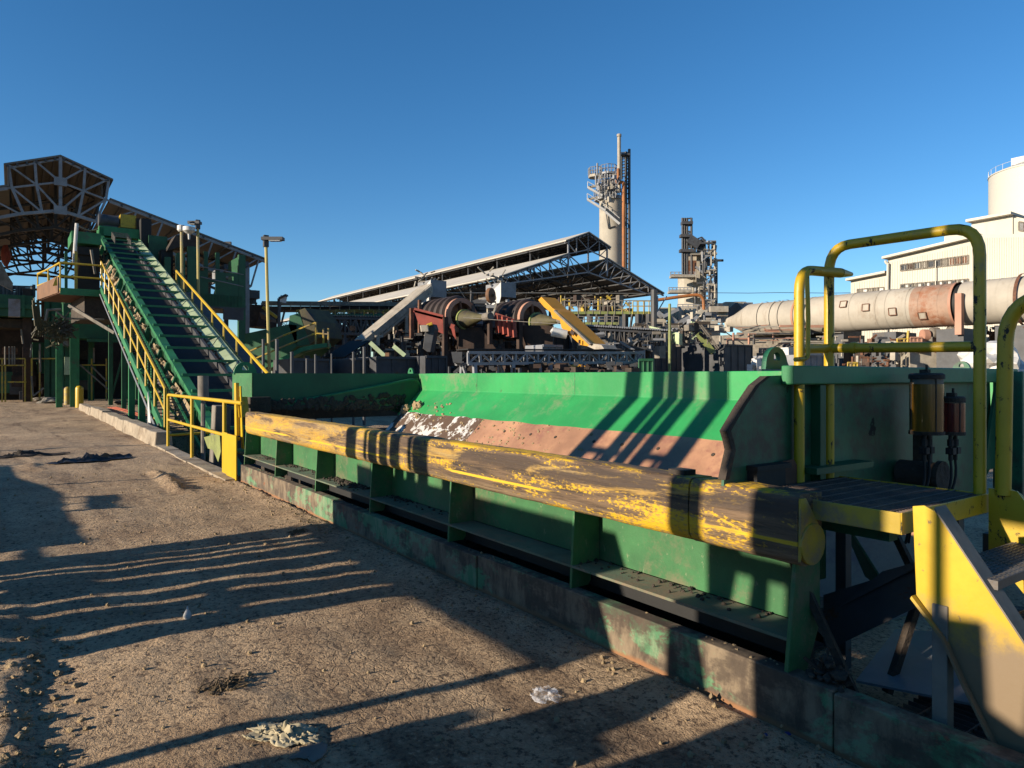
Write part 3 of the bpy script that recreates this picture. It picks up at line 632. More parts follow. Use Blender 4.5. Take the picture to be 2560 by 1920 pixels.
for a, b in (((2.12, 3.09, .98), (1.72, 3.2, .12)), ((2.0, 3.9, .98), (1.55, 3.9, .1)), ((1.62, 3.85, .98), (1.75, 3.5, .1))): mb = MB(); mb.beam(a, b, .035, .035); mb.build('brace', 'mud_steel', pf)
mb = MB(); mb.box(1.7, 2.24, 3.42, 3.5, .86, .95); mb.build('cross_beam', 'green_shade', pf)
mb = MB(); mb.box(1.56, 1.62, 3.82, 3.88, .0, .98); mb.build('leg', 'dark_steel', pf)
mb = MB(); mb.box(2.14, 2.2, 3.82, 3.88, .0, .98); mb.build('leg', 'dark_steel', pf)

# ================================ steps =========================================================
st = thing('steel_steps', 'steep yellow steel steps with tread plates leading down from the near platform', 'steps', (1.1, 3.5, 0))
def stringer(v, name='stringer'):
    mb = MB(); q = lambda x, y: PV(A8(x, y), 3.09)
    o = [(1.44, 1.105), (1.395, 1.115), (1.335, 1.09), (.40, -.26), (.60, -.26), (1.10, .19), (1.235, .44), (1.31, .60), (1.425, .735)]
    mb.prism([(s, v, z) for s, z in o], (0, .012, 0)); return mb
stringer(3.09).build('stringer', 'yellow_trodden', st, bevel=.002)
mb = MB(); mb.prism([(1.345, 3.07, 1.105), (.40, 3.07, -.26), (.40, 3.17, -.26), (1.345, 3.17, 1.105)], (0.0, 0, .012)); mb.build('top_flange', 'timber_grey', st)
mb = MB(); bp_ = [(1.43, .735), (1.31, .60), (1.235, .44), (1.10, .19), (.60, -.26)]
for (a, z0), (b, z1) in zip(bp_, bp_[1:]): mb.prism([(a, 3.06, z0), (b, 3.06, z1), (b, 3.14, z1), (a, 3.14, z0)], (.006, 0, -.012))
mb.build('bottom_flange', 'yellow_trodden', st)
stringer(3.93).build('stringer', 'yellow', st, bevel=.002)
for z, s in ((.86, 1.13), (.64, .975), (.42, .82), (.2, .665)):
    mb = MB(); mb.box(s, s+.23, 3.105, 3.925, z-.035, z)
    for i in range(11):
        for j in range(34):
            a, b = s+.012+.0205*i, 3.115+.0238*j; d = .006 if (i+j) % 2 else -.006
            mb.beam((a-.006, b-d, z+.001), (a+.006, b+d, z+.001), .003, .004)
    mb.build('tread', 'plate_steel', st)
mb = MB(); mb.box(1.30, 1.36, 3.08, 3.14, .1, .72); mb.build('leg', 'timber_grey', st, bevel=.004)
mb = MB(); mb.beam((1.28, 3.16, .68), (1.22, 3.4, .1), .02, .09); mb.build('brace', 'timber_grey', st)
d0 = (1.40, 3.905, 1.08)
mb = MB(); mb.tube([d0]+arc((1.39, 3.905, 1.82), (1.385, 3.905, 2.0), (1.24, 3.905, 2.03))+[(1.0, 3.905, 2.01), (.3, 3.905, 1.2)], .034, 14); mb.build('handrail', 'yellow', st, smooth=True)
mb = MB(); mb.prism([(1.46, 3.90, 1.105), (1.34, 3.90, 1.105), (1.02, 3.90, .66), (1.46, 3.90, .70)], (0, .012, 0)); mb.build('gusset_plate', 'yellow', st)

# floor clutter below the platform
mb = MB()
for i in range(15): mb.box(.55, 1.65, 3.1+.05*i, 3.104+.05*i, .06, .10)
for i in range(6): mb.box(.55+.2*i, .556+.2*i, 3.08, 3.84, .085, .103)
solo(mb, 'floor_grating', 'grate', 'dark rusty floor grating lying under the yellow steps behind the kerb wall', 'grating')
mb = MB(); mb.box(1.25, 2.2, 3.10, 3.26, .10, .16); solo(mb, 'steel_channel', 'green_shade', 'grey-green steel channel lying behind the kerb wall below the platform', 'steel channel', bevel=.005)
mb = MB(); mb.sheet([(1.35, 3.45, .2), (1.85, 3.4, .14), (1.95, 4.0, .24), (1.45, 4.05, .34)], .012); solo(mb, 'scrap_plate', 'grey_steel', 'flat grey scrap sheet leaning in the shade under the platform', 'scrap sheet')
mb = MB(); q8 = lambda x, y, v=3.5: PV(A8(x, y), v)
mb.sheet([q8(648, 585), q8(1245, 400), q8(1245, 650), q8(740, 895), q8(648, 900)], .012); mb.sheet([q8(742, 662, 3.46), q8(1010, 440, 3.46), q8(1245, 375, 3.46), q8(1245, 405, 3.46)], .01)
solo(mb, 'chute_plate', 'dark_steel', 'dark folded chute plate in the gap between the hopper end and the platform', 'chute plate')
mb = MB()
for i in range(36): a = random.uniform(0, 6.28); mb.blob((1.78+random.gauss(0, .05), 3.03+random.gauss(0, .035), .27+abs(random.gauss(0, .03))), random.uniform(.012, .04), .5, 1, 2, (1, 1, .6))
for i in range(7): mb.beam((1.8, 3.03, .29), (1.8+random.uniform(-.09, .09), 3.02+random.uniform(-.05, .05), .31+random.uniform(.02, .09)), .008, .014)
solo(mb, 'debris_clump', 'mud_steel', 'clump of muddy rag and clods on the kerb wall beside the last green gusset', 'debris')
mb = MB(); mb.blob((1.48, 4.3, .86), .05, .3, 2); mb.box(1.2, 1.6, 4.2, 4.5, .7, .82); solo(mb, 'pump_base', 'dark_steel', 'dark pump base with a pale lump on it behind the steps', 'pump base')
for i, (s, v, r_) in enumerate(((1.05, 4.6, .3), (1.6, 5.0, .25), (.9, 5.6, .35))):
    mb = MB(); mb.blob((s, v, .1), r_, .45, 3, 1.5, (1, 1, .5)); solo(mb, 'rubble_heap', 'mud_steel', ['dark rubble heap nearest the steps', 'dark rubble heap against the hopper corner post', 'dark rubble heap farthest right behind the steps'][i], 'rubble', 'rubble heaps behind the steps')

# ================================ lubricators ==================================================
def jar(x0, x1, yt, yl, yb, s, name, fl, label):
    a = PS(A7((x0+x1)/2, yb), s); cv = a[1]; rr = (x1-x0)/2.9105/2/F*(s*CS+cv*SN)
    z0, zl, z1 = a[2], PS(A7(x0, yl), s)[2], PS(A7(x0, yt), s)[2]
    o = thing(name, label, 'oil reservoir', (s, cv, z0-.3))
    mb = MB(); mb.lathe((s, cv, 0), [(0, z0), (rr*.98, z0), (rr, z0+.01), (rr, zl), (0, zl)], 28); mb.build('oil_fill', fl, o, smooth=True)
    mb = MB(); mb.lathe((s, cv, 0), [(rr*.96, zl+.001), (rr*.96, z1-.02)], 28); mb.build('jar_top', 'timber_grey', o, smooth=True)
    mb = MB(); mb.lathe((s, cv, 0), [(0, z1), (rr*.9, z1), (rr*1.05, z1-.01), (rr*1.06, z1-.035), (rr, z1-.036)], 28); mb.tube([(s, cv, z1), (s, cv, z1+.05)], .008, 6); mb.box(s-.03, s+.02, cv-.05, cv-.015, z1, z1+.022); mb.build('lid', 'mud_steel', o, smooth=True)
    mb = MB(); mb.lathe((s, cv, 0), [(rr*1.05, z0-.012), (rr*1.05, z0+.008), (rr, z0+.009)], 28); mb.lathe((s, cv, 0), [(0, z0-.012), (rr*1.05, z0-.012)], 28)
    for k in range(4): a = k*1.57+.6; mb.tube([(s+rr*1.01*math.cos(a), cv+rr*1.01*math.sin(a), z0), (s+rr*1.01*math.cos(a), cv+rr*1.01*math.sin(a), z1-.03)], .004, 5)
    mb.build('base_ring', 'mud_steel', o, smooth=True)
    mb = MB(); 
    for d in (-.035, .03):
        mb.tube([(s, cv+d, z0-.01), (s, cv+d, z0-.17)], .013, 8); mb.box(s-.025, s+.02, cv+d-.022, cv+d+.022, z0-.13, z0-.09); mb.lathe((s, cv+d, z0-.06), [(.0, -.02), (.02, -.02), (.02, .02), (0, .02)], 8)
    mb.beam((s, cv-.07, z0-.11), (s, cv+.07, z0-.11), .02, .03); mb.build('valve', 'black_gap', o)
    for k, d in enumerate((-.035, .03)):
        mb = MB(); z = z0-.17; mb.tube(arc((s, cv+d, z), (s-.02, cv+d, z-.16), (s-.0, cv+d-.10-.05*k, z-.24))+arc((s, cv+d-.10-.05*k, z-.24), (s, cv-.2, z-.36), (s+.05, cv-.16+.04*k, z-.5)), .008, 7); mb.build('hose', 'belt', o, smooth=True)
    return o
jar(1392, 1614, 240, 322, 672, 2.05, 'oil_reservoir', 'amber', 'taller lubricator jar of amber oil mounted on the green hopper end wall')
jar(1620, 1772, 412, 462, 676, 1.98, 'oil_reservoir', 'redoil', 'shorter lubricator jar of dark red oil beside the amber one')

# ================================ pit guard rail ===============================================
gr = thing('guard_rail', 'yellow tube guard rail at the edge of the dark pit beside the conveyor foot', 'guard rail', (15, 2.95, 0))
n0 = PV(A2(1295, 575), 2.95); n1 = PV(A2(1830, 640), 2.95); b0 = PG(A2(1290, 983)); b1 = PG(A2(1455, 1068)); b2 = PG(A2(1728, 1180))
mb = MB(); mb.tube([(b0[0], 2.95, 0)]+arc((b0[0], 2.95, 1.15), (b0[0], 2.95, 1.235), (b0[0]-.1, 2.95, 1.235))+[(11.45, 2.95, 1.235)], .034, 10); mb.build('top_rail', 'yellow_clean', gr, smooth=True)
mb = MB(); mb.tube([(b0[0], 2.95, .66), (11.7, 2.95, .66)], .03, 10); mb.build('mid_rail', 'yellow_clean', gr, smooth=True)
for b in (b1, b2): mb = MB(); mb.tube([(b[0], 2.95, 0), (b[0], 2.95, 1.23)], .034, 10); mb.build('post', 'yellow_clean', gr, smooth=True)
mb = MB(); mb.tube([(b0[0], 2.95, .30), (b0[0]-.05, 4.3, .32)], .03, 8); mb.build('side_rail', 'yellow_clean', gr, smooth=True)
for k, (x, w, l) in enumerate(((1695, .34, 'narrow yellow plate'), (1792, .62, 'wide yellow plate'))):
    p = PG(A2(x, 1195+k*28)); mb = MB(); mb.box(p[0]-w/2, p[0]+w/2, 2.90-.03*k, 2.92-.03*k, 0, .72); mb.build('kick_plate', 'yellow_clean', gr, bevel=.004)['label'] = l
mb = MB(); mb.beam((11.85, 2.97, .7), (11.9, 2.97, 1.55), .05, .12); mb.build('upright_bar', 'yellow_clean', gr)
mb = MB(); mb.prism([(11.75, 3.0, .5), (11.62, 3.0, .5), (11.78, 3.0, 1.5), (11.84, 3.0, 1.5)], (0, .02, 0)); mb.build('strut', 'yellow_clean', gr)
p = PV(A2(1875, 700), 3.05); mb = MB(); mb.beam((p[0], 3.05, 1.0), (p[0]+.12, 3.05, PV(A2(1862, 592), 3.05)[2]), .03, .16, (0, 1, 0)); solo(mb, 'marker_plate', 'yellow_clean', 'upright yellow plate standing above the far end of the bumper beam', 'marker plate')
# old timbers and rag by the conveyor foot
p = PG(A2(1560, 1040)); mb = MB(); mb.beam((14.6, 3.25, -1.4), (14.55, 3.35, PV(A2(1560, 640), 3.3)[2]), .3, .3); solo(mb, 'timber_post', 'timber_grey', 'grey weathered timber post standing in the pit behind the yellow guard rail', 'timber post', bevel=.02)
pz = PV(A2(1560, 430), 3.6); mb = MB(); mb.tube([(pz[0], 3.6, pz[2]), (pz[0]-.02, 3.6, pz[2]-.5)], .12, 12); mb.tube([(pz[0], 3.6, pz[2]-.5), (pz[0], 3.6, -1)], .05, 8); solo(mb, 'capped_pipe', 'timber_grey', 'short capped grey pipe standing at the foot of the conveyor', 'pipe', smooth=True)
p = [PV(A2(*q), 3.06) for q in ((1570, 900), (1690, 870), (1700, 1010), (1680, 1090), (1640, 1000), (1600, 985))]
mb = MB(); mb.sheet(p, .01); solo(mb, 'torn_sheet', 'green_yellow', 'torn dusty yellow-green sheet hanging from the guard rail over the pit', 'torn sheet')
# concrete kerb blocks along the edge
labs = ['nearest long pale concrete kerb block at the track edge', 'second pale concrete kerb block from the guard rail', 'third pale concrete kerb block with a chipped top', 'far pale concrete kerb block by the bollards']
for i, (a, b, h_) in enumerate(((18.4, 24.2, .34), (24.3, 30.4, .33), (30.6, 35.2, .36), (35.4, 41.5, .30))):
    mb = MB(); n = 10; rows = []
    for j in range(n+1):
        s = a+(b-a)*j/n; d = .03*noise.noise(Vector((s*.7, i*3, 1))); rows.append([mb.bm.verts.new(p) for p in ((s, 2.72+d, -.1), (s, 2.76+d, h_+d), (s, 3.10+d, h_+d*.6), (s, 3.14, -.1))])
    for j in range(n):
        for k in range(4): mb.bm.faces.new((rows[j][k], rows[j][(k+1) % 4], rows[j+1][(k+1) % 4], rows[j+1][k]))
    mb.bm.faces.new(rows[0]); mb.bm.faces.new(rows[-1]); solo(mb, 'concrete_block', 'concrete_near', labs[i], 'concrete block', 'kerb blocks along the track', bevel=.025)

# ================================ litter on the track ==========================================
def sheetlump(c, n, size, mat, name, label, cat, h=.06, ang=0, asp=.5, seed=1, curl=4):
    mb = MB(); g = []; rnd = Vector((seed*3.1, seed*1.7, 0))
    for i in range(n+1):
        row = []
        for j in range(n+1):
            x, y = (i/n-.5)*2, (j/n-.5)*2; rr = (1+.55*noise.noise(Vector((x*1.7, y*1.7, seed)))+.2*noise.noise(Vector((x*5, y*5, seed+3))))*(1-.22*min(1, abs(x*y)))
            X = x*size*rr; Y = y*size*asp*rr; s = c[0]+X*math.cos(ang)-Y*math.sin(ang); v = c[1]+X*math.sin(ang)+Y*math.cos(ang)
            q_ = Vector((x*curl, y*curl*.7, 0))+rnd; z = ground_z(s, v)+.008+h*(abs(noise.noise(q_))+.55*abs(noise.noise(q_*2.3))+.3*abs(noise.noise(q_*5.1)))*1.3*(1-.85*min(1, math.hypot(x, y)))
            row.append(mb.bm.verts.new((s+.02*noise.noise(Vector((x*5, y*5, 3))), v, z)))
        g.append(row)
    for i in range(n):
        for j in range(n): mb.bm.faces.new((g[i][j], g[i+1][j], g[i+1][j+1], g[i][j+1]))
    o = mb.build(name, mat, smooth=True); sd = o.modifiers.new('thick', 'SOLIDIFY'); sd.thickness = .004
    return tag(o, label, cat)
p = PG(DD(615, 1590)); sheetlump((p[0], p[1]), 40, .17, 'cloth', 'rag', 'crumpled cream rag lying on the cracked mud track', 'rag', .055, 2.3, .5, 3, 3.0)
p = PG(DD(675, 1622)); sheetlump((p[0], p[1]), 10, .075, 'timber_grey', 'paper_scrap', 'flat grey paper scrap beside the cream rag', 'paper', .012, .9, .8, 5, 2)
p = PG(DD(1178, 1500)); sheetlump((p[0], p[1]), 18, .11, 'film', 'plastic_bag', 'clear crumpled plastic bag on the track near the kerb wall', 'plastic bag', .035, .2, .6, 6, 2.2)
p = PG(DD(195, 996)); sheetlump((p[0], p[1]), 26, .85, 'black_plastic', 'black_sheeting', 'crumpled strip of black plastic sheeting lying across the track', 'plastic sheeting', .16, 1.45, .28, 8, 6)
p = PG(DD(60, 985)); sheetlump((p[0], p[1]), 18, .6, 'mud_steel', 'muddy_sheeting', 'muddy lump of sheeting farther left on the track', 'plastic sheeting', .14, 1.4, .35, 9, 6)
p = PG(DD(1680, 1592)); mb = MB(); mb.beam((p[0]+.03, p[1]-.05, .012), (p[0]-.03, p[1]+.05, .014), .022, .006); solo(mb, 'plastic_strip', 'blue_plastic', 'short strip of blue plastic lying in the shade by the kerb wall', 'plastic strip')
p = PG(DD(405, 1333)); z = ground_z(p[0], p[1]); mb = MB(); mb.lathe((p[0], p[1], z), [(0, -.01), (.022, .0), (.028, .02), (.02, .042), (.008, .062), (.004, .085)], 14); solo(mb, 'white_bulb', 'white_steel', 'small white garlic-shaped bulb sitting on the shaded track', 'bulb', smooth=True)
def twigs(px, n, L, label, h=.05):
    p = PG(px); mb = MB()
    for i in range(n):
        a = random.gauss(-.3, .5)+1.2; x = p[0]+random.gauss(0, L*.25); y = p[1]+random.gauss(0, L*.25); z = ground_z(x, y)
        l = random.uniform(.3, 1)*L; pts = [(x, y, z+.005), (x+math.cos(a)*l*.5, y+math.sin(a)*l*.5, z+random.uniform(.2, 1)*h), (x+math.cos(a+.3)*l, y+math.sin(a+.3)*l, z+random.uniform(0, .8)*h)]
        mb.tube(pts, [.004, .003, .0015], 4)
    for i in range(n*2):
        x = p[0]+random.gauss(0, L*.3); y = p[1]+random.gauss(0, L*.3); z = ground_z(x, y); mb.blob((x, y, z+.006), random.uniform(.006, .018), .5, 1, 2, (1, 1, .6))
    solo(mb, 'dry_weed', 'dry_weed', label, 'dry weed', 'dead weeds on the track')
twigs(DD(478, 1490), 26, .16, 'flattened dead weed on the sunlit mud left of the cream rag')
twigs(DD(1395, 1420), 14, .09, 'dead weed clump at the foot of the kerb wall in a patch of sun', .03)
twigs(DD(640, 1150), 20, .14, 'low dead weed at the upper edge of the broad shadow', .03)
mb = MB()
for i in range(900):
    s = 1+13*random.random()**1.5; v = random.uniform(-.6, 2.9); r_ = random.choice((.004, .006, .008, .011, .016)); 
    if random.random() < .35: v = 2.9-abs(random.gauss(0, .25))
    mb.blob((s, v, ground_z(s, v)+r_*.3), r_, .4, 1, 2)
tag(mb.build('pebbles', 'tan_dirt'), 'loose clods and pebbles strewn over the mud track', 'pebbles', kind='stuff')
mb = MB()
for i in range(150):
    s = 3+2.6*random.random(); v = .12+random.gauss(0, .10)+.05*(s-5); r_ = random.uniform(.006, .026); mb.blob((s, v, ground_z(s, v)+r_*.25), r_, .45, 2, 2.4, (1, 1, .7))
for i in range(34):
    s = random.gauss(4.05, .35); v = .62+random.gauss(0, .14); r_ = random.uniform(.003, .012); mb.blob((s, v, ground_z(s, v)+r_*.2), r_, .5, 1, 2, (1, 1, .5))
tag(mb.build('mud_clods', 'tan_dirt'), 'broken mud clods along the ridge at the left of the track', 'mud clods', kind='stuff')
# ================================ inclined conveyor ============================================
TA = .339; ZC = -6.87; VL0, VR0 = 4.59, 6.74
def cz(s, d=0): return ZC+TA*s+d
cv = thing('inclined_conveyor', 'long steep green belt conveyor with cross bars climbing from the pit to the shed', 'conveyor', (30, 5.6, 0))
SA, SB = 14.2, 52.0
mb = MB(); mb.beam((SA, VL0+.06, cz(SA, -.15)), (SB, VL0+.06, cz(SB, -.15)), .12, .30); mb.beam((SA, VL0+.04, cz(SA, .01)), (SB, VL0+.04, cz(SB, .01)), .26, .02); mb.build('stringer', 'green_mid', cv)
mb = MB(); mb.beam((SA, VR0, cz(SA, -.1)), (SB, VR0, cz(SB, -.1)), .1, .36); mb.build('stringer', 'green_mid', cv)
mb = MB(); mb.prism([(SA, VL0+.2, cz(SA, -.22)), (SA, VR0-.65, cz(SA, -.22)), (SB, VR0-.65, cz(SB, -.22)), (SB, VL0+.2, cz(SB, -.22))], (0, 0, -.05)); mb.build('belt', 'belt', cv)
s0 = 21.5
mb = MB(); mb.prism([(s0, VR0-.62, cz(s0, -.13)), (s0, VR0-.02, cz(s0, .12)), (50.6, VR0-.02, cz(50.6, .12)), (50.6, VR0-.62, cz(50.6, -.13))], (0, .02, -.03)); mb.build('skirt_plate', 'green_pale', cv)
mb = MB(); mb.beam((SA, VR0-.70, cz(SA, -.1)), (50.6, VR0-.70, cz(50.6, -.1)), .1, .22); mb.build('belt_edge', 'dark_steel', cv)
mb = MB()
for i in range(330):
    s = random.uniform(s0, 50); mb.blob((s, VR0-.60+random.random()**2*.12, cz(s, -.08)), random.uniform(.03, .075), .4, 1)
tag(mb.build('spilled_clay', 'rust', cv), None, None, kind='stuff')
bar = None
for i in range(24):
    s = 16.3+1.48*i
    mb = MB(); mb.beam((s, VL0-.02, cz(s, .05)), (s, VR0+.02, cz(s, .05)), .14, .09); mb.build('cross_bar', 'green_mid', cv)
for i in range(0, 24, 2):
    s = 16.3+1.48*i; mb = MB(); mb.tube([(s, VR0-.65, cz(s, .06)), (s+.7, VR0-.3, cz(s+.7, .16)), (s+1.48, VR0, cz(s+1.48, .10))], .014, 5); mb.build('wire_guard', 'dark_steel', cv)
mb = MB(); mb.prism([(SA, VL0+.02, cz(SA, -.3)), (SB, VL0+.02, cz(SB, -.3)), (SB, VL0+.02, cz(SB, -1.2)), (SA, VL0+.02, cz(SA, -1.2))], (0, .03, 0)); mb.build('side_panel', 'green_dark', cv)
for i in range(25):
    s = 15.6+1.48*i; mb = MB(); mb.prism([(s, VL0-.02, cz(s, -.3)), (s, VL0-.02, cz(s, -.85)), (s, VL0-.30, cz(s, -.85)), (s, VL0-.12, cz(s, -.3))], (.12, 0, TA*.12)); mb.build('side_bracket', 'green_dark', cv)
mb = MB()
for i in range(25):
    s = 16.0+1.48*i; n = 5
    if i % 6 == 4: continue
    mb.prism([(s-.2, VL0-.10, cz(s-.2, -.36)), (s-.2, VL0-.36, cz(s-.2, -.82)), (s+1.0, VL0-.36, cz(s+1.0, -.95+random.uniform(-.12, .08))), (s+1.0, VL0-.10, cz(s+1.0, -.45+random.uniform(-.1, .06)))], (0, .08, -.1))
    for k in range(7): mb.blob((s+random.random(), VL0-.3+random.random()*.2, cz(s+.5, -.65+random.uniform(-.2, .2))), random.uniform(.06, .15), .4, 1)
tag(mb.build('caked_spill', 'tan_dirt', cv), None, None, kind='stuff')
for s in (26.5, 32.5, 41, 47):
    mb = MB()
    for v in (VL0+.1, VR0-.1): mb.beam((s, v, 0 if s > 22 else -1.5), (s, v, cz(s, -.3)), .22, .22); 
    mb.beam((s, VL0+.1, .3), (s, VR0-.1, cz(s, -.6)), .1, .1); mb.build('support_frame', 'green_dark', cv)
# head box and drive
a = PS(A1(790, 640), 51.5); b = PS(A1(1065, 730), 51.5)
mb = MB(); mb.box(51.5, 53.2, a[1]-.2, b[1]+.3, a[2]-.5, a[2]+.1); mb.box(51.5, 51.7, a[1]-.2, a[1]+.05, b[2]-1.2, a[2]); mb.box(51.5, 51.7, b[1]+.05, b[1]+.3, b[2]-1.2, a[2]); mb.box(52.6, 52.8, a[1], b[1], b[2]-1.0, a[2]-.4); mb.build('head_box', 'green_mid', cv)
mb = MB()
for i in range(4): s = 50.2-.5*i; mb.tube([(s, VL0+.5, cz(s, .1)), (s, VL0+.5, cz(s, .5)), (s, VR0-.8, cz(s, .5)), (s, VR0-.8, cz(s, .1))], .03, 5)
mb.split('idler_guard', 'timber_grey', cv)
p = PS(A1(1200, 760), 51); mb = MB(); mb.box(50.6, 52.4, p[1]-.5, p[1]+.6, p[2]-2.2, p[2]+.4); mb.build('chute', 'green_dark', cv)
p = PS(A1(1120, 720), 51); mb = MB(); mb.box(50.8, 52, p[1]-.3, p[1]+.3, p[2]-3.0, p[2]+1.2); mb.build('guard_housing', 'black_gap', cv)
top = a[2]+.1
dm = thing('drive_motor', 'grey electric motor with a yellow coupling guard on top of the conveyor head', 'motor', (52.3, 4, top))
f = lambda x, y: PS(A1(x, y), 52.2)
x0, x1 = f(755, 600), f(910, 600); r_ = .42
mb = MB(); mb.tube([(52.2, x0[1], top+.45), (52.2, x1[1], top+.45)], r_, 16); mb.lathe((52.2, x0[1], top+.45), [(r_*1.02, 0), (r_*1.06, .05), (r_*1.06, .35), (r_*1.0, .4)], 16, (0, 1, 0)); mb.box(51.9, 52.6, x0[1]+.2, x1[1]-.1, top, top+.15); mb.build('motor_body', 'dark_steel', dm, smooth=True)
y0, y1 = f(920, 0), f(1015, 0)
mb = MB(); mb.box(51.8, 52.6, y0[1], y0[1]+.9, top+.1, top+.95); mb.tube([(52.2, y0[1]+.9, top+.5), (52.2, y1[1]+.1, top+.5)], .4, 12); mb.build('coupling_guard', 'yellow', dm)
mb = MB(); y2, y3 = f(1020, 0), f(1160, 0); mb.box(51.8, 52.7, y2[1]+.1, y3[1]-.4, top, top+.8); mb.tube([(52.2, y3[1]-.5, top+.55), (52.2, y3[1], top+.5)], .25, 10); mb.build('gearbox', 'mud_steel', dm)
mb = MB(); mb.tube(arc(f(815, 590), f(790, 660), f(690, 665))+arc(f(690, 665), f(640, 650), f(600, 625))[1:], .05, 6); mb.build('cable', 'timber_grey', dm)

# ---- walkway with yellow handrails beside it
VW = 3.51; zw = lambda s, d=0: -7.36+TA*s+d
wk = thing('conveyor_stairway', 'narrow green stairway with yellow handrails running up the left side of the inclined conveyor', 'stairway', (30, 3.9, 0))
SW0, SW1 = 21.8, 39.2
mb = MB(); mb.beam((SW0-.3, VW, zw(SW0-.3)), (SW1, VW, zw(SW1)), .08, .28); mb.build('stringer', 'green_mid', wk)
mb = MB(); mb.beam((SW0-1.5, VW+.74, zw(SW0-1.5, -.05)), (SW1, VW+.74, zw(SW1, -.05)), .07, .14); mb.build('stringer', 'green_mid', wk)
mb = MB()
for i in range(62): s = SW0+.1+i*.28; mb.box(s, s+.2, VW+.05, VW+.70, zw(s, .0), zw(s, .03))
mb.split('tread', 'grate', wk)
mb = MB(); mb.tube([(SW0, VW, 0), (SW0, VW, zw(SW0, 1.29)), (SW1, VW, zw(SW1, 1.29)), ], .035, 7); mb.build('top_rail', 'yellow_clean', wk, smooth=True)
mb = MB(); mb.tube([(SW0, VW, zw(SW0, .68)), (SW1, VW, zw(SW1, .68))], .03, 7); mb.build('mid_rail', 'yellow_clean', wk, smooth=True)
for i in range(11):
    s = SW0+(SW1-SW0)*i/10; mb = MB(); mb.tube([(s, VW, zw(s, -.35)), (s, VW, zw(s, 1.29))], .035, 7); mb.build('post', 'yellow_clean', wk, smooth=True)
mb = MB(); mb.tube([(s, VW-.07, zw(s, -.25)) for s in (39, 34, 30, 26, 22.6)]+[(22.4, VW-.07, .3)], .03, 6); mb.build('conduit', 'grey_steel', wk)
for s in (26.5, 29):
    mb = MB(); mb.beam((s, VW+.05, 0), (s, VW+.05, zw(s)), .2, .2); mb.beam((s+.1, VW+.8, 0), (s+.1, VW+.8, zw(s)), .2, .2); mb.beam((s, VW, 1.9), (s+.3, VW+1.6, .2), .1); mb.build('support_post', 'green_mid', wk)
p = PG(A2(1130, 745)); mb = MB(); mb.prism([(24.2, VW-.1, .1), (24.2, VW-.1, 1.2), (23.6, VW-.1, .25)], (0, .02, 0)); mb.build('white_panel', 'white_steel', wk)
# the right-hand handrail
rw = thing('conveyor_handrail', 'yellow handrail climbing along the right side of the inclined conveyor', 'handrail', (30, 7.6, 0))
a, b = A1(1355, 975), A2(2060, 415)
VRW = 6.93; a, b = PV(a, VRW), PV(b, VRW)
mb = MB(); mb.tube([a, b], .06, 7); mb.build('top_rail', 'yellow_clean', rw, smooth=True)
mb = MB(); mb.tube([(a[0], a[1], a[2]-.62), (b[0], b[1], b[2]-.62)], .035, 6); mb.build('mid_rail', 'yellow_dirty', rw, smooth=True)
for i in range(9):
    p = Vector(a).lerp(Vector(b), i/8); mb = MB(); mb.tube([p, (p.x, p.y, p.z-.9)], .045, 6); mb.build('post', 'yellow_dirty', rw, smooth=True)
mb = MB(); mb.beam((a[0], a[1]+.45, a[2]-1.1), (b[0], b[1]+.45, b[2]-1.1), .8, .08); mb.build('walkway', 'grate', rw)

# ================================ upper platform ===============================================
SP = 39.2
up = thing('conveyor_platform', 'raised green platform with yellow railings and a brown panel left of the conveyor', 'platform', (41, 2.6, 0))
f = lambda x, y: PS(A1(x, y), SP)
e1, e0 = f(783, 1168), f(462, 1190); zd = e1[2]+.12
q = lambda x, y: PG(A1(x, y), zd)
l1 = (44.2, e0[1]-.75)
mb = MB(); mb.prism([(SP, e1[1], zd), (SP, e0[1], zd), (l1[0], l1[1], zd), (l1[0], 4.4, zd), (SP, 4.4, zd)], (0, 0, -.08)); mb.build('deck', 'rust', up)
mb = MB(); mb.box(SP-.06, SP, e0[1], e1[1], zd-.16, zd+.16); mb.build('edge_plate', 'green_mid', up)
mb = MB(); mb.prism([(SP+.3, e1[1], zd-.1), (SP+.3, e0[1]+1.0, zd-.1), (l1[0]-.4, e0[1]+.7, zd-.1), (l1[0]-.4, 4.4, zd-.1), (SP+.3, 4.4, zd-.1)], (0, 0, -1.1)); mb.build('under_box', 'mud_steel', up)
railing(up, [(SP, e1[1], zd), (SP, e0[1], zd), (l1[0]-2.2, (e0[1]+l1[1])/2, zd), (l1[0], l1[1], zd), (l1[0], l1[1]+.5, zd)], PS(A1(780, 935), SP)[2]-zd, [.62*(PS(A1(780, 935), SP)[2]-zd)-.12], 3, .04, 'yellow_clean')
mb = MB(); mb.prism([(SP+.25, e0[1]-.08, zd-.05), (l1[0]-.3, l1[1]-.04, zd-.05), (l1[0]-.3, l1[1]-.04, zd+.66), (SP+.25, e0[1]-.08, zd+.72)], (0, .05, 0)); mb.build('wind_panel', 'wood_panel', up)
mb = MB(); mb.prism([f(405, 1090), f(435, 1010), f(440, 1085)], (.1, 0, 0)); mb.build('yellow_plate', 'yellow_clean', up)
for x, w in ((573, .42), (455, .3)):
    p = PS(A1(x, 1360), 45.4); mb = MB(); mb.beam((45.4, p[1], 0), (45.4, p[1], zd-.5), w, w); mb.build('column', 'green_mid', up)
mb = MB(); mb.beam(f(530, 1240), PS(A1(880, 1450), SP-2), .1, .14); mb.build('brace', 'timber_grey', up)
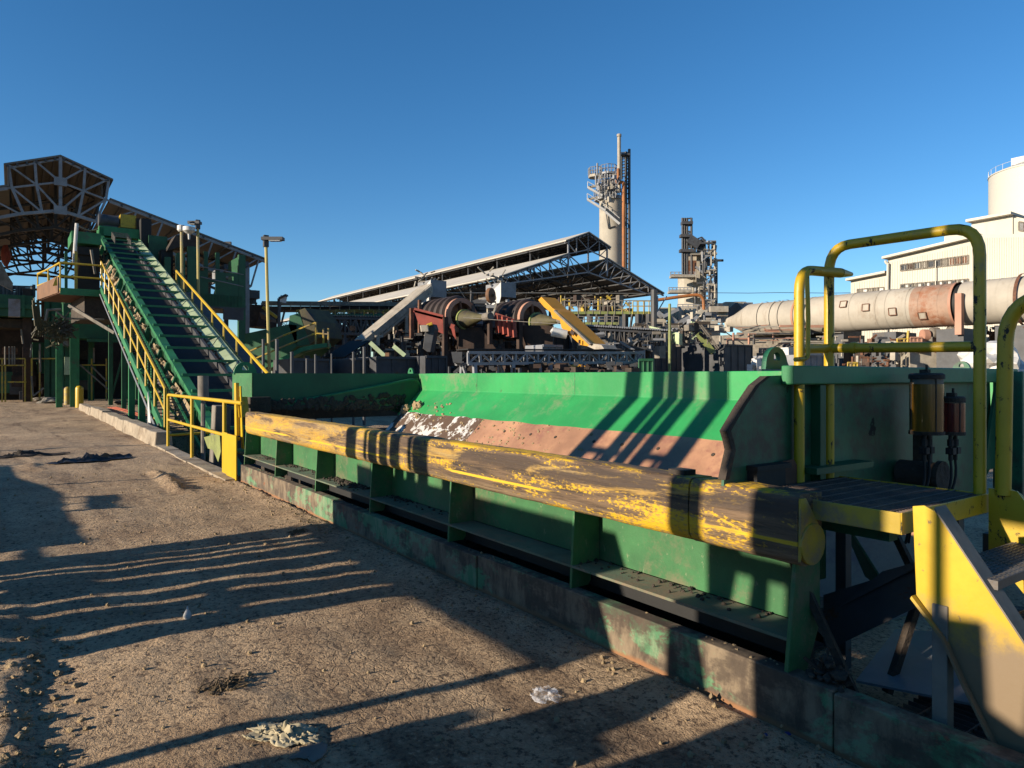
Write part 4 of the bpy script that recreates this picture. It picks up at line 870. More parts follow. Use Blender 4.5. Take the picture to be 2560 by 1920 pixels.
mb = MB(); mb.tube([f(430, 1285), f(500, 1340), f(700, 1345), f(800, 1350)], .05, 5); mb.tube([f(350, 1360), f(365, 1275), f(470, 1270)], .06, 6); mb.build('conduit', 'timber_grey', up)
p = f(245, 1205); mb = MB(); mb.box(SP+5, SP+5.6, p[1]-.9, p[1]-.4, p[2]-.4, p[2]+.5); mb.build('junction_box', 'grey_steel', up)
mb = MB()
for i in range(230):                      # tangle of shredded strips hanging under the deck
    x, y = random.gauss(455, 45), random.gauss(1430, 45); p = f(x, y); a = random.uniform(-.5, .5); mb.beam(p, (p[0]+random.uniform(-.2, .2), p[1]+random.uniform(-.35, .35), p[2]+random.uniform(-.35, .3)), .02, .06)
for i in range(34):
    x = random.uniform(300, 500); p = f(x, 1330+random.uniform(0, 40)); mb.tube([p, (p[0], p[1]-.15, p[2]-.35), (p[0]+.1, p[1]-.35, p[2]-.55-random.random()*.3)], .025, 4)
for i in range(16):
    x = random.uniform(245, 300); p = f(x, random.uniform(1180, 1260)); mb.tube([p, (p[0], p[1]+.1, p[2]-random.uniform(.5, 1.4))], .03, 4)
tag(mb.build('shredded_strips', 'olive', up), None, None, kind='stuff')
# discharge chute standing on it
ch = thing('discharge_chute', 'green box chute above dark rubber flaps on the raised platform', 'chute', (46, 3, zd))
g = lambda x, y: PS(A1(x, y), 46)
a, b = g(548, 665), g(775, 775); mb = MB(); mb.box(46, 49, a[1], b[1], b[2], a[2]); mb.build('hood', 'green_mid', ch)
a, b = g(600, 775), g(740, 1165); mb = MB(); mb.box(46.4, 48.6, a[1], b[1]+.2, zd, a[2]); mb.build('curtain', 'black_gap', ch)
a, b = g(595, 780), g(700, 850); mb = MB(); mb.box(46.2, 46.5, a[1], b[1], b[2], a[2]); mb.build('rubber_flap', 'belt', ch)
mb = MB(); a, b = g(588, 615), g(565, 930); mb.tube([(45.8, a[1], a[2]), (45.8, b[1], b[2])], .09, 8); mb.build('vent_pipe', 'white_steel', ch)
for x in (505, 580): a, b = g(x, 830), g(x, 1160); mb = MB(); mb.beam((45.7, a[1], a[2]), (45.7, b[1], zd), .14, .22); mb.build('frame_post', 'yellow_dirty' if x == 580 else 'green_dark', ch)
mb = MB(); a, b = g(700, 815), g(730, 1000); mb.tube([(45.9, a[1], a[2]), (45.9, b[1], b[2])], .08, 5); mb.build('hanging_strap', 'timber_grey', ch)
mb = MB(); mb.prism([g(590, 900), g(605, 870), g(615, 900), g(600, 1000), g(585, 990)], (.1, 0, 0)); mb.build('side_plate', 'wood_panel', ch)

# ================================ left shed ====================================================
SG = 57.0
sh = thing('process_shed', 'tall open-sided shed with a raised ridge monitor and exposed grey trusses behind the conveyor', 'shed', (70, 4, 0))
k = lambda x, y, s=SG: PS(A1(x, y), s)
LEN = 34
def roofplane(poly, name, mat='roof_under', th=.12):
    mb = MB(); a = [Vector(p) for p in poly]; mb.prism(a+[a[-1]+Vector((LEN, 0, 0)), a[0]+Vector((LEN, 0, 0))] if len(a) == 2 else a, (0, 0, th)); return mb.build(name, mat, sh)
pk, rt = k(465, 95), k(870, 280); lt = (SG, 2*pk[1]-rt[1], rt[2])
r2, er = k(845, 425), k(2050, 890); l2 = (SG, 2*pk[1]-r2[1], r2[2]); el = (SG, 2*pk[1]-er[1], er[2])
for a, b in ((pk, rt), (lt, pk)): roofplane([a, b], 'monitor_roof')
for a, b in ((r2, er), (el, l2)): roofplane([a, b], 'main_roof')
mb = MB(); mb.prism([(SG, l2[1], l2[2]), (SG+LEN, l2[1], l2[2]), (SG+LEN, l2[1], lt[2]), (SG, l2[1], lt[2])], (0, .1, 0)); mb.build('monitor_wall', 'roof_under', sh)
mb = MB(); mb.prism([(SG+1.5, rt[1]-.6, r2[2]+.6), (SG+LEN, rt[1]-.6, r2[2]+.6), (SG+LEN, rt[1]-.6, rt[2]), (SG+1.5, rt[1]-.6, rt[2])], (0, .1, 0)); mb.build('monitor_wall', 'roof_under', sh)
mid = (SG, pk[1], k(480, 290)[2]); low = (SG, pk[1], k(480, 510)[2])
hr, hl = k(845, 435), (SG, 2*pk[1]-k(845, 435)[1], k(845, 435)[2])
lr = k(760, 600); ll = (SG, 2*pk[1]-lr[1], lr[2])
def frame(s, first):
    mb = MB(); w = .12 if first else .12; o = Vector((s-SG, 0, 0)); B = lambda p, q, t=w: mb.beam(Vector(p)+o, Vector(q)+o, t)
    B((SG, pk[1], pk[2]-.15), (SG, rt[1]-.3, rt[2]-.1)); B((SG, pk[1], pk[2]-.15), (SG, lt[1]+.3, lt[2]-.1))
    B(mid, hr); B(mid, hl); B(low, lr, .2); B(low, ll, .2); B(pk, low, .2)
    for f_ in (.46, .92):
        for tp, md, lo in ((rt, hr, lr), (lt, hl, ll)):
            P = Vector(pk).lerp(Vector(tp), f_); Q = Vector(mid).lerp(Vector(md), f_); L = Vector(low).lerp(Vector(lo), f_)
            B(P, Q, .16); B(Q, L, .16)
            if f_ < .5: B(P, mid, .12); B(Q, low, .12)
            else:
                P0 = Vector(mid).lerp(Vector(md), .46); L0 = Vector(low).lerp(Vector(lo), .46); B(P, P0, .12); B(Q, L0, .12)
    # side trusses under the main roof
    for e, t_, lo in ((er, r2, lr), (el, l2, ll)):
        B((SG, t_[1], t_[2]-.12), (SG, e[1], e[2]-.15), .2)
        sgn = 1 if e is er else -1
        bot = (SG, e[1]-sgn*1.2, e[2]-2.2)
        B(lo, bot, .2); n = 6
        for i in range(1, n+1):
            P = Vector(t_).lerp(Vector(e), i/n*.95); Q = Vector(lo).lerp(Vector(bot), i/n); P0 = Vector(t_).lerp(Vector(e), (i-1)/n*.95)
            B(P, Q, .12); B(P, Vector(lo).lerp(Vector(bot), (i-1)/n), .1)
        B((SG, e[1]-sgn*1.5, 0), (SG, e[1]-sgn*1.5, e[2]-.6), .32)
    for j, z in ((low, 0),):
        if first:
            for p in (mid, low): mb.box(SG-.06, SG+.06, p[1]-.38, p[1]+.38, p[2]-.28, p[2]+.28)
    return mb
for i in range(6):
    frame(SG+.15+i*6.6, i == 0).build('truss', 'grey_steel' if i == 0 else 'dark_steel', sh)
mb = MB()
for t_, e in ((r2, er), (el, l2), (pk, rt), (lt, pk)):
    for j in range(6):
        p = Vector(t_).lerp(Vector(e), (j+.4)/6); mb.beam((SG, p.y, p.z-.1), (SG+LEN, p.y, p.z-.1), .12, .18)
mb.split('purlin', 'dark_steel', sh)
mb = MB(); se = SG+LEN   # open framing of the far gable
for i in range(8): z = 5+1.5*i; hw = min(13, (pk[2]-z)*2.3); mb.beam((se, pk[1]-hw, z), (se, pk[1]+hw, z), .22)
for i in range(7): v = pk[1]-12+4*i; mb.beam((se, v, 0), (se, v, er[2]), .3)
mb.build('end_framing', 'rust_dark', sh)
mb = MB(); p = k(1240, 1)
for i in range(4): pp = k(1880-i*70, 935+i*6); mb.beam((SG-.9+i*.3, pp[1]-.1, pp[2]), (SG+8, pp[1]-.1, pp[2]), .3, .4)
mb.split('eave_bracket', 'dark_steel', sh)

# ================================ control cabin ================================================
cb = thing('control_cabin', 'dark green corrugated cabin on stilts with broken-out windows under the shed eave', 'cabin', (53, 12, 0))
SCB = 52.0; k2 = lambda x, y: PS(A1(x, y), SCB)
a, b = k2(1490, 1000), k2(1870, 1370); mb = MB()
def wallholes(v0, v1, z0, z1, holes, s):
    vs = sorted({v0, v1}|{h[0] for h in holes}|{h[1] for h in holes}); zs = sorted({z0, z1}|{h[2] for h in holes}|{h[3] for h in holes})
    for i in range(len(vs)-1):
        for j in range(len(zs)-1):
            c = ((vs[i]+vs[i+1])/2, (zs[j]+zs[j+1])/2)
            if any(h[0] < c[0] < h[1] and h[2] < c[1] < h[3] for h in holes): continue
            mb.box(s, s+.06, vs[i], vs[i+1], zs[j], zs[j+1])
H_ = [(k2(1590, 0)[1], k2(1655, 0)[1], k2(0, 1035)[2], k2(0, 990)[2]), (k2(1600, 0)[1], k2(1655, 0)[1], k2(0, 1150)[2], k2(0, 1060)[2]), (k2(1735, 0)[1], k2(1795, 0)[1], k2(0, 1045)[2], k2(0, 1010)[2])]
H_ = [(h[0], h[1], k2(1620, 1035)[2], k2(1620, 985)[2]) if i == 0 else ((h[0], h[1], k2(1620, 1150)[2], k2(1620, 1062)[2]) if i == 1 else (h[0], h[1], k2(1760, 1046)[2], k2(1760, 1015)[2])) for i, h in enumerate(H_)]
wallholes(a[1], b[1], b[2]+1.0, k2(1700, 985)[2], H_, SCB)
for i in range(34): v = a[1]+(b[1]-a[1])*i/34; mb.beam((SCB-.03, v, b[2]+1.0), (SCB-.03, v, k2(1700, 1160)[2]), .05)
mb.build('front_wall', 'green_dark', cb)
H2 = [(h[0]-1.2, h[1]+1.4, h[2]-.4, h[3]+.6) for h in H_]
mb = MB(); wallholes(a[1], b[1], b[2]+1.0, k2(1700, 985)[2], H2, SCB+4); mb.build('rear_wall', 'green_dark', cb)
mb = MB(); zt = k2(1860, 850)[2]; mb.box(SCB, SCB+4, b[1]-.08, b[1], b[2]+1, zt); mb.build('side_wall', 'green_dark', cb)
mb = MB(); mb.box(SCB-.05, SCB+4, a[1], b[1]+.1, b[2]+.9, b[2]+1.05); mb.box(SCB-.03, SCB+.1, k2(1715, 0)[1], b[1], b[2]+.15, b[2]+1); mb.build('floor', 'dark_steel', cb)
for x in (1500, 1585, 1675, 1860):
    p = k2(x, 900); mb = MB(); mb.beam((SCB+.2, p[1], 0 if x in (1500, 1860) else b[2]+1), (SCB+.2, p[1], zt), .45 if x in (1500, 1860) else .25); mb.build('column', 'green_dark', cb)
mb = MB(); mb.tube([k2(1540, 940), k2(1870, 1003)], .04, 5); mb.tube([k2(1540, 1020), k2(1870, 1095)], .04, 5); mb.build('rail', 'grey_steel', cb)
mb = MB(); mb.box(SCB+.5, SCB+2, k2(1680, 0)[1], k2(1728, 0)[1], k2(1700, 1050)[2], k2(1700, 955)[2]); mb.build('cabinet', 'grey_steel', cb)
# posts and boxes between conveyor and cabin
mc = thing('steel_gantry', 'dark green steel gantry with hung plates between the conveyor head and the cabin', 'steel frame', (50, 9, 0))
k3 = lambda x, y: PS(A1(x, y), 49)
for x, y0, y1, w in ((1385, 840, 1400, .5), (1470, 790, 1400, .5), (1285, 870, 1300, .35)):
    a, b = k3(x, y0), k3(x, y1); mb = MB(); mb.beam((49, a[1], 0), (49, a[1], a[2]), w, .3); mb.build('post', 'green_dark', mc)
mb = MB(); mb.prism([k3(1345, 860), k3(1390, 840), k3(1385, 960), k3(1350, 1030)], (.1, 0, 0)); mb.build('pale_plate', 'green_pale', mc)
mb = MB(); mb.prism([k3(1450, 790), k3(1490, 785), k3(1485, 900), k3(1465, 880)], (.1, 0, 0)); mb.build('pale_plate', 'green_mid', mc)
mb = MB(); mb.prism([k3(1280, 820), k3(1350, 700), k3(1480, 700), k3(1560, 760), k3(1500, 800), k3(1380, 790)], (1.5, 0, 0)); mb.build('canopy', 'mud_steel', mc)
mb = MB(); a, b = k3(1250, 800), k3(1340, 1150); mb.box(49.5, 51, a[1], b[1], b[2], a[2]); mb.build('dark_panel', 'black_gap', mc)

# ================================ lamp posts ====================================================
def lamp(px, py_top, py_bot, Y, r_, arm, mat, label, head='flood', dz=0):
    p = PD(px, Y) if isinstance(px, tuple) else PD((px, py_top), Y)
    p = PD((px, py_top), Y); o = thing('lamp_post', label, 'lamp post', (p[0], p[1], 0), 'lamp posts about the conveyors')
    lean = PD((px+dz, py_top), Y)
    base = PD((px-dz, py_top), Y)
    mb = MB(); mb.tube([(base[0], base[1], 0), (p[0], p[1], p[2]*.5), (lean[0], lean[1], p[2])], [r_*1.15, r_*1.05, r_], 8); mb.build('pole', mat, o, smooth=True)
    e = PD((px+dz+arm, py_top), Y); d = Vector(e)-Vector(lean); d.z = 0; t = Vector(lean); n = d.normalized() if d.length > 0 else Vector((1, 0, 0))
    if head == 'flood':
        mb = MB(); mb.beam(t+n*-.15, t+d, r_*5.2, r_*2.0); mb.beam(t+Vector((0, 0, -.35)), t+Vector((0, 0, .15)), r_*3); mb.build('lamp_head', 'dark_steel', o)
        mb = MB(); mb.beam(t+d*.22+Vector((0, 0, -r_*1.25)), t+d*.85+Vector((0, 0, -r_*1.25)), r_*4.4, r_*.5); mb.build('lens', 'lamp_lens', o)
    elif head == 'tilt':
        mb = MB(); mb.beam(t+d*.1, t+d+Vector((0, 0, .25)), .55, .12); mb.tube([t, t+d*.4], .05, 6); mb.build('lamp_head', 'dark_steel', o)
        mb = MB(); mb.prism([t+d*.35+Vector((.1, -.1, -.25)), t+d*.5+Vector((.1, -.1, .25)), t+d*1.25+Vector((.1, -.1, .1)), t+d*1.1+Vector((.1, -.1, -.35))], (-.06, -.06, 0)); mb.build('lens', 'lamp_lens', o)
    else:
        mb = MB(); mb.lathe(t+Vector((0, 0, -.1)), [(0, .36), (r_*2, .36), (r_*3, .32), (r_*3, .08), (r_*2, 0), (0, 0)], 14); mb.build('lamp_head', 'white_steel', o)
    return o
lamp(DD(579.5, 0)[0], DD(0, 516)[1], 0, 30, .066, 44, 'pole_yellow', 'tall lone yellow lamp post with a flat floodlight head right of the conveyor', 'flood', -6)
lamp(A1(1400, 0)[0], A1(0, 660)[1], 0, 39, .075, 0, 'pole_yellow', 'yellow lamp post with a round white lamp behind the conveyor', 'round', -2)
q = lamp(A1(1525, 0)[0], A1(0, 605)[1], 0, 39, .075, -22, 'pole_yellow', 'yellow lamp post with a swan arm and white lamp pot behind the conveyor', 'flood', -2)
lamp(A3(385, 0)[0], A3(0, 735)[1], 0, 52, .12, 20, 'dark_steel', 'short grey lamp post with a tilted white floodlight behind the yellow lamp post', 'tilt', 0)
p = PD(A1(1452, 635), 38.6); o = thing('lamp_post', 'white bell lamp hung between the two yellow lamp posts behind the conveyor', 'lamp', (p[0], p[1], p[2]-.6))
mb = MB(); mb.lathe((p[0], p[1], p[2]-.35), [(.05, -.35), (.07, -.05), (.18, 0), (.32, .12), (.32, .32), (0, .36)], 16); mb.build('lamp_head', 'white_steel', o, smooth=True)
mb = MB(); mb.tube([(p[0], p[1], p[2]+.2), PD(A1(1480, 600), 38.8), PD(A1(1525, 605), 39)], .05, 6); mb.build('arm', 'dark_steel', o)
o.name = 'hanging_lamp'
p = PD(A1(1750, 760), 75); o = thing('roof_lamp', 'tiny twin floodlight on a short stalk above the shed eave', 'floodlight', (p[0], p[1], p[2]-2))
mb = MB(); mb.tube([(p[0], p[1], p[2]-2.5), p], .1, 6); mb.beam(PD(A1(1728, 762), 75), PD(A1(1775, 762), 75), .3); mb.build('floodlight', 'dark_steel', o)

# ================================ bollards ======================================================
bl = [((610, 672), 168, 28, 'yellow_clean', 'nearest bright yellow bollard standing alone at the end of the kerb blocks'),
      ((384, 612), 118, 26, 'yellow_clean', 'bright yellow bollard in front of the leftmost green column'),
      ((520, 652), 140, 25, 'yellow_dirty', 'dull yellow bollard just left of the big green column'),
      ((431, 612), 112, 17, 'yellow_dirty', 'dull yellow bollard close to the right of a bright one'),
      ((344, 592), 108, 16, 'yellow_dirty', 'dull yellow bollard hidden partly behind a bright one'),
      ((474, 625), 118, 20, 'timber_grey', 'grey bollard between two dull yellow ones'),
      ((36, 580), 95, 16, 'yellow', 'farthest yellow bollard at the left edge by the brown machinery')]
for (x, y), hpx, w, m_, lab in bl:
    b = PG(A2(x, y)); Y = b[0]*CS+b[1]*SN; hh = hpx/3.072/F*Y; r_ = w/3.072/F*Y
    mb = MB(); mb.lathe((b[0], b[1], 0), [(r_, -.1), (r_, hh-r_), (r_*.93, hh-r_*.5), (r_*.6, hh-r_*.12), (0, hh)], 18)
    solo(mb, 'bollard', m_, lab, 'bollard', 'bollards in front of the columns', smooth=True)

# ================================ machinery hall at far left ====================================
ml = thing('sorting_plant', 'dark rusty machinery hall with green columns under a green bunker at the far left', 'machinery', (58, 0, 0))
k = lambda x, y, s=58: PS(A2(x, y), s)
mb = MB(); a, b = k(-80, 60), k(860, 590); mb.box(62, 62.2, a[1]-6, 9, 0, PS(A1(0, 1380), 62)[2]); mb.build('back_wall', 'rust_dark', ml)
k1 = lambda x, y, s=56: PS(A1(x, y), s)
a, b, c_ = k1(-60, 1150), k1(255, 1260), k1(255, 1330)
mb = MB(); mb.box(56, 60, a[1]-3, b[1], c_[2], a[2]); mb.box(55.8, 56, a[1]-3, b[1], k1(100, 1262)[2], k1(100, 1230)[2]); mb.beam((55.8, k1(178, 0)[1], c_[2]), (55.8, k1(178, 0)[1], a[2]), .15); mb.build('bunker', 'green_dark', ml)
mb = MB(); a, b = k1(-60, 1330), k1(250, 1410); mb.box(57, 60, a[1]-3, b[1]+4, b[2], a[2]); mb.build('beam', 'mud_steel', ml)
a, b = k(590, 40), k(870, 135); mb = MB(); mb.box(54, 57, a[1]-1, b[1]+1, b[2]-.3, a[2]+1.6); a, b = k(630, 165), k(850, 190); mb.box(53.8, 54, a[1], b[1], b[2], a[2]); mb.build('header_beam', 'green_dark', ml)
for x, w in ((207, .5), (365, .42), (402, .42), (458, .42), (525, .5), (1050, .4), (690, .35)):
    p = k(x, 300); mb = MB(); mb.beam((57, p[1], 0), (57, p[1], 7.5), w, w); mb.build('column', 'green_dark' if x != 207 else 'rust_dark', ml)
for x in (40, 72, 95, 112):
    a, b = k(x, 210), k(x, 345); mb = MB(); mb.tube([(56.5, a[1], a[2]), (56.5, b[1], b[2])], .055, 6); mb.build('pipe', 'timber_grey', ml)
mb = MB()
for z, x0, x1 in ((300, -60, 190), (350, -60, 190), (300, 240, 440), (348, 600, 800), (475, 60, 200)):
    a, b = k(x0, z), k(x1, z); mb.beam((56.6, a[1], a[2]), (56.6, b[1], b[2]), .09)
for x in (18, 42, 190, 240, 300, 690, 800): a, b = k(x, 300), k(x, 580); mb.beam((56.6, a[1], a[2]), (56.6, b[1], .0), .09)
mb.split('rail', 'yellow_dirty', ml)
mb = MB()
for x, y0, x1, y1 in ((600, 345, 810, 530), (680, 350, 800, 470), (240, 190, 230, 290), (160, 80, 175, 190), (300, 190, 305, 400), (705, 220, 705, 330), (430, 380, 455, 345), (238, 430, 250, 570), (250, 580, 330, 520)):
    a, b = k(x, y0), k(x1, y1); mb.tube([(56.4, a[1], a[2]), (56.4, b[1], b[2])], .06, 5)
mb.split('hanging_pipe', 'timber_grey', ml)
for i in range(26):
    x, y = random.uniform(-40, 560), random.uniform(90, 560); p = k(x, y); s = random.uniform(58.5, 61.5); w, h_ = random.uniform(.5, 1.6), random.uniform(.4, 1.5)
    if p[2]-h_ < 0: h_ = max(.2, p[2]*.9)
    mb = MB(); mb.box(s, s+1, p[1], p[1]+w, max(0, p[2]-h_), p[2]); mb.build('machine_panel', random.choice(['rust_dark', 'rust', 'dark_steel', 'green_dark', 'mud_steel']), ml)
p = k(535, 355); mb = MB(); mb.box(56, 56.4, p[1]-.4, p[1]+.3, p[2]-.6, p[2]+.6); mb.build('switch_box', 'green_pale', ml)
mb = MB(); p = k(520, 185); mb.lathe((56, p[1], p[2]), [(0, -.2), (.55, -.2), (.45, .2), (0, .4)], 12); mb.build('lamp_shade', 'timber_grey', ml)
# big hanging tarp at the left edge and pipes on the bunker
a = [k1(x, y, 50) for x, y in ((-40, 900), (10, 905), (60, 1010), (100, 1070), (95, 1130), (-40, 1060))]; mb = MB(); mb.sheet(a, .1); solo(mb, 'tarpaulin', 'timber_grey', 'tan tarpaulin hanging at the left edge above the green bunker', 'tarpaulin')
mb = MB()
for i in range(24): x = random.uniform(-20, 270); a = k1(x, 1090+random.uniform(-30, 40)); mb.tube([(57, a[1], a[2]), (57, a[1], k1(0, 1150)[2])], random.uniform(.05, .16), 6)
for i in range(6): a, b = k1(-30, 1070+18*i), k1(270, 1080+16*i); mb.beam((57.5, a[1], a[2]), (57.5, b[1], b[2]), .12)
solo(mb, 'valve_bank', 'dark_steel', 'row of grey pipes and valves along the top of the green bunker', 'pipework')
a = k1(45, 860, 70); mb = MB(); mb.blob(a, .55, .3, 2, 2, (.8, .6, 1.6)); solo(mb, 'red_bundle', 'red', 'dark red bundle hanging in the shed at the left', 'bundle')
p0, p1 = PG(A2(830, 690)), PG(A2(1075, 760)); mb = MB()
for i in range(4): mb.tube([(p0[0]+random.uniform(-.4, .4), p0[1]+.12*i, .12), ((p0[0]+p1[0])/2, (p0[1]+p1[1])/2+.1*i+random.uniform(-.1, .1), .15), (p1[0]+.1*i, p1[1]+.1*i, .1)], .025, 6)
solo(mb, 'orange_hose', 'hose_orange', 'orange hoses lying on the dirt behind the kerb blocks', 'hose')
for i, (x, y, r_) in enumerate(((400, 640, .5), (340, 620, .45), (1000, 650, .5), (470, 610, .35))):
    p = PG(A2(x, y)); mb = MB(); mb.blob((p[0], p[1], .05), r_, .45, 3, 1.6, (1, 1.3, .5)); solo(mb, 'dirt_heap', 'timber_grey' if i < 2 else 'mud_steel', ['grey dirt heap at the foot of the bright yellow bollard', 'second grey dirt heap farther left by the bollards', 'clay heap behind the orange hoses', 'dark dirt heap between the bollards'][i], 'dirt heap', 'dirt heaps by the bollards')
# ================================ second shed ===================================================
S2 = 60.0; K = lambda x, y, s=S2: PS(A4(x, y), s)
s2 = thing('storage_shed', 'long open shed with pale sheet roof and raised ridge monitor in the middle distance', 'shed', (80, 50, 0))
pk, rt, r2, er = K(1495, 65), K(1670, 185), K(1650, 275), K(2090, 548)
mir = lambda p: (p[0], 2*pk[1]-p[1], p[2])
L2 = 78
def slab(p, q, name, mat, th, dz=0, s0=S2, ln=L2):
    mb = MB(); mb.prism([(s0, p[1], p[2]+dz), (s0, q[1], q[2]+dz), (s0+ln, q[1], q[2]+dz), (s0+ln, p[1], p[2]+dz)], (0, 0, th)); return mb.build(name, mat, s2)
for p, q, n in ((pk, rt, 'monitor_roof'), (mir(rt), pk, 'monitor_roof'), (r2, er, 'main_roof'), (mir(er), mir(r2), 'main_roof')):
    slab(p, q, n, 'roof', .1); slab(p, q, 'roof_lining', 'roof_under', .05, -.08, S2+.02, L2-.04)  # second, browner sheet puts the shade of the underside into colour
mid = (S2, pk[1], K(1495, 200)[2]); bz = K(1650, 520)[2]
for i in range(12):
    o = Vector((i*7+.2, 0, 0)); mb = MB(); B = lambda p, q, t=.18: mb.beam(Vector(p)+o, Vector(q)+o, t*.72)
    for e, tt in ((er, r2), (mir(er), mir(r2))):
        m = rt if e is er else mir(rt); sg = 1 if e is er else -1
        B((S2, m[1]-sg*.5, m[2]-.05), (S2, m[1]-sg*.5, tt[2]-2.0), .22); B((S2, pk[1], pk[2]-.2), (S2, m[1], m[2]-.2)); B((S2, tt[1], tt[2]-.2), (S2, e[1], e[2]-.25), .24); B((S2, pk[1], mid[2]), (S2, m[1]-sg*.5, tt[2]), .16); B((S2, pk[1], pk[2]-.2), (S2, pk[1], bz+1.6), .2)
        P = Vector(pk).lerp(Vector(m), .5); B(P, (S2, P.y, mid[2]-.4), .14); B(P, mid, .12); B((S2, P.y, mid[2]-.6), (S2, m[1]-sg*.5, m[2]-.2), .12)
        bot = (S2, e[1]-sg*1.0, e[2]-.6); low = (S2, pk[1], bz+1.8)
        B(low, bot, .2)
        n = 7
        for j in range(n):
            a = Vector(tt).lerp(Vector(e), j/n); b = Vector(low).lerp(Vector(bot), (j+.0)/n); c_ = Vector(low).lerp(Vector(bot), (j+1)/n)
            B(a, b, .14); B(a, c_, .1)
        B((S2, e[1]-sg*1.2, 0), (S2, e[1]-sg*1.2, e[2]-.4), .4); B((S2, e[1]-sg*1.2, e[2]-2.5), (S2, e[1]+sg*.6, e[2]-.3), .14)
    mb.build('truss', 'dark_steel' if i else 'grey_steel', s2)
mb = MB()
for p, q in ((r2, er), (mir(er), mir(r2)), (pk, rt), (mir(rt), pk)):
    for j in range(6): a = Vector(p).lerp(Vector(q), (j+.4)/6); mb.beam((S2, a.y, a.z-.22), (S2+L2, a.y, a.z-.22), .12, .2)
mb.split('purlin', 'dark_steel', s2)
mb = MB(); mb.box(S2+30, S2+30.2, mir(er)[1], er[1], 0, er[2]-1.5); mb.build('inner_wall', 'rust_dark', s2)

# ================================ concrete stack ================================================
YT = 110; T_ = lambda x, y, Y=YT: PD(A5(x, y), Y); m_ = YT/F/2.962
c0 = T_(436, 590); tw = thing('concrete_stack', 'tall pale concrete stack with steel platforms, stairs and an orange pipe behind the long shed', 'stack', (c0[0], c0[1], 0))
rT = 85*m_
mb = MB(); mb.lathe((c0[0], c0[1], 0), [(rT*1.03, 0), (rT, c0[2]), (0, c0[2])], 40); mb.build('shaft', 'concrete', tw, smooth=True)
def disc(x0, x1, y, h, mat, name, sides=8):
    a, b = T_(x0, y), T_(x1, y); c_ = ((a[0]+b[0])/2, (a[1]+b[1])/2); r_ = (Vector(a)-Vector(b)).length/2*1.06
    mb = MB(); mb.lathe((c_[0], c_[1], a[2]), [(0, -h), (r_, -h), (r_, 0), (0, 0)], sides)
    o = mb.build(name, mat, tw)
    mb = MB()
    for z in (.55, 1.1): mb.tube([(c_[0]+r_*math.cos(i*2*math.pi/sides), c_[1]+r_*math.sin(i*2*math.pi/sides), a[2]+z) for i in range(sides+1)], .05, 4)
    for i in range(sides*2): q = i*math.pi/sides; k = r_*(1 if i % 2 == 0 else math.cos(math.pi/sides)); mb.beam((c_[0]+k*math.cos(q), c_[1]+k*math.sin(q), a[2]), (c_[0]+k*math.cos(q), c_[1]+k*math.sin(q), a[2]+1.1), .08)
    mb.build('railing', 'grey_steel', tw); return c_, r_
disc(318, 522, 575, .5, 'grey_steel', 'platform'); disc(330, 482, 490, .5, 'grey_steel', 'platform'); disc(272, 368, 410, .4, 'pale_steel', 'platform'); disc(355, 480, 395, .3, 'grey_steel', 'platform')
a = T_(420, 575); mb = MB(); mb.lathe((a[0], a[1], a[2]), [(65*m_, 0), (65*m_, 70*m_), (50*m_, 130*m_), (0, 130*m_)], 12)
mb.build('head_drum', 'dark_steel', tw)
mb = MB()
for i in range(22): x, y = random.uniform(345, 480), random.uniform(395, 565); p, q = T_(x, y, YT-2), T_(x+random.uniform(-25, 25), y+random.uniform(-40, 40), YT-2); mb.beam(p, q, .16)
for i in range(7): x = 352+20*i; p, q = T_(x, 575, YT-2.3), T_(x, 400, YT-2.3); mb.beam(p, q, .14)
mb.beam(T_(336, 320, YT-2), T_(336, 410, YT-2), .2); mb.beam(T_(325, 410, YT-2), T_(325, 490, YT-2), .2); mb.build('frame', 'grey_steel', tw)
for a, b in (((265, 500), (372, 560)), ((262, 588), (395, 672)), ((395, 680), (500, 770))):
    mb = MB(); p, q = T_(*a, YT-2.4), T_(*b, YT-2.4); mb.beam(p, q, .3, .3); mb.beam((p[0], p[1], p[2]+.9), (q[0], q[1], q[2]+.9), .08); mb.beam((p[0], p[1], p[2]), (p[0], p[1], p[2]+.9), .08); mb.build('stair', 'white_steel', tw)
mb = MB(); mb.beam(T_(265, 500, YT-2), T_(330, 488, YT-2), .4, .3); mb.beam(T_(262, 590, YT-2), T_(330, 575, YT-2), .4, .3); mb.build('landing', 'pale_steel', tw)
mb = MB(); mb.tube([T_(400, 690, YT-1.9), T_(418, 800, YT-1.9), T_(470, 785, YT-1.9)], .09, 5); mb.tube([T_(385, 590, YT-1.9), T_(402, 680, YT-1.9)], .09, 5); mb.build('loose_cable', 'dark_steel', tw)
mb = MB(); mb.tube([T_(497, 535, YT-2.1), T_(497, 125, YT-2.1)], 13.5*m_, 12); mb.lathe(T_(497, 118, YT-2.1), [(17*m_, -.1), (17*m_, .25), (0, .3)], 12); mb.build('vent_pipe', 'pale_steel', tw, smooth=True)
mb = MB(); mb.tube(arc(T_(481, 448, YT-2.6), T_(481, 468, YT-2.6), T_(500, 462, YT-2.6))+arc(T_(510, 460, YT-2.6), T_(531, 455, YT-2.6), T_(531, 490, YT-2.6))+[T_(531, 1120, YT-2.6)], 12.5*m_, 12); mb.tube([T_(491, 360, YT-2.6), T_(491, 460, YT-2.6)], 11*m_, 10); mb.build('orange_pipe', 'orange_pipe', tw, smooth=True)
mb = MB()
for x in (547, 572): mb.beam(T_(x, 235 if x < 560 else 215, YT-1), T_(x, 1140, YT-1), .3)
for i in range(24): y = 250+37*i; mb.beam(T_(547, y, YT-1), T_(572, y, YT-1), .16); 
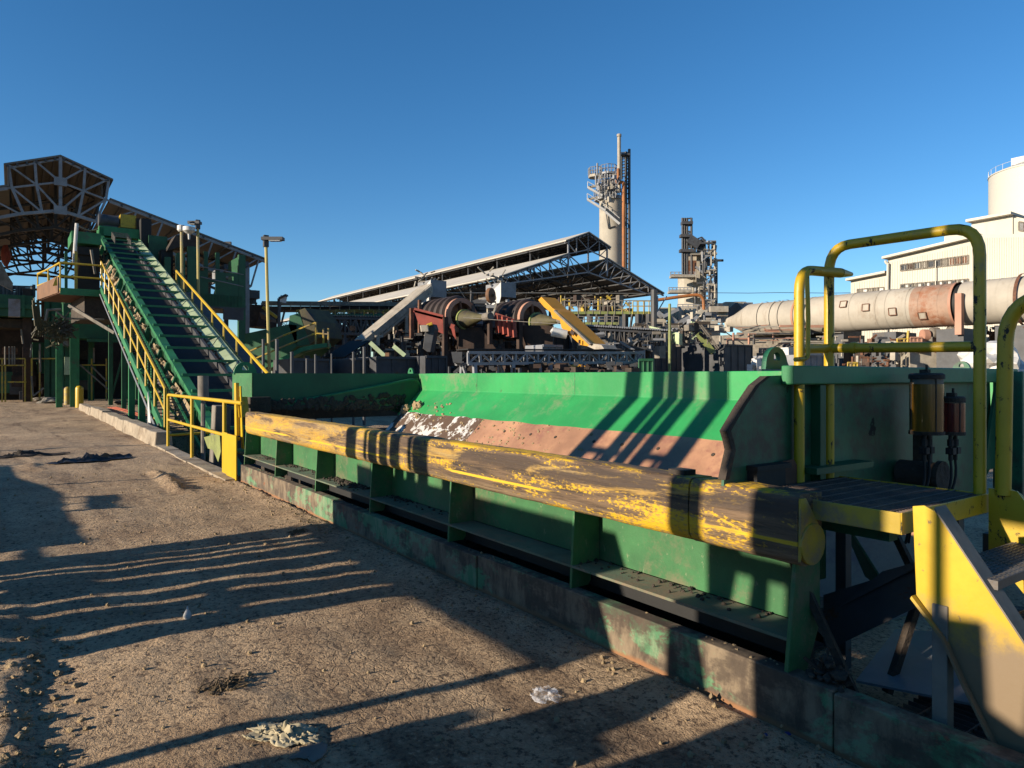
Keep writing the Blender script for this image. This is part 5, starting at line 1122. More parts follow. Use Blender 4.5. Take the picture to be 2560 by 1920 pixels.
for i in range(12): y = 250+22*i; mb.beam(T_(515 if i < 8 else 547, y+20, YT-1), T_(572, y, YT-1), .14)
mb.beam(T_(515, 250, YT-1), T_(515, 440, YT-1), .25); mb.build('ladder_mast', 'dark_steel', tw)
mb = MB(); p, q = T_(508, 262, YT-1), T_(572, 262, YT-1); mb.beam(p, q, 1.4, .3); mb.beam(T_(508, 240, YT-1), T_(572, 240, YT-1), .1); mb.build('top_platform', 'dark_steel', tw)

# ================================ preheater tower ==============================================
YP = 150; P_ = lambda x, y, d=0: PD(A5(x, y), YP+d)
pt = thing('preheater_tower', 'stepped grey process tower with dark lattice headframe left of the kiln', 'tower', P_(1050, 1500)[:2]+(0,))
def blk(x0, x1, y0, y1, d0, d1, name, mat, par):
    mb = MB(); p = [P_(x0, y1, d0), P_(x1, y1, d0)]; top = P_(x0, y0, d0)[2]; n = Vector((CS, SN, 0)); n = Vector((SN*0+CS*1, 0, 0))
    dp = Vector(PD(A5((x0+x1)/2, y1), YP+d1))-Vector(PD(A5((x0+x1)/2, y1), YP+d0)); dp.z = 0
    mb.prism([p[0], p[1], (p[1][0], p[1][1], top), (p[0][0], p[0][1], top)], dp); return mb.build(name, mat, par)
cb_ = P_(1035, 1500, 5); rb_ = 108*YP/F/2.962; mb = MB(); zc_ = P_(1035, 1165, 5)[2]; mb.lathe((cb_[0], cb_[1], 0), [(rb_, 0), (rb_, zc_), (rb_*.7, zc_), (0, zc_+.1)], 10); mb.build('base_drum', 'concrete', pt); blk(975, 1075, 1040, 1160, 1, 7, 'mid_block', 'rust', pt); blk(1070, 1145, 985, 1200, .5, 8, 'cyclone_block', 'concrete', pt); blk(1010, 1140, 1000, 1060, 2, 8, 'cap_block', 'concrete', pt)
blk(1155, 1215, 1240, 1370, 0, 6, 'side_bin', 'pale_steel', pt); blk(1080, 1140, 885, 985, 2, 6, 'head_bin', 'dark_steel', pt)
for x0, x1, y, in ((878, 1060, 1160), (865, 1030, 1275), (1015, 1210, 995), (1120, 1205, 1128), (930, 1160, 1400), (1140, 1210, 1225)):
    mb = MB(); mb.beam(P_(x0, y, -1), P_(x1, y, -1), 2.5, .5); mb.build('platform', 'pale_steel', pt)
    mb = MB(); 
    for dy in (18, 34): mb.beam(P_(x0, y-dy, -2), P_(x1, y-dy, -2), .14)
    for i in range(7): x = x0+(x1-x0)*i/6; mb.beam(P_(x, y-36, -2), P_(x, y, -2), .14)
    mb.build('railing', 'grey_steel', pt)
mb = MB()
for x in (966, 982, 1000, 1032): mb.beam(P_(x, 725, -2), P_(x+2, 1140, -2), .35)
for i in range(15): y = 735+27*i; mb.beam(P_(966, y, -2), P_(1032 if y < 990 else 990, y+(12 if i % 2 else -8), -2), .25)
for y, x0, x1 in ((765, 958, 1038), (860, 948, 1035), (970, 945, 1060)): mb.beam(P_(x0, y, -2), P_(x1, y, -2), 1.5, .6)
mb.beam(P_(1010, 880, -2), P_(1085, 930, -2), 1.6, 1.8)
for i in range(7): x = 1078+9*i; mb.beam(P_(x, 880-abs(3-i)*-6, -2), P_(x, 990, -2), .25)
for p, q in (((1160, 1000), (1140, 1110)), ((1210, 1120), (1150, 1230)), ((1175, 1010), (1175, 1240)), ((1187, 895), (1187, 990)), ((1160, 920), (1160, 990)), ((1080, 880), (1108, 868)), ((1108, 868), (1138, 900))): mb.beam(P_(*p, -2), P_(*q, -2), .3)
mb.build('headframe', 'dark_steel', pt)
mb = MB(); mb.tube([P_(1220, 1400, -2), P_(1220, 1045, -2)], 7*YP/F/2.962, 10); mb.tube([P_(1178, 1040, -2), P_(1268, 1040, -2)], 9*YP/F/2.962, 10); mb.build('black_stack', 'dark_steel', pt, smooth=True)
o = thing('orange_duct', 'orange-rust duct arching from the shed eave down to a pale hopper by the stepped tower', 'duct', PD(A5(1000, 1500), 105)[:2]+(0,))
q = lambda x, y: PD(A5(x, y), 105)
mb = MB(); mb.tube([q(770, 1335), q(900, 1315), q(1040, 1297)]+arc(q(1060, 1296), q(1122, 1290), q(1123, 1350))+[q(1126, 1470)], 12*105/F/2.962, 12); mb.build('duct', 'orange_pipe', o, smooth=True)
mb = MB(); e = q(1128, 1466); mb.lathe((e[0], e[1], e[2]), [(1.0, 0), (1.0, -.3), (2.3, -1.2), (2.3, -9)], 14); mb.build('receiving_hopper', 'concrete', o)

# ================================ kiln ==========================================================
VK = 63.0; Q = lambda x, y: PV(A6(x, y), VK); zk = (Q(870, 1035)[2]+Q(870, 1315)[2])/2; rk = (Q(870, 1035)[2]-Q(870, 1315)[2])/2*.985
kl = thing('rotary_kiln', 'huge horizontal dusty rotary kiln drum with a rust-red band crossing the right of the picture', 'kiln', (32, VK, 0))
sx = lambda x: Q(x, 1150)[0]
def shell(x0, x1, r0, r1, mat, name='shell'):
    mb = MB(); a, b = sx(x0), sx(x1); mb.lathe((0, VK, zk), [(r0*rk, a), (r1*rk, b)], 48, (1, 0, 0))
    o = mb.build(name, mat, kl, smooth=True); return o
shell(600, 1445, .99, .99, 'kiln'); shell(1445, 1745, .995, .995, 'kiln_rust'); shell(1790, 2500, 1.0, 1.0, 'kiln'); shell(1745, 1790, .9, .9, 'black_gap'); shell(230, 600, .95, .95, 'kiln', 'hood'); shell(115, 230, .42, .95, 'kiln', 'hood'); shell(60, 115, .25, .42, 'kiln', 'hood')
for x in (640, 690, 840, 1000, 1190, 1260, 1400, 1410, 1500, 1640, 1960, 2060, 2150, 330, 420, 480):
    shell(x, x+10, 1.008, 1.008, 'kiln' if x not in (1500, 1640) else 'kiln_rust', 'weld_ring')
shell(2205, 2230, 1.12, 1.12, 'rust', 'riding_ring'); shell(1728, 1748, 1.03, 1.03, 'salmon', 'riding_ring'); shell(590, 604, 1.03, 1.03, 'salmon', 'riding_ring')
for x, y in ((970, 1117), (1137, 1140), (1330, 1168), (1540, 1195)):
    s = sx(x); z = Q(x, y)[2]; dz = z-zk; a = math.asin(max(-1, min(1, dz/rk))); n = Vector((0, -math.cos(a), math.sin(a))); t = Vector((0, math.sin(a), math.cos(a)))
    c = Vector((s, VK, zk))+n*rk*1.0; h = .30
    mb = MB(); mb.prism([c+Vector((-h, 0, 0))-t*h, c+Vector((h, 0, 0))-t*h, c+Vector((h, 0, 0))+t*h, c+Vector((-h, 0, 0))+t*h], n*.07)
    mb.build('hatch', 'kiln', kl)
    mb = MB()
    for u_, w_ in ((1, 0), (-1, 0)): mb.beam(c+Vector((u_*h, 0, 0))-t*h+n*.08, c+Vector((u_*h, 0, 0))+t*h+n*.08, .07)
    for u_ in (1, -1): mb.beam(c-Vector((h, 0, 0))+t*h*u_+n*.08, c+Vector((h, 0, 0))+t*h*u_+n*.08, .07)
    mb.build('hatch_frame', 'rust', kl)
for x0, x1, yt, yb in ((1712, 1760, 1030, 1330), (570, 592, 1100, 1270)):
    a, b = PV(A6(x0, yb), VK-rk-.4), PV(A6(x1, yb), VK-rk-.4); z = PV(A6(x0, yt), VK-rk-.4)[2]
    mb = MB(); mb.box(a[0], b[0], VK-rk-.5, VK-rk, a[2], z); mb.build('girth_frame', 'salmon', kl)
for x in (900, 1270, 1745, 2180, 600):
    s = sx(x); mb = MB(); mb.box(s-1, s+1, VK-1.8, VK+1.8, 0, zk-rk-.3); mb.build('pier', 'dark_steel', kl)
mb = MB(); mb.box(sx(1700), sx(870), VK-.5, VK+3, 0, zk-rk-1); mb.build('under_wall', 'rust_dark', kl)
mb = MB(); mb.box(sx(870)+.05, sx(-120), VK+1, VK+4, 0, zk-rk*.75); mb.box(sx(870)+.05, sx(-120), VK-1.0, VK+1, 2.6, 3.0); mb.build('under_wall', 'timber_grey', kl)

# ================================ white works building =========================================
VB = 78.0; q = lambda x, y, v=VB: PV(A6(x, y), v)
wb = thing('works_building', 'cream sheet-clad works building with stepped roofs and broken window strips behind the kiln', 'building', (38, VB, 0))
def clad(pts, v, depth, name='wall', mat='cream'):
    p = [q(x, y, v) for x, y in pts]; mb = MB(); mb.prism([(a, b, max(z, 0)) for a, b, z in p], (0, depth, 0)); return mb.build(name, mat, wb)
def ribs(x0, x1, yt0, yt1, v, n):
    mb = MB()
    for i in range(n+1): k = i/n; a = q(x0+(x1-x0)*k, yt0+(yt1-yt0)*k, v); mb.beam((a[0], v-.02, 0), (a[0], v-.02, a[2]-.2), .05, .05)
    return mb
clad([(952, 936), (1222, 885), (1222, 1900), (952, 1900)], VB+1.5, 14); clad([(1220, 778), (1910, 618), (1910, 1900), (1220, 1900)], VB, 16)
clad([(1900, 600), (2560, 590), (2560, 1900), (1900, 1900)], VB-.6, 16); clad([(1632, 605), (1830, 560), (1830, 900), (1632, 900)], VB+4, 10); clad([(1830, 512), (2130, 462), (2130, 900), (1830, 900)], VB+1.2, 12); clad([(2130, 466), (2560, 560), (2560, 900), (2130, 900)], VB+1.4, 11)
for pts, v in ((((940, 940), (1225, 884)), VB+1.5), (((1203, 782), (1910, 616)), VB), (((1812, 516), (2140, 458)), VB+1.2)):
    a, b = q(*pts[0], v), q(*pts[1], v); mb = MB(); mb.prism([(a[0], v-.8, a[2]), (b[0], v-.8, b[2]), (b[0], v+15, b[2]), (a[0], v+15, a[2])], (0, 0, .25)); mb.build('roof_sheet', 'roof', wb)
for x0, x1, yt0, yt1, v, n in ((960, 1215, 945, 900, VB+1.5, 14), (1235, 1890, 790, 650, VB, 36), (1910, 2500, 610, 600, VB-.6, 34)): ribs(x0, x1, yt0, yt1, v, n).build('cladding_ribs', 'cream', wb)
def win(x0, x1, yt0, yt1, yb0, yb1, v, n, mats):
    for i in range(n):
        k0, k1 = i/n, (i+1)/n; L = lambda a, b, k: a+(b-a)*k
        p = [q(L(x0, x1, k0)+1, L(yt0, yt1, k0), v), q(L(x0, x1, k1)-1, L(yt0, yt1, k1), v), q(L(x0, x1, k1)-1, L(yb0, yb1, k1), v), q(L(x0, x1, k0)+1, L(yb0, yb1, k0), v)]
        mb = MB()
        for j in range(4): mb.beam((p[j][0], v-.02, p[j][2]), (p[(j+1) % 4][0], v-.02, p[(j+1) % 4][2]), .14)
        w = mb.build('window', 'timber_grey', wb)
        mb = MB(); mb.prism([(a, v-.045, z) for a, b, z in p], (0, .03, 0)); mb.build('pane', mats[i % len(mats)], w)
win(1315, 1810, 822, 752, 865, 812, VB-.0, 10, ['glass_dark', 'rust_dark', 'glass_dark', 'timber_grey', 'glass_dark', 'glass_dark', 'timber_grey', 'rust', 'rust', 'rust'])
win(1315, 1810, 965, 925, 992, 960, VB-.0, 16, ['glass_dark', 'white_steel', 'glass_dark', 'timber_grey', 'white_steel'])
win(1000, 1195, 1000, 985, 1025, 1012, VB+1.5, 5, ['timber_grey', 'white_steel', 'timber_grey'])
win(2175, 2300, 508, 530, 570, 590, VB+1.38, 3, ['glass_dark'])
mb = MB(); a = q(1568, 790, VB-.3); mb.tube([(a[0], VB-.3, a[2]), (a[0], VB-.3, q(1568, 970)[2])], .06, 5); mb.build('downpipe', 'cream', wb); mb = MB(); mb.tube(arc(q(1203, 790, VB-.4), q(1205, 810, VB-.4), q(1222, 815, VB-.3))+[(q(1222, 0)[0], VB-.3, 6)], .14, 6); mb.build('downpipe', 'cream', wb)

# silo
c_ = PD(A6(2368, 140), 92); r_ = 345/2.9105/F*92; zt = PD(A6(1960, 142), 92)[2]
so = thing('white_silo', 'tall plain white round silo at the right edge of the picture', 'silo', (c_[0], c_[1], 0))
mb = MB(); mb.lathe((c_[0], c_[1], 0), [(r_, 0), (r_, zt)], 64); mb.build('wall', 'white_tank', so, smooth=True)
mb = MB(); mb.lathe((c_[0], c_[1], zt), [(r_*1.012, -.15), (r_*1.012, 0), (r_*.55, 1.15), (0, 1.6)], 64); mb.build('roof', 'white_tank', so, smooth=True)
mb = MB(); mb.tube([(c_[0]+r_*math.cos(i*.2), c_[1]+r_*math.sin(i*.2), zt+.75) for i in range(32)], .025, 4)
for i in range(32): mb.beam((c_[0]+r_*math.cos(i*.2), c_[1]+r_*math.sin(i*.2), zt), (c_[0]+r_*math.cos(i*.2), c_[1]+r_*math.sin(i*.2), zt+.75), .03)
mb.box(c_[0]-1, c_[0]+3, c_[1]-2.5, c_[1]-.5, zt+1.1, zt+2.0); mb.build('roof_railing', 'white_steel', so)

# ================================ right-hand yard ===============================================
def ybox(f, x0, x1, y0, y1, Y, depth, mat, name, label, cat, group=None, extra=None, face='Y'):
    if face == 's': sc_ = PD(f((x0+x1)/2, y1), Y)[0]; P = lambda p: PS(p, sc_)
    elif face == 'v': vc_ = PD(f((x0+x1)/2, y1), Y)[1]; P = lambda p: PV(p, vc_)
    else: P = lambda p: PD(p, Y)
    a, b = P(f(x0, y1)), P(f(x1, y1)); top = P(f((x0+x1)/2, y0))[2]; d = (Vector(PD(f(x0, y1), Y+depth))-Vector(a)); d.z = 0
    if face == 's': d = Vector((depth, 0, 0))
    if face == 'v': d = Vector((0, depth, 0))
    b = (b[0], b[1], a[2])
    z0 = max(0, a[2]); o = thing(name, label, cat, ((a[0]+b[0])/2, (a[1]+b[1])/2, z0), group)
    mb = MB(); mb.prism([(a[0], a[1], z0), (b[0], b[1], z0), (b[0], b[1], top), (a[0], a[1], top)], d); mb.build('body', mat, o, bevel=.04)
    u = Vector(b)-Vector(a); u.z = 0; L = u.length; u.normalize(); n = -d.normalized()*.04
    mb = MB(); k = max(3, int(L/.7))
    for i in range(k+1): p = Vector((a[0], a[1], z0))+u*L*i/k+n*.5; mb.beam(p, (p.x, p.y, top-.02), .08, .06)
    for z in (z0+.05, top-.05): p = Vector((a[0], a[1], z))+n; mb.beam(p, p+u*L, .1, .12)
    mb.build('frame_ribs', mat, o)
    if extra:
        ex0, ex1, ey0, ey1, em, en = extra; A, B_ = P(f(ex0, ey1)), P(f(ex1, ey1)); tz = P(f(ex0, ey0))[2]; nn = -d.normalized()*.1
        mb = MB(); mb.prism([A, B_, (B_[0], B_[1], tz), (A[0], A[1], tz)], nn); mb.build(en, em, o)
    return o
ybox(A6, 285, 368, 1425, 1700, 62, 4, 'dark_steel', 'site_hut', 'grey site hut with a dark window left of the white container', 'hut', None, (265, 315, 1462, 1520, 'glass_dark', 'window'))
ybox(A6, 368, 500, 1425, 1700, 60, 5, 'white_steel', 'container', 'white site container behind the hopper lifting lug', 'container', 'site containers', (430, 470, 1480, 1512, 'rust', 'door_sign'), face='v')
ybox(A6, 575, 830, 1478, 1700, 55, 5, 'grey_steel', 'container', 'long low pale grey container behind the yellow platform rail', 'container', 'site containers', face='s')
ybox(A6, 30, 232, 1402, 1700, 52, 4, 'dark_steel', 'skip', 'tall dark grey skip right of the yellow-green stairs', 'skip', None, face='s')
ybox(A6, 570, 615, 1265, 1700, 66, 3, 'grey_steel', 'kiln_support', 'narrow grey kiln support tower by the left salmon frame', 'support tower')
ybox(A6, 930, 1002, 1528, 1700, 50, 1.5, 'yellow_dirty', 'crate', 'small yellow wire crate in the scrap yard under the kiln', 'crate')
ybox(A6, 2050, 2330, 1285, 1700, 70, 8, 'cream', 'store_building', 'beige store building at the right edge below the kiln', 'building', face='v')
ybox(A6, 1385, 1470, 1345, 1390, 57, 2, 'salmon', 'tank_cradle', 'salmon pump cradle under the kiln left of the machine group', 'pump')
p = PD(A6(1540, 1580), 46); mb = MB(); n = 26; g_ = []
for i in range(n+1):
    row = []
    for j in range(n+1):
        x, y = (i/n-.5)*2, (j/n-.5)*2; r2_ = min(1, math.hypot(x, y)); hgt = 2.1*(1-r2_**1.4)+.25*noise.noise(Vector((x*4, y*4, 0)))*(1-r2_)
        row.append(mb.bm.verts.new((p[0]+x*4.5, p[1]+y*6, max(-.05, hgt))))
    g_.append(row)
for i in range(n):
    for j in range(n): mb.bm.faces.new((g_[i][j], g_[i+1][j], g_[i+1][j+1], g_[i][j+1]))
solo(mb, 'earth_mound', 'tan_dirt', 'low mound of tan earth under the kiln at the right', 'earth mound', smooth=True)
p = PD(A6(1965, 1490), 34); mb = MB(); mb.blob((p[0], p[1], p[2]-.1), 1.0, .35, 3, 1.6, (1.2, 1.2, .75)); mb.blob((p[0], p[1]+.5, p[2]-.9), 1.1, .3, 3, 1.6, (1.2, 1.2, .9)); solo(mb, 'bulk_bag', 'white_steel', 'crumpled white bulk bag slumped at the right beside the yard track', 'bulk bag')
# machine group and clutter under the kiln
mg = thing('kiln_drive', 'group of pale pumps and motors with thin yellow rails under the kiln', 'machine', PD(A6(1580, 1400), 58)[:2]+(0,))
f = lambda x, y: PD(A6(x, y), 58)
mb = MB(); mb.prism([f(1385, 1385), f(1800, 1385), f(1800, 1700), f(1385, 1700)], (2, 2, 0)); mb.build('plinth', 'pale_steel', mg)
for i, (x, w, y) in enumerate(((1490, 40, 1335), (1560, 50, 1320), (1625, 40, 1335), (1680, 30, 1310))):
    a, b = f(x-w/2, y), f(x+w/2, y); mb = MB(); mb.tube([a, b], .5, 12); mb.box(a[0]-.3, a[0]+.3, b[1]-.9, b[1], a[2]-1.4, a[2]-.3); mb.build('motor', 'timber_grey' if i % 2 else 'salmon', mg, smooth=True)
mb = MB()
for y in (1360, 1385): mb.beam(f(1290, y), f(1800, y-10), .1)
for i in range(11): x = 1290+50*i; mb.beam(f(x, 1355), f(x, 1400), .1)
mb.beam(f(1370, 1300), f(1365, 1390), .15); mb.build('railing', 'yellow_dirty', mg)
def clutter(f, x0, x1, y0, y1, Y0, Y1, n, mats, name, label, cat, w=(.06, .2), L=(20, 90), seed=1, vert=.45):
    rnd = random.Random(seed); o = None; c_ = PD(f((x0+x1)/2, y1), (Y0+Y1)/2); o = thing(name, label, cat, (c_[0], c_[1], 0))
    for mi, mt in enumerate(mats):
        mb = MB()
        for i in range(n):
            Y = rnd.uniform(Y0, Y1); x, y = rnd.uniform(x0, x1), rnd.uniform(y0, y1); l = rnd.uniform(*L); r_ = rnd.random()
            dx, dy = (0, l) if r_ < vert else ((l, 0) if r_ < .8 else (l*.8, rnd.choice((-.7, .7))*l))
            p, q = PD(f(x, y), Y), PD(f(min(x1, x+dx), min(max(y+dy, y0), y1)), Y)
            if p[2] < 0 or q[2] < 0: continue
            mb.beam(p, q, rnd.uniform(*w))
            if rnd.random() < .12: mb.box(p[0]-.15, p[0]+.25, p[1]-.3, p[1]+.2, max(0, p[2]-rnd.uniform(.2, .9)), p[2])
        mb.split('strut' if mi == 0 else ('pipe' if mi == 1 else 'fitting'), mt, o)
    return o
clutter(A6, 840, 1380, 1330, 1560, 56, 62, 22, ['dark_steel', 'pale_steel', 'rust'], 'scrap_pile', 'tangle of scrap beams and pipes under the middle of the kiln', 'scrap', seed=3)
clutter(A6, 0, 900, 1262, 1400, 64, 70, 24, ['dark_steel', 'pale_steel', 'salmon'], 'pipe_rack', 'rack of dusty pipes running below the left half of the kiln', 'pipe rack', L=(120, 420), seed=5, vert=.2)
clutter(A6, 235, 300, 1500, 1580, 46, 50, 14, ['pale_steel', 'grey_steel', 'white_steel'], 'bottle_rack', 'rack of thin pale poles beside the grey site hut', 'rack', L=(30, 70), seed=6, vert=.8)
clutter(A6, 1900, 2060, 1265, 1430, 58, 60, 22, ['dark_steel', 'pale_steel', 'rust'], 'kiln_footing', 'framework and pipes beneath the right end of the kiln', 'framework', seed=8)
clutter(A5, 690, 1300, 1400, 1560, 80, 95, 34, ['pale_steel', 'grey_steel', 'concrete'], 'process_pipework', 'pale process pipework at the foot of the stepped tower', 'pipework', w=(.2, .7), L=(30, 160), seed=9, vert=.35)
clutter(A5, 1190, 1481, 1370, 1480, 92, 98, 20, ['pale_steel', 'grey_steel', 'dark_steel'], 'kiln_ducts', 'ducts and pipes joining the stepped tower to the kiln hood', 'ducts', w=(.4, 1.1), L=(60, 220), seed=10, vert=.25)
clutter(A5, 1060, 1215, 890, 1420, 146, 149, 34, ['dark_steel', 'grey_steel', 'pale_steel'], 'tower_steelwork', 'stairs, rails and pipes on the face of the stepped tower', 'steelwork', w=(.12, .4), L=(20, 110), seed=21, vert=.5)
clutter(A5, 345, 500, 400, 575, 106.5, 108, 26, ['grey_steel', 'pale_steel'], 'stack_steelwork', 'rails and pipes around the head of the concrete stack', 'steelwork', w=(.06, .16), L=(15, 70), seed=22, vert=.55)
p0 = PD(A5(830, 1280), 118); mb = MB(); pts = [PD(A5(x, 1280+2*math.sin(x/100)), 130) for x in range(860, 2500, 200)]; mb.tube(pts, .05, 4); solo(mb, 'overhead_cable', 'dark_steel', 'thin overhead cable crossing the sky right of the stepped tower', 'cable')
mb = MB(); mb.tube([PD(A4(300, 545), 46), PD(A4(900, 545), 50), PD(A4(2060, 550), 56)], .035, 4); mb.tube([PD(A4(500, 740), 38), PD(A4(950, 770), 38), PD(A4(1250, 790), 38)], .018, 5); solo(mb, 'sagging_cable', 'pale_steel', 'thin pale cable strung in front of the long shed', 'cable')

# ================================ trommel screens ===============================================
def drum(cx, cy, Y, lab, redlab):
    m1 = Y/F/3.16; c = Vector(PD(A4(cx, cy), Y)); o = thing('trommel_drum', lab, 'drum', (c.x, c.y, c.z-2))
    ax = (1, 0, 0); R_ = 141*m1; L = 4.2
    prof = [(R_*.95, 0)]
    for i in range(5): s = i*.72; prof += [(R_*.95, s+.05), (R_*1.12, s+.14), (R_*1.16, s+.30), (R_*1.12, s+.46), (R_*.95, s+.56)]
    prof += [(R_*.95, L), (0, L)]
    mb = MB(); mb.lathe(c, prof, 40, ax); mb.build('drum_body', 'rubber_rib', o, smooth=True)
    mb = MB(); mb.lathe(c, [(R_*.98, .02), (R_*.98, -.22), (R_*.72, -.22), (R_*.72, .5), (0, .5)], 40, ax); mb.build('end_ring', 'salmon', o)
    mb = MB()
    for k in range(5): a = k*1.256+.5; mb.beam(c+Vector((-.12, 0, 0)), c+Vector((-.12, math.cos(a)*R_*.8, math.sin(a)*R_*.8)), .12, .3)
    mb.build('spokes', 'rust', o)
    e = c+Vector((-.5, 0, -.25)); mb = MB(); mb.lathe(e, [(70*m1, .02), (80*m1, .02), (80*m1, -.10), (68*m1, -.12)], 28, ax); mb.build('flange', 'green_yellow', o)
    mb = MB(); mb.lathe(e, [(70*m1, -.1), (60*m1, -.6), (30*m1, -1.5), (16*m1, -2.2), (0, -2.25)], 24, ax); mb.build('cone', 'olive', o, smooth=True)
    mb = MB(); mb.tube([e+Vector((-2.1, 0, 0)), e+Vector((-2.7, 0, 0))], .22, 10); mb.build('bearing', 'timber_grey', o)
    return c, m1
c1, m1 = drum(475, 725, 41, 'left brown ribbed trommel drum with an open rusty ring end and yellow cone', '')
c2, m2 = drum(1040, 750, 42, 'right brown ribbed trommel drum next to the orange boom', '')
f = lambda x, y, Y=40: PD(A4(x, y), Y)
def redframe(pts, Y, label, slots=None, posts=()):
    c = f(*pts[0], Y); o = thing('red_trough', label, 'trough', (c[0], c[1], 0)); mb = MB(); mb.sheet([f(*p, Y) for p in pts], .15); mb.build('side_plate', 'red', o)
    mb = MB(); mb.beam(f(*pts[0], Y), f(*pts[1], Y), .3, .25); mb.build('top_flange', 'red', o)
    for x, y0, y1, m_, w in posts: mb = MB(); a, b = f(x, y0, Y), f(x, y1, Y); mb.beam((a[0], a[1], 0 if y1 > 1100 else b[2]), a, w); mb.build('post', m_, o)
    if slots:
        for x, y in slots: mb = MB(); a = f(x, y, Y-.3); mb.beam(a, (a[0], a[1]+.1, a[2]-1.0), .22, .3); mb.build('rib', 'red', o)
    return o
redframe([(112, 680), (340, 738), (345, 870), (150, 792)], 39.5, 'faded red trough plate under the left trommel drum', None, ((92, 665, 905, 'rust', .2), (155, 600, 860, 'rust', .16), (355, 735, 1170, 'rust_dark', .26), (710, 700, 950, 'rust_dark', .22)))
redframe([(750, 718), (900, 770), (930, 860), (790, 830)], 40, 'dark red slotted trough plate under the right trommel drum', ((770, 720), (810, 730), (850, 745), (890, 755)), ((945, 755, 1000, 'rust_dark', .26),))
redframe([(400, 805), (430, 815), (445, 915), (420, 880)], 39, 'narrow red plate below the left yellow cone')
for i, (x0, x1, y0, y1, xb0, xb1) in enumerate(((470, 640, 815, 1000, 460, 770), (945, 1215, 800, 995, 1010, 1210))):
    a, b, c, d = f(x0, y0, 40.5), f(x1, y0, 40.5), f(xb1, y1, 40.5), f(xb0, y1, 40.5); mb = MB(); mb.prism([a, b, c, d], (2.2, 1.2, 0)); solo(mb, 'discharge_hopper', 'rust_dark', ['dark rusty hopper below the left trommel drum', 'dark rusty hopper below the right trommel drum'][i], 'hopper', bevel=.03)
for i, (x0, x1, yt, yb, xl, yl, yl2) in enumerate(((245, 368, 445, 560, 185, 490, 660), (800, 917, 465, 560, 757, 510, 650))):
    sb = PD(A4((x0+x1)/2, yb), 45)[0]; a, b = PS(A4(x0, yb), sb), PS(A4(x1, yb), sb); zt = PS(A4((x0+x1)/2, yt), sb)[2]; za = PS(A4((x0+x1)/2, yb+20), sb)[2]
    o = thing('feed_box', ['pale grey feed box above the left trommel drum', 'pale grey feed box above the right trommel drum'][i], 'feed box', (sb, (a[1]+b[1])/2, za))
    mb = MB(); mb.box(sb, sb+1.8, a[1], b[1], za, zt); mb.build('box', 'grey_steel', o, bevel=.02)  # grey stands in for the shade on the white box
    mb = MB(); mb.prism([(sb, a[1]-.03, zt), (sb, a[1]-.03, za), (sb+.9, a[1]-.03, za-1.9), (sb+1.5, a[1]-.03, za-1.9), (sb+1.9, a[1]-.03, zt-.9)], (0, .03, 0)); mb.build('side_chute', 'white_steel', o)
    mb = MB()
    for k in range(14): v = random.uniform(a[1]-.8, b[1]-.2); z = zt+random.uniform(-.1, .8); mb.tube([(sb+1, v, z), (sb+1+random.uniform(-.4, .4), v+random.uniform(-.6, .6), z+random.uniform(-.4, .4))], .05, 5)
    mb.split('guard_rail', 'pale_steel', o)
p = Vector(f(716, 565, 40)); mb = MB(); mb.lathe(p, [(0, -.1), (58*m1, -.1), (60*m1, 0), (58*m1, .1), (0, .1)], 28, (.9, -.45, 0)); mb.lathe(p, [(0, -.25), (10*m1, -.25), (10*m1, .25), (0, .25)], 12, (.9, -.45, 0)); o = solo(mb, 'gear_wheel', 'wood_panel', 'large brown drive wheel between the two trommel drums', 'wheel')
clutter(A4, 560, 760, 580, 720, 41, 43, 14, ['pale_steel', 'dark_steel', 'grey_steel'], 'drive_steelwork', 'pale struts of the drive between the trommel drums', 'frame', L=(60, 160), seed=11, vert=.2)
# orange boom
Yb = 37; VBM = PD(A4(1300, 770), Yb)[1]; f0 = f; f = lambda x, y, Y=0: PV(A4(x, y), VBM+(Y-Yb if Y else 0)); bp = [(1090, 600), (1115, 575), (1205, 665), (1250, 690), (1520, 950), (1480, 966), (1425, 956), (1275, 822), (1262, 762), (1202, 745), (1190, 700), (1135, 655)]
o = thing('orange_boom', 'stepped orange-yellow conveyor boom slanting down to the right of the trommel drums', 'boom', f(1480, 1000, Yb)[:2]+(0,))
mb = MB(); mb.prism([f(*p, Yb) for p in bp], (0, 1.0, 0)); mb.build('side_plate', 'orange', o, bevel=.02)
mb = MB(); mb.prism([f(1235, 678, Yb), f(1525, 948, Yb), f(1512, 958, Yb), f(1230, 690, Yb)], (0, -.15, 0)); mb.build('top_edge', 'timber_grey', o)
mb = MB(); mb.prism([f(1480, 966, Yb), f(1520, 945, Yb), f(1590, 955, Yb), f(1612, 985, Yb), f(1540, 992, Yb)], (0, .9, 0)); mb.build('nose', 'pale_steel', o)
mb = MB(); mb.beam(f(1418, 915, Yb-.2), f(1418, 945, Yb-.2), .08); mb.beam(f(1350, 845, Yb-.2), f(1375, 870, Yb-.2), .05, .2); mb.build('plate_marks', 'rust_dark', o)
f = f0; p = Vector(f(1265, 865, 36.5)); mb = MB(); mb.tube([p+Vector((.3, -.3, .1)), p+Vector((-.1, .35, -.05))], .24, 14); mb.blob(f(1225, 850, 36.6), .22, .3, 2); solo(mb, 'blower', 'white_steel', 'white cylindrical blower below the orange boom', 'blower', smooth=True)
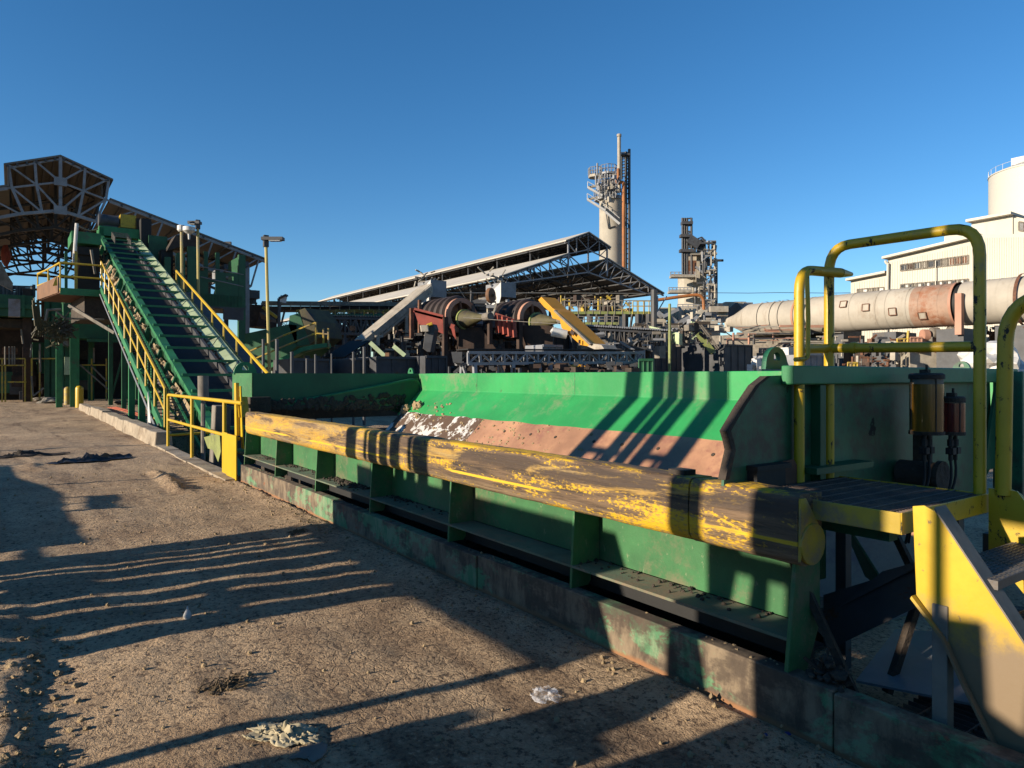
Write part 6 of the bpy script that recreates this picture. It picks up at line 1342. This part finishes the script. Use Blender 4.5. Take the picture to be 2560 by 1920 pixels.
# leaning belt frame (dark/yellow) at the left of the drums
o = thing('belt_pulley', 'dark leaning belt guard with a yellow rim and coiled hose under the red trough', 'belt guard', f(225, 1010, 37)[:2]+(0,))
mb = MB(); mb.prism([f(180, 985, 37), f(195, 860, 37), f(225, 795, 37), f(262, 790, 37), f(275, 830, 37), f(240, 1012, 37), f(215, 1010, 37)], (.3, .4, 0)); mb.build('guard', 'dark_steel', o, bevel=.02)
mb = MB(); mb.tube([f(205, 850, 36.9), f(222, 800, 36.9), f(255, 788, 36.9)], .09, 6); mb.build('rim', 'yellow', o)
mb = MB()
for k in range(4): mb.tube([f(172+12*k, 800, 36.8), f(180+12*k, 850, 36.8)], .1, 6)
mb.build('coil', 'pale_steel', o)

# ================================ conveyors in the middle distance =============================
G3 = lambda x, y, Y: PD(A3(x, y), Y)
def beltconv(name, label, a, b, wdt, h, n, mat, legs=(), idl=None, belt='belt'):
    """open lattice conveyor between two points: side trusses, belt, idlers, legs"""
    a, b = Vector(a), Vector(b); d = (b-a); hd = Vector((d.x, d.y, 0)).normalized(); sd = Vector((-hd.y, hd.x, 0))*wdt/2
    o = thing(name, label, 'conveyor', ((a.x+b.x)/2, (a.y+b.y)/2, 0))
    for sg in (1, -1): mb = MB(); mb.truss(a+sd*sg, b+sd*sg, h, n, .09 if h < 1.2 else .13); mb.build('side_truss', mat, o)
    mb = MB(); up = Vector((0, 0, .12)); mb.prism([a+sd+up, a-sd+up, b-sd+up, b+sd+up], (0, 0, .05)); mb.build('belt', belt, o)
    if idl:
        mb = MB()
        for i in range(n*2+1): p = a.lerp(b, i/(n*2)); mb.tube([p+sd*1.1+Vector((0, 0, .2)), p-sd*1.1+Vector((0, 0, .2))], .065, 7)
        mb.split('idler', idl, o)
    for t in legs:
        p = a.lerp(b, t); mb = MB()
        for sg in (1, -1): mb.beam((p+sd*sg)-Vector((0, 0, h)), (p.x+sd.x*sg*1.4, p.y+sd.y*sg*1.4, 0), .16)
        mb.beam((p.x+sd.x*1.3, p.y+sd.y*1.3, .4), p-sd-Vector((0, 0, h)), .1); mb.build('leg', mat, o)
    return o
beltconv('truss_conveyor', 'grey galvanised truss conveyor lying level just behind the green hopper rim', PS(A4(490, 1018), 26), PS(A4(1870, 1020), 26), 1.0, .48, 17, 'grey_steel', (.03, .22, .36, .42, .62, .8, .95))
p, q = f(405, 1010, 30), f(490, 1100, 30); mb = MB(); mb.prism([p, f(490, 1010, 30), q, f(420, 1095, 30)], (1, .6, 0)); solo(mb, 'tail_box', 'dark_steel', 'dark tail box at the left end of the grey truss conveyor', 'tail box')
beltconv('lattice_conveyor', 'dusty pale lattice conveyor rising steeply to the left trommel feed box', G3(1185, 1165, 41), G3(1835, 625, 44), 1.3, .42, 26, 'pale_steel', (.15, .6), belt='pale_steel')
mb = MB(); a, b = Vector(G3(1185, 1212, 40.2)), Vector(G3(1835, 680, 43.2)); mb.beam(a, b, .1, .36); solo(mb, 'conveyor_side_sheet', 'pale_steel', 'plain dusty side sheet along the underside of the pale lattice conveyor', 'side sheet')
beltconv('dark_conveyor', 'dark lower lattice conveyor feeding up into the pale one', G3(925, 1345, 38), G3(1185, 1180, 40.5), 1.3, .8, 9, 'dark_steel', (.3,))  # dark steel colour stands in for shadow on the pale conveyor's foot
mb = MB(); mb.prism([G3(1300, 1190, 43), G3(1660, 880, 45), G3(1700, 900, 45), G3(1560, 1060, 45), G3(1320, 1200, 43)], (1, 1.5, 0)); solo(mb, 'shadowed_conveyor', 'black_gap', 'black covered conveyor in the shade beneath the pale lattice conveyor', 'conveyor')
beltconv('idler_conveyor', 'long dark conveyor with a row of pale idlers right of the orange boom', f(1395, 830, 44), f(2120, 872, 44), 1.6, 1.0, 20, 'dark_steel', (.2, .5, .8), 'grey_steel')
beltconv('idler_conveyor', 'second dark conveyor with idlers below and behind the first right of the boom', f(1480, 905, 46), f(2110, 915, 46), 1.4, .9, 16, 'dark_steel', (.1, .6), 'pale_steel')
# galleries
def gallery(name, label, f, x0, x1, ytop, ydeck, ybot, Y, mat, n, post, rail, yb=0):
    a, b = PD(f(x0, ydeck), Y), PD(f(x1, ydeck+yb), Y); zt = PD(f(x0, ytop), Y)[2]-a[2]; zb = a[2]-PD(f(x0, ybot), Y)[2]
    o = thing(name, label, 'gallery', ((a[0]+b[0])/2, (a[1]+b[1])/2, 0)); A, B_ = Vector(a), Vector(b); bk = Vector(PD(f(x0, ydeck), Y+2.2))-A; bk.z = 0
    mb = MB(); mb.prism([A, B_, B_-Vector((0, 0, zb)), A-Vector((0, 0, zb))], bk); mb.build('trough', mat, o)
    mb = MB()
    for h in (zt, zt*.5): mb.beam(A+Vector((0, 0, h)), B_+Vector((0, 0, h)), .05)
    for i in range(n+1): p = A.lerp(B_, i/n); mb.beam(p-Vector((0, 0, zb)), p+Vector((0, 0, zt)), .055)
    mb.build('railing', rail, o)
    for i in range(post): p = A.lerp(B_, (i+.5)/post); mb = MB(); mb.beam((p.x, p.y, 0), p-Vector((0, 0, zb)), .35); mb.beam((p.x, p.y, max(.5, p.z-4)), B_.lerp(A, 1-(i+.9)/post)-Vector((0, 0, zb)), .14); mb.build('leg', 'dark_steel', o)
    return o
gallery('conveyor_gallery', 'long level rusty brown conveyor gallery crossing behind the yellow lamp post', A3, 210, 1760, 778, 812, 850, 62, 'rust_dark', 16, 6, 'pale_steel')
gallery('conveyor_gallery', 'lower dark green conveyor gallery under the long rusty one', A3, 560, 1700, 850, 885, 915, 60, 'green_dark', 12, 5, 'yellow_dirty')
a, b = Vector(G3(215, 800, 61)), Vector(G3(1750, 812, 61)); mb = MB(); mb.prism([a, b, b+Vector((0, 0, .35)), a+Vector((0, 0, .35))], (.3, .5, 0)); solo(mb, 'belt_cover', 'timber_grey', 'grey belt cover sheet along the top of the long rusty gallery', 'cover sheet')
beltconv('idler_conveyor', 'dark conveyor with small pale idlers beneath the green gallery', G3(700, 935, 56), G3(1420, 945, 56), 1.5, 1.2, 14, 'dark_steel', (.1, .5, .9), 'timber_grey')
gallery('conveyor_gallery', 'yellow-green conveyor gallery with railings under the long shed', A4, 1290, 1990, 605, 690, 712, 56, 'green_yellow', 12, 5, 'timber_grey')
gallery('conveyor_gallery', 'short yellow-green gallery section at the right end of the shed', A4, 1840, 2010, 610, 690, 712, 54, 'green_yellow', 4, 2, 'yellow_dirty')
gallery('conveyor_gallery', 'lower yellow-green walkway beneath the shed gallery', A4, 1400, 1730, 730, 775, 795, 52, 'green_yellow', 6, 3, 'timber_grey')
a, b = Vector(f(1970, 805, 45)), Vector(f(2205, 862, 43)); mb = MB(); mb.prism([a, b, b-Vector((0, 0, .7)), a-Vector((0, 0, .6))], (.6, 1, 0)); o = solo(mb, 'pale_chute', 'green_pale', 'pale green sloping chute plate left of the yellow-green stairs', 'chute')
clutter(A4, 1240, 1830, 560, 700, 58, 62, 26, ['rust_dark', 'yellow_dirty', 'timber_grey'], 'shed_machinery', 'brown and yellow machinery inside the long shed', 'machinery', L=(25, 120), seed=14)
clutter(A4, 1380, 2110, 860, 1000, 40, 48, 40, ['dark_steel', 'grey_steel', 'timber_grey'], 'idler_steelwork', 'dense dark framework under the idler conveyors', 'framework', L=(30, 140), seed=15)
clutter(A4, 390, 1880, 1100, 1180, 31, 36, 50, ['dark_steel', 'mud_steel', 'rust_dark'], 'yard_clutter', 'dark pipes and stands below the grey truss conveyor', 'clutter', L=(30, 110), seed=16)
clutter(A3, 700, 1700, 920, 1120, 57, 66, 55, ['dark_steel', 'timber_grey', 'rust_dark'], 'plant_framework', 'dark steel framework and pipes below the long rusty gallery', 'framework', L=(40, 200), seed=17)
clutter(A3, 1330, 2050, 1050, 1320, 40, 46, 55, ['dark_steel', 'rust_dark', 'pale_steel'], 'screen_steelwork', 'dark support framework of the trommel screens', 'framework', L=(40, 160), seed=18)
clutter(A4, 110, 1220, 790, 1000, 41.5, 45, 46, ['dark_steel', 'rust_dark', 'timber_grey'], 'screen_machinery', 'dark machinery and pipes beneath the two trommel drums', 'machinery', w=(.08, .3), L=(30, 130), seed=19)
clutter(A5, 560, 1180, 1500, 1659, 44, 54, 40, ['dark_steel', 'timber_grey', 'mud_steel'], 'stair_framework', 'framework and braces around the yellow-green stairs', 'framework', L=(30, 120), seed=20)
# dark backing buildings that close the view low down
ybox(A3, 560, 1120, 1120, 1700, 70, 6, 'dark_steel', 'machine_house', 'low dark machine house behind the green sloping conveyor', 'building', face='s')
ybox(A4, 100, 1400, 850, 1400, 52, 6, 'rust_dark', 'crusher_house', 'long dark rusty crusher house behind the trommel screens', 'building', face='s')
ybox(A4, 1350, 2300, 880, 1400, 66, 8, 'dark_steel', 'machine_house', 'long dark machine house behind the idler conveyors', 'building', face='s')
for x0, x1, y0, m_, l in ((1130, 1345, 1325, 'dark_steel', 'left dark grey dumpster behind the hopper rim'), (1350, 1805, 1312, 'dark_steel', 'long middle dark grey dumpster behind the hopper rim'), (1832, 2035, 1302, 'dark_steel', 'right dark grey dumpster next to the dark post'), (520, 880, 1330, 'dark_steel', 'dark dumpster under the green sloping conveyor')):
    ybox(A3, x0, x1, y0, 1900, 33, 3, m_, 'dumpster', l, 'dumpster', 'dark dumpsters in a row', face='s')
# yellow machine parts glimpsed below the truss conveyor
o = thing('loader', 'yellow loader half hidden behind the hopper rim below the grey truss conveyor', 'loader', f(1390, 1165, 33)[:2]+(0,))
mb = MB(); mb.prism([f(1290, 1165, 33), f(1300, 1125, 33), f(1350, 1115, 33), f(1385, 1100, 33), f(1450, 1115, 33), f(1500, 1130, 33), f(1500, 1200, 33), f(1290, 1200, 33)], (1.2, 1, 0)); mb.build('body', 'orange', o, bevel=.05)
mb = MB(); mb.box(*(f(1400, 1150, 33)[0]+d for d in (-.3, .3)), f(1400, 1150, 33)[1]-.4, f(1400, 1150, 33)[1]+.4, 1.2, 2.1); mb.build('engine_box', 'dark_steel', o)
for x in (1330, 1470): c = f(x, 1210, 32.8); mb = MB(); mb.lathe((c[0], c[1], .6), [(0, -.25), (.5, -.25), (.6, -.15), (.6, .15), (.5, .25), (0, .25)], 20, (.3, -1, 0)); mb.build('wheel', 'belt', o)
ybox(A4, 1890, 2000, 1065, 1300, 34, 2, 'green_dark', 'small_tank', 'small dark green tank at the right end of the truss conveyor', 'tank')
ybox(A4, 1125, 1280, 955, 1010, 36, 1.5, 'grey_steel', 'grey_cabinet', 'grey cabinet on the frame below the orange boom', 'cabinet', face='s')
# stair, yellow-green
o = thing('plant_stairs', 'yellow-green open stairs slanting down to the right in the middle distance', 'stairs', PD(A5(1110, 1600), 48)[:2]+(0,))
g5 = lambda x, y, Y=48: PD(A5(x, y), Y)
for dx, Y in ((0, 48), (6, 49)): mb = MB(); a, b = g5(1040+dx, 1525, Y), g5(1190+dx, 1720, Y); mb.beam(a, b, .12, .4); mb.build('stringer', 'green_yellow', o)
mb = MB()
for i in range(14): t = i/13; a, b = g5(1040+150*t, 1525+195*t, 48), g5(1046+150*t, 1525+195*t, 49); mb.beam(a, b, .3, .08)
mb.build('treads', 'green_pale', o)
mb = MB(); mb.beam(g5(1085, 1490), g5(1235, 1690), .09); mb.beam(g5(1085, 1510), g5(1225, 1700), .06)
for i in range(6): t = i/5; mb.beam(g5(1060+150*t, 1500+195*t), g5(1050+150*t, 1540+195*t), .07)
mb.build('handrail', 'timber_grey', o)
mb = MB(); mb.prism([g5(1030, 1580), g5(1090, 1575), g5(1085, 1600), g5(1050, 1612), g5(1045, 1650), g5(1030, 1650)], (.2, .2, 0)); mb.beam(g5(1030, 1540), g5(1085, 1530), .12); mb.beam(g5(1030, 1500), g5(1085, 1500), .08); mb.beam(g5(1035, 1490), g5(1035, 1580), .1); mb.build('landing', 'green_pale', o)
for i, (x, y0, Y) in enumerate(((2130, 630, 38), (2005, 520, 50))):
    p = f(x, y0, Y); mb = MB(); mb.tube([(p[0], p[1], 0), p], .075 if i == 0 else .22, 8); solo(mb, 'yellow_post' if i == 0 else 'shed_post', 'green_yellow' if i == 0 else 'dark_steel', ['thin yellow-green pipe post right of the idler conveyors', 'dark round post at the right corner of the long shed'][i], 'post')

# ================================ green housing beside the lamp post ===========================
gh = thing('green_conveyor_housing', 'dark green sloping conveyor housing with a yellow-railed walkway behind the hopper corner', 'conveyor', G3(450, 1300, 37)[:2]+(0,))
h = lambda x, y, Y=37: PD(A3(x, y), Y)
mb = MB(); mb.prism([h(45, 1085), h(480, 990), h(560, 1000), h(560, 1210), h(420, 1330), h(250, 1420), h(45, 1450)], (.8, 2.2, 0)); mb.build('housing', 'green_dark', gh)
mb = MB(); mb.prism([h(490, 905), h(580, 880), h(700, 1190), h(560, 1210), h(480, 1000)], (1.0, 1.8, 0)); mb.build('chute', 'green_dark', gh)
mb = MB(); mb.prism([h(585, 850, 36.6), h(640, 830, 36.6), h(740, 960, 36.6), h(780, 1120, 36.6), h(690, 1190, 36.6)], (.8, 1.6, 0)); mb.build('drum_guard', 'olive', gh)
mb = MB(); mb.prism([h(735, 960, 37.5), h(785, 960, 37.5), h(800, 1180, 37.5), h(735, 1190, 37.5)], (.5, 1, 0)); mb.build('end_panel', 'green_mid', gh)
wp = [h(330, 1400, 36), h(640, 1240, 36), h(760, 1215, 36), h(875, 1200, 36)]
mb = MB()
for a, b in zip(wp, wp[1:]): mb.beam(a, b, .9, .22)
mb.build('walkway', 'green_mid', gh)
for off in (0, 1):
    pts = [h(60, 1275+off*95, 35.8), h(430, 1100+off*95, 35.8), h(745, 975+off*110, 35.8)] if not off else [h(40, 1380, 35.8), h(400, 1220, 35.8), h(745, 1080, 35.8), h(870, 1088, 35.8)]
    mb = MB(); mb.tube(pts, .045, 6); mb.build('top_rail' if not off else 'mid_rail', 'yellow_dirty', gh)
for x, y0, y1 in ((748, 970, 1235), (825, 1030, 1200), (873, 1030, 1230)): mb = MB(); mb.tube([h(x, y0, 35.8), h(x, y1, 35.8)], .05, 6); mb.build('post', 'yellow_dirty', gh)
for x in (140, 660, 760): a = h(x, 1300, 36.5); mb = MB(); mb.beam((a[0], a[1], 0), a, .25); mb.build('leg', 'dark_steel', gh)
for i, (x, y0, w) in enumerate(((230, 1140, 28), (365, 1140, 34), (512, 1265, 32), (905, 1282, 18), (1120, 1265, 24), (1226, 1215, 30), (745, 1290, 22), (660, 1330, 24))):
    Y = 24; p = PD(A3(x, y0), Y); r_ = w/2/3.95/F*Y; mb = MB(); mb.lathe((p[0], p[1], 0), [(r_, 0), (r_, p[2]-.03), (r_*1.15, p[2]-.03), (r_*1.15, p[2]), (0, p[2]+.02)], 12)
    solo(mb, 'steel_post', 'dark_steel', ['tallest grey steel pipe post left of the yellow lamp post', 'thick dark pipe post right of the yellow lamp post', 'dark pipe post below the green housing', 'pale-topped thin pipe post left of the lattice conveyor', 'pipe post at the left end of the dumpsters', 'thick pipe post in front of the left dumpster', 'thin pipe post below the railed walkway end', 'pipe post under the green walkway'][i], 'post', 'pipe posts behind the hopper', smooth=True)
o = thing('rusty_bin', 'dark rusty open bin with a tilted brown flap behind the control cabin', 'bin', G3(130, 950, 56)[:2]+(0,))
mb = MB(); a = [G3(x, y, 56) for x, y in ((30, 790), (225, 800), (190, 895), (160, 1010), (30, 1020))]; mb.prism(a, (1.5, 2, 0)); mb.build('bin_body', 'rust_dark', o)
mb = MB(); mb.prism([G3(190, 870, 55), G3(300, 940, 55), G3(310, 970, 55), G3(210, 935, 55)], (.3, .5, 0)); mb.build('flap', 'wood_panel', o)
mb = MB(); mb.beam(G3(225, 820, 55), G3(365, 922, 55), .22); mb.build('handrail', 'yellow_dirty', o)
mb = MB()
for i in range(12): x, y = random.uniform(40, 180), random.uniform(640, 790); mb.beam(G3(x, y, 58), G3(x+random.uniform(-10, 10), 790, 58), .25)
mb.box(G3(70, 0, 58)[0]-.8, G3(70, 0, 58)[0]+.8, G3(70, 0, 58)[1]-.8, G3(70, 0, 58)[1]+.8, G3(0, 740, 58)[2], G3(0, 660, 58)[2]); mb.build('top_machinery', 'dark_steel', o)
for i, (x0, y0, x1, y1, m_, l) in enumerate(((1285, 1170, 1430, 1305, 'green_pale', 'pale green strut leaning above the left dumpster'), (1515, 1205, 1630, 1300, 'green_pale', 'second pale green strut leaning above the middle dumpster'))):
    mb = MB(); mb.beam(G3(x0, y0, 34), G3(x1, y1, 34), .14, .2); solo(mb, 'leaning_strut', m_, l, 'strut')
for i, (x, y, w, hh, l) in enumerate(((940, 1000, 34, 110, 'hanging orange-brown plate left of the lattice conveyor'), (1105, 1005, 46, 46, 'small square orange-brown plate below the dark conveyor'), (1452, 1270, 40, 50, 'tilted orange-brown plate on the middle dumpster'))):
    a, b = G3(x-w/2, y, 46 if i < 2 else 33), G3(x+w/2, y+hh, 46 if i < 2 else 33); mb = MB(); mb.prism([a, (b[0], b[1], a[2]), (b[0], b[1], b[2]) if i else ((a[0]+b[0])/2, (a[1]+b[1])/2, b[2]), (a[0], a[1], b[2]) if i else (a[0]*.7+b[0]*.3, a[1]*.7+b[1]*.3, b[2])], (.1, .15, 0)); solo(mb, 'rust_plate', 'wood_panel', l, 'plate')
# ================================ invented structures behind the photographer, shaped to throw the shadows ====
KS, TZ, VC = .13, .27, -2.6
def cas(a, b, v=VC): return (a-KS*v, v, b-TZ*v)     # shadow address (s, z at v = 0) -> point on the casting plane
def cbar(mb, a0, b0, a1, b1, w, d=.08, v=VC):
    p, q = cas(a0, b0, v), cas(a1, b1, v)
    if p[2] < 0 or q[2] < 0:
        P, Q = Vector(p), Vector(q)
        if P.z > Q.z: P, Q = Q, P
        P = P.lerp(Q, (0-P.z)/(Q.z-P.z)); p, q = P, Q
    mb.beam(p, q, d, w, (0, 1, 0)) if abs(a1-a0) > abs(b1-b0) else mb.beam(p, q, d, w, (1, 0, 0))
def cpan(mb, pts, d=.08, v=VC): mb.prism([(p[0], p[1], max(0, p[2])) for p in (cas(a, b, v) for a, b in pts)], (0, -d, 0))
tw = thing('stair_tower', 'dark steel stair tower with slatted sides standing behind the photographer', 'stair tower', cas(6.5, -.6))
mb = MB()
for a0, a1, w in ((7.58, 7.12, .26), (6.98, 6.75, .20), (6.72, 6.53, .18), (6.46, 6.30, .20), (5.92, 5.92, .28)): 
    cbar(mb, a0, 1.0, a1, 4.2, w, .1)
mb.build('columns', 'dark_steel', tw)
mb = MB(); cbar(mb, 7.3, 2.32, 6.75, 2.32, .10); cbar(mb, 6.4, 2.32, 5.9, 2.32, .10); cbar(mb, 7.05, 2.28, 7.12, 1.6, .07); cbar(mb, 6.12, 2.28, 6.12, 1.6, .07); mb.build('rails', 'dark_steel', tw)
mb = MB()
slats = [(7.95, 7.55), (7.47, 7.24), (7.18, 7.05), (6.98, 6.68), (6.60, 6.24), (6.14, 5.9), (5.82, 5.40), (5.33, 5.02)]
for i, (a1, a0) in enumerate(slats):
    top = .70; lo = 1.0 if i == 0 else 0
    cpan(mb, [(a0-.12 if i else a0-.35, -.72), (a1-.12 if i else a1-.45, -.72), (a1+.08, top), (a0+.08, top)], .05)
cpan(mb, [(7.0, .0), (6.2, .02), (6.2, .16), (7.0, .16)], .04); cpan(mb, [(6.2, .32), (5.2, .32), (5.2, .38), (6.2, .38)], .04)
mb.build('side_slats', 'dark_steel', tw)
mb = MB(); cpan(mb, [(5.1, .68), (3.42, .68), (3.78, 1.50), (5.4, 1.50)], .12)
cpan(mb, [(7.95, .72), (5.1, .68), (5.4, 1.50), (6.72, 1.50), (6.72, 1.3), (6.77, 1.3), (6.77, 1.50), (6.9, 1.5), (6.9, 1.3), (6.95, 1.3), (6.95, 1.5), (8.02, 1.52)], .12); mb.build('deck', 'dark_steel', tw)
mb = MB(); cbar(mb, 3.53, -.8, 3.53, .7, .075); mb.build('leg', 'dark_steel', tw)
n2 = thing('loading_ramp', 'dark steel loading ramp with railings standing behind the photographer', 'ramp', cas(1.5, -.6))  # made-up panels, pierced to let patches of sun through
mb = MB(); cpan(mb, [(3.24, -.72), (3.24, .50), (3.13, .50), (3.08, .45), (3.08, .62), (3.06, .62), (3.04, 1.10), (2.83, 1.10), (2.77, .78), (2.71, .60), (2.55, .58), (2.46, -.72)], .06)
cpan(mb, [(2.46, -.72), (2.5, 1.10), (1.9, 1.10), (1.85, 1.50), (1.58, 1.53), (1.56, 1.2), (1.44, 1.15), (1.40, 1.56), (.9, 1.6), (.6, 1.2), (-3, 1.2), (-3, -.72)], .06)
cpan(mb, [(3.04, 1.10), (1.9, 1.10), (1.9, 1.27), (3.04, 1.27)], .05); cpan(mb, [(3.04, 1.46), (2.2, 1.46), (2.2, 1.57), (3.04, 1.57)], .05)
cpan(mb, [(3.04, 1.27), (2.88, 1.27), (2.84, 1.46), (3.04, 1.46)], .05); cpan(mb, [(2.77, 1.27), (2.65, 1.27), (2.64, 1.46), (2.74, 1.46)], .05); cpan(mb, [(2.55, 1.27), (2.2, 1.27), (2.2, 1.46), (2.54, 1.46)], .05); mb.build('side_plate', 'dark_steel', n2)
mb = MB()
for pts in ([(3.04, 1.5), (2.82, 1.5), (2.80, 3.6), (3.0, 3.6)], [(2.52, 1.5), (2.2, 1.5), (2.2, 1.98), (2.50, 1.98)], [(2.70, 1.98), (2.2, 1.98), (2.2, 3.6), (2.68, 3.6)]): cpan(mb, pts, .05)
cbar(mb, 2.08, 1.4, 2.08, 2.0, .28, .05); cbar(mb, 1.98, 2.0, 1.95, 3.6, .42, .05); cbar(mb, 1.74, 1.4, 1.74, 3.6, .05, .05); cbar(mb, 1.2, 1.4, 1.1, 3.6, .12, .05); cbar(mb, .6, .4, .5, 3.6, .3, .05); mb.build('posts', 'dark_steel', n2)
mb = MB(); cbar(mb, 3.0, 3.30, .4, 3.30, .64, .05); cbar(mb, 2.45, 2.5, 1.8, 2.5, .5, .05); mb.build('rails', 'dark_steel', n2)
VF = -3.6
sk = thing('water_tank', 'dark rectangular tank with pipes on top standing left of the photographer', 'tank', cas(10.5, -.9, VF))  # unseen block added for its shadow on the track
mb = MB(); cpan(mb, [(8.28, -1.0), (8.28, .17), (11.9, .17), (12.7, .13), (14.0, .03), (16, .0), (16, -1.0)], 2.0, VF); mb.build('tank_body', 'dark_steel', sk)
mb = MB()
for a, b in ((12.8, .75), (11.36, .26), (10.74, .25), (10.14, .34)): cbar(mb, a, .05, a, b, .07, .05, VF)
cpan(mb, [(10.16, .24), (11.34, .24), (11.32, .35), (10.2, .33)], .05, VF); cbar(mb, 8.3, .04, 7.3, .04, .03, .05, VF); cbar(mb, 7.35, -1.0, 7.35, .06, .05, .05, VF)
cbar(mb, 16.1, -1.0, 16.1, .2, .12, .08, VF); cbar(mb, 19.4, -1.0, 19.4, .75, .14, .1, VF); mb.build('pipes_and_sign', 'dark_steel', sk)

# ================================ sky, sun, camera ==============================================
el = math.atan(TZ/math.sqrt(1+KS*KS))
Lh = W((-KS, 1, 0)).normalized(); sun_dir = Vector((-Lh.x, -Lh.y, math.tan(el))).normalized()
w = bpy.data.worlds.new('World'); SC.world = w; w.use_nodes = True; nt = w.node_tree; bg = nt.nodes['Background']
sky = nt.nodes.new('ShaderNodeTexSky'); sky.sky_type = 'NISHITA'; sky.sun_disc = False; sky.sun_elevation = el; sky.sun_rotation = math.atan2(sun_dir.x, sun_dir.y)
sky.altitude = 900; sky.air_density = 1.0; sky.dust_density = 0.05; sky.ozone_density = 3.5
hs = nt.nodes.new('ShaderNodeHueSaturation'); hs.inputs['Saturation'].default_value = 1.2; nt.links.new(sky.outputs['Color'], hs.inputs['Color'])
nt.links.new(hs.outputs['Color'], bg.inputs['Color']); bg.inputs['Strength'].default_value = .09
sl = bpy.data.lights.new('sun', 'SUN'); sl.energy = 5.0; sl.angle = R(.5); sl.color = (1.0, .86, .68)
so_ = bpy.data.objects.new('sun', sl); COL.objects.link(so_); so_.rotation_euler = (-sun_dir).to_track_quat('-Z', 'Y').to_euler(); so_.location = (0, 0, 60)
cam = bpy.data.cameras.new('camera'); co = bpy.data.objects.new('camera', cam); COL.objects.link(co); SC.camera = co
co.location = (0, 0, EYE); co.rotation_euler = (R(90), 0, 0); cam.sensor_width = 36; cam.lens = 36*F/2560; cam.shift_y = -(960-YH)/2560; cam.clip_start = .05; cam.clip_end = 6000
vs = SC.view_settings; vs.view_transform = 'Standard'; vs.look = 'None'; vs.gamma = 1; vs.exposure = .87
SC.cycles.max_bounces = 6
for o in bpy.data.objects:
    if '_b' in o: del o['_b']
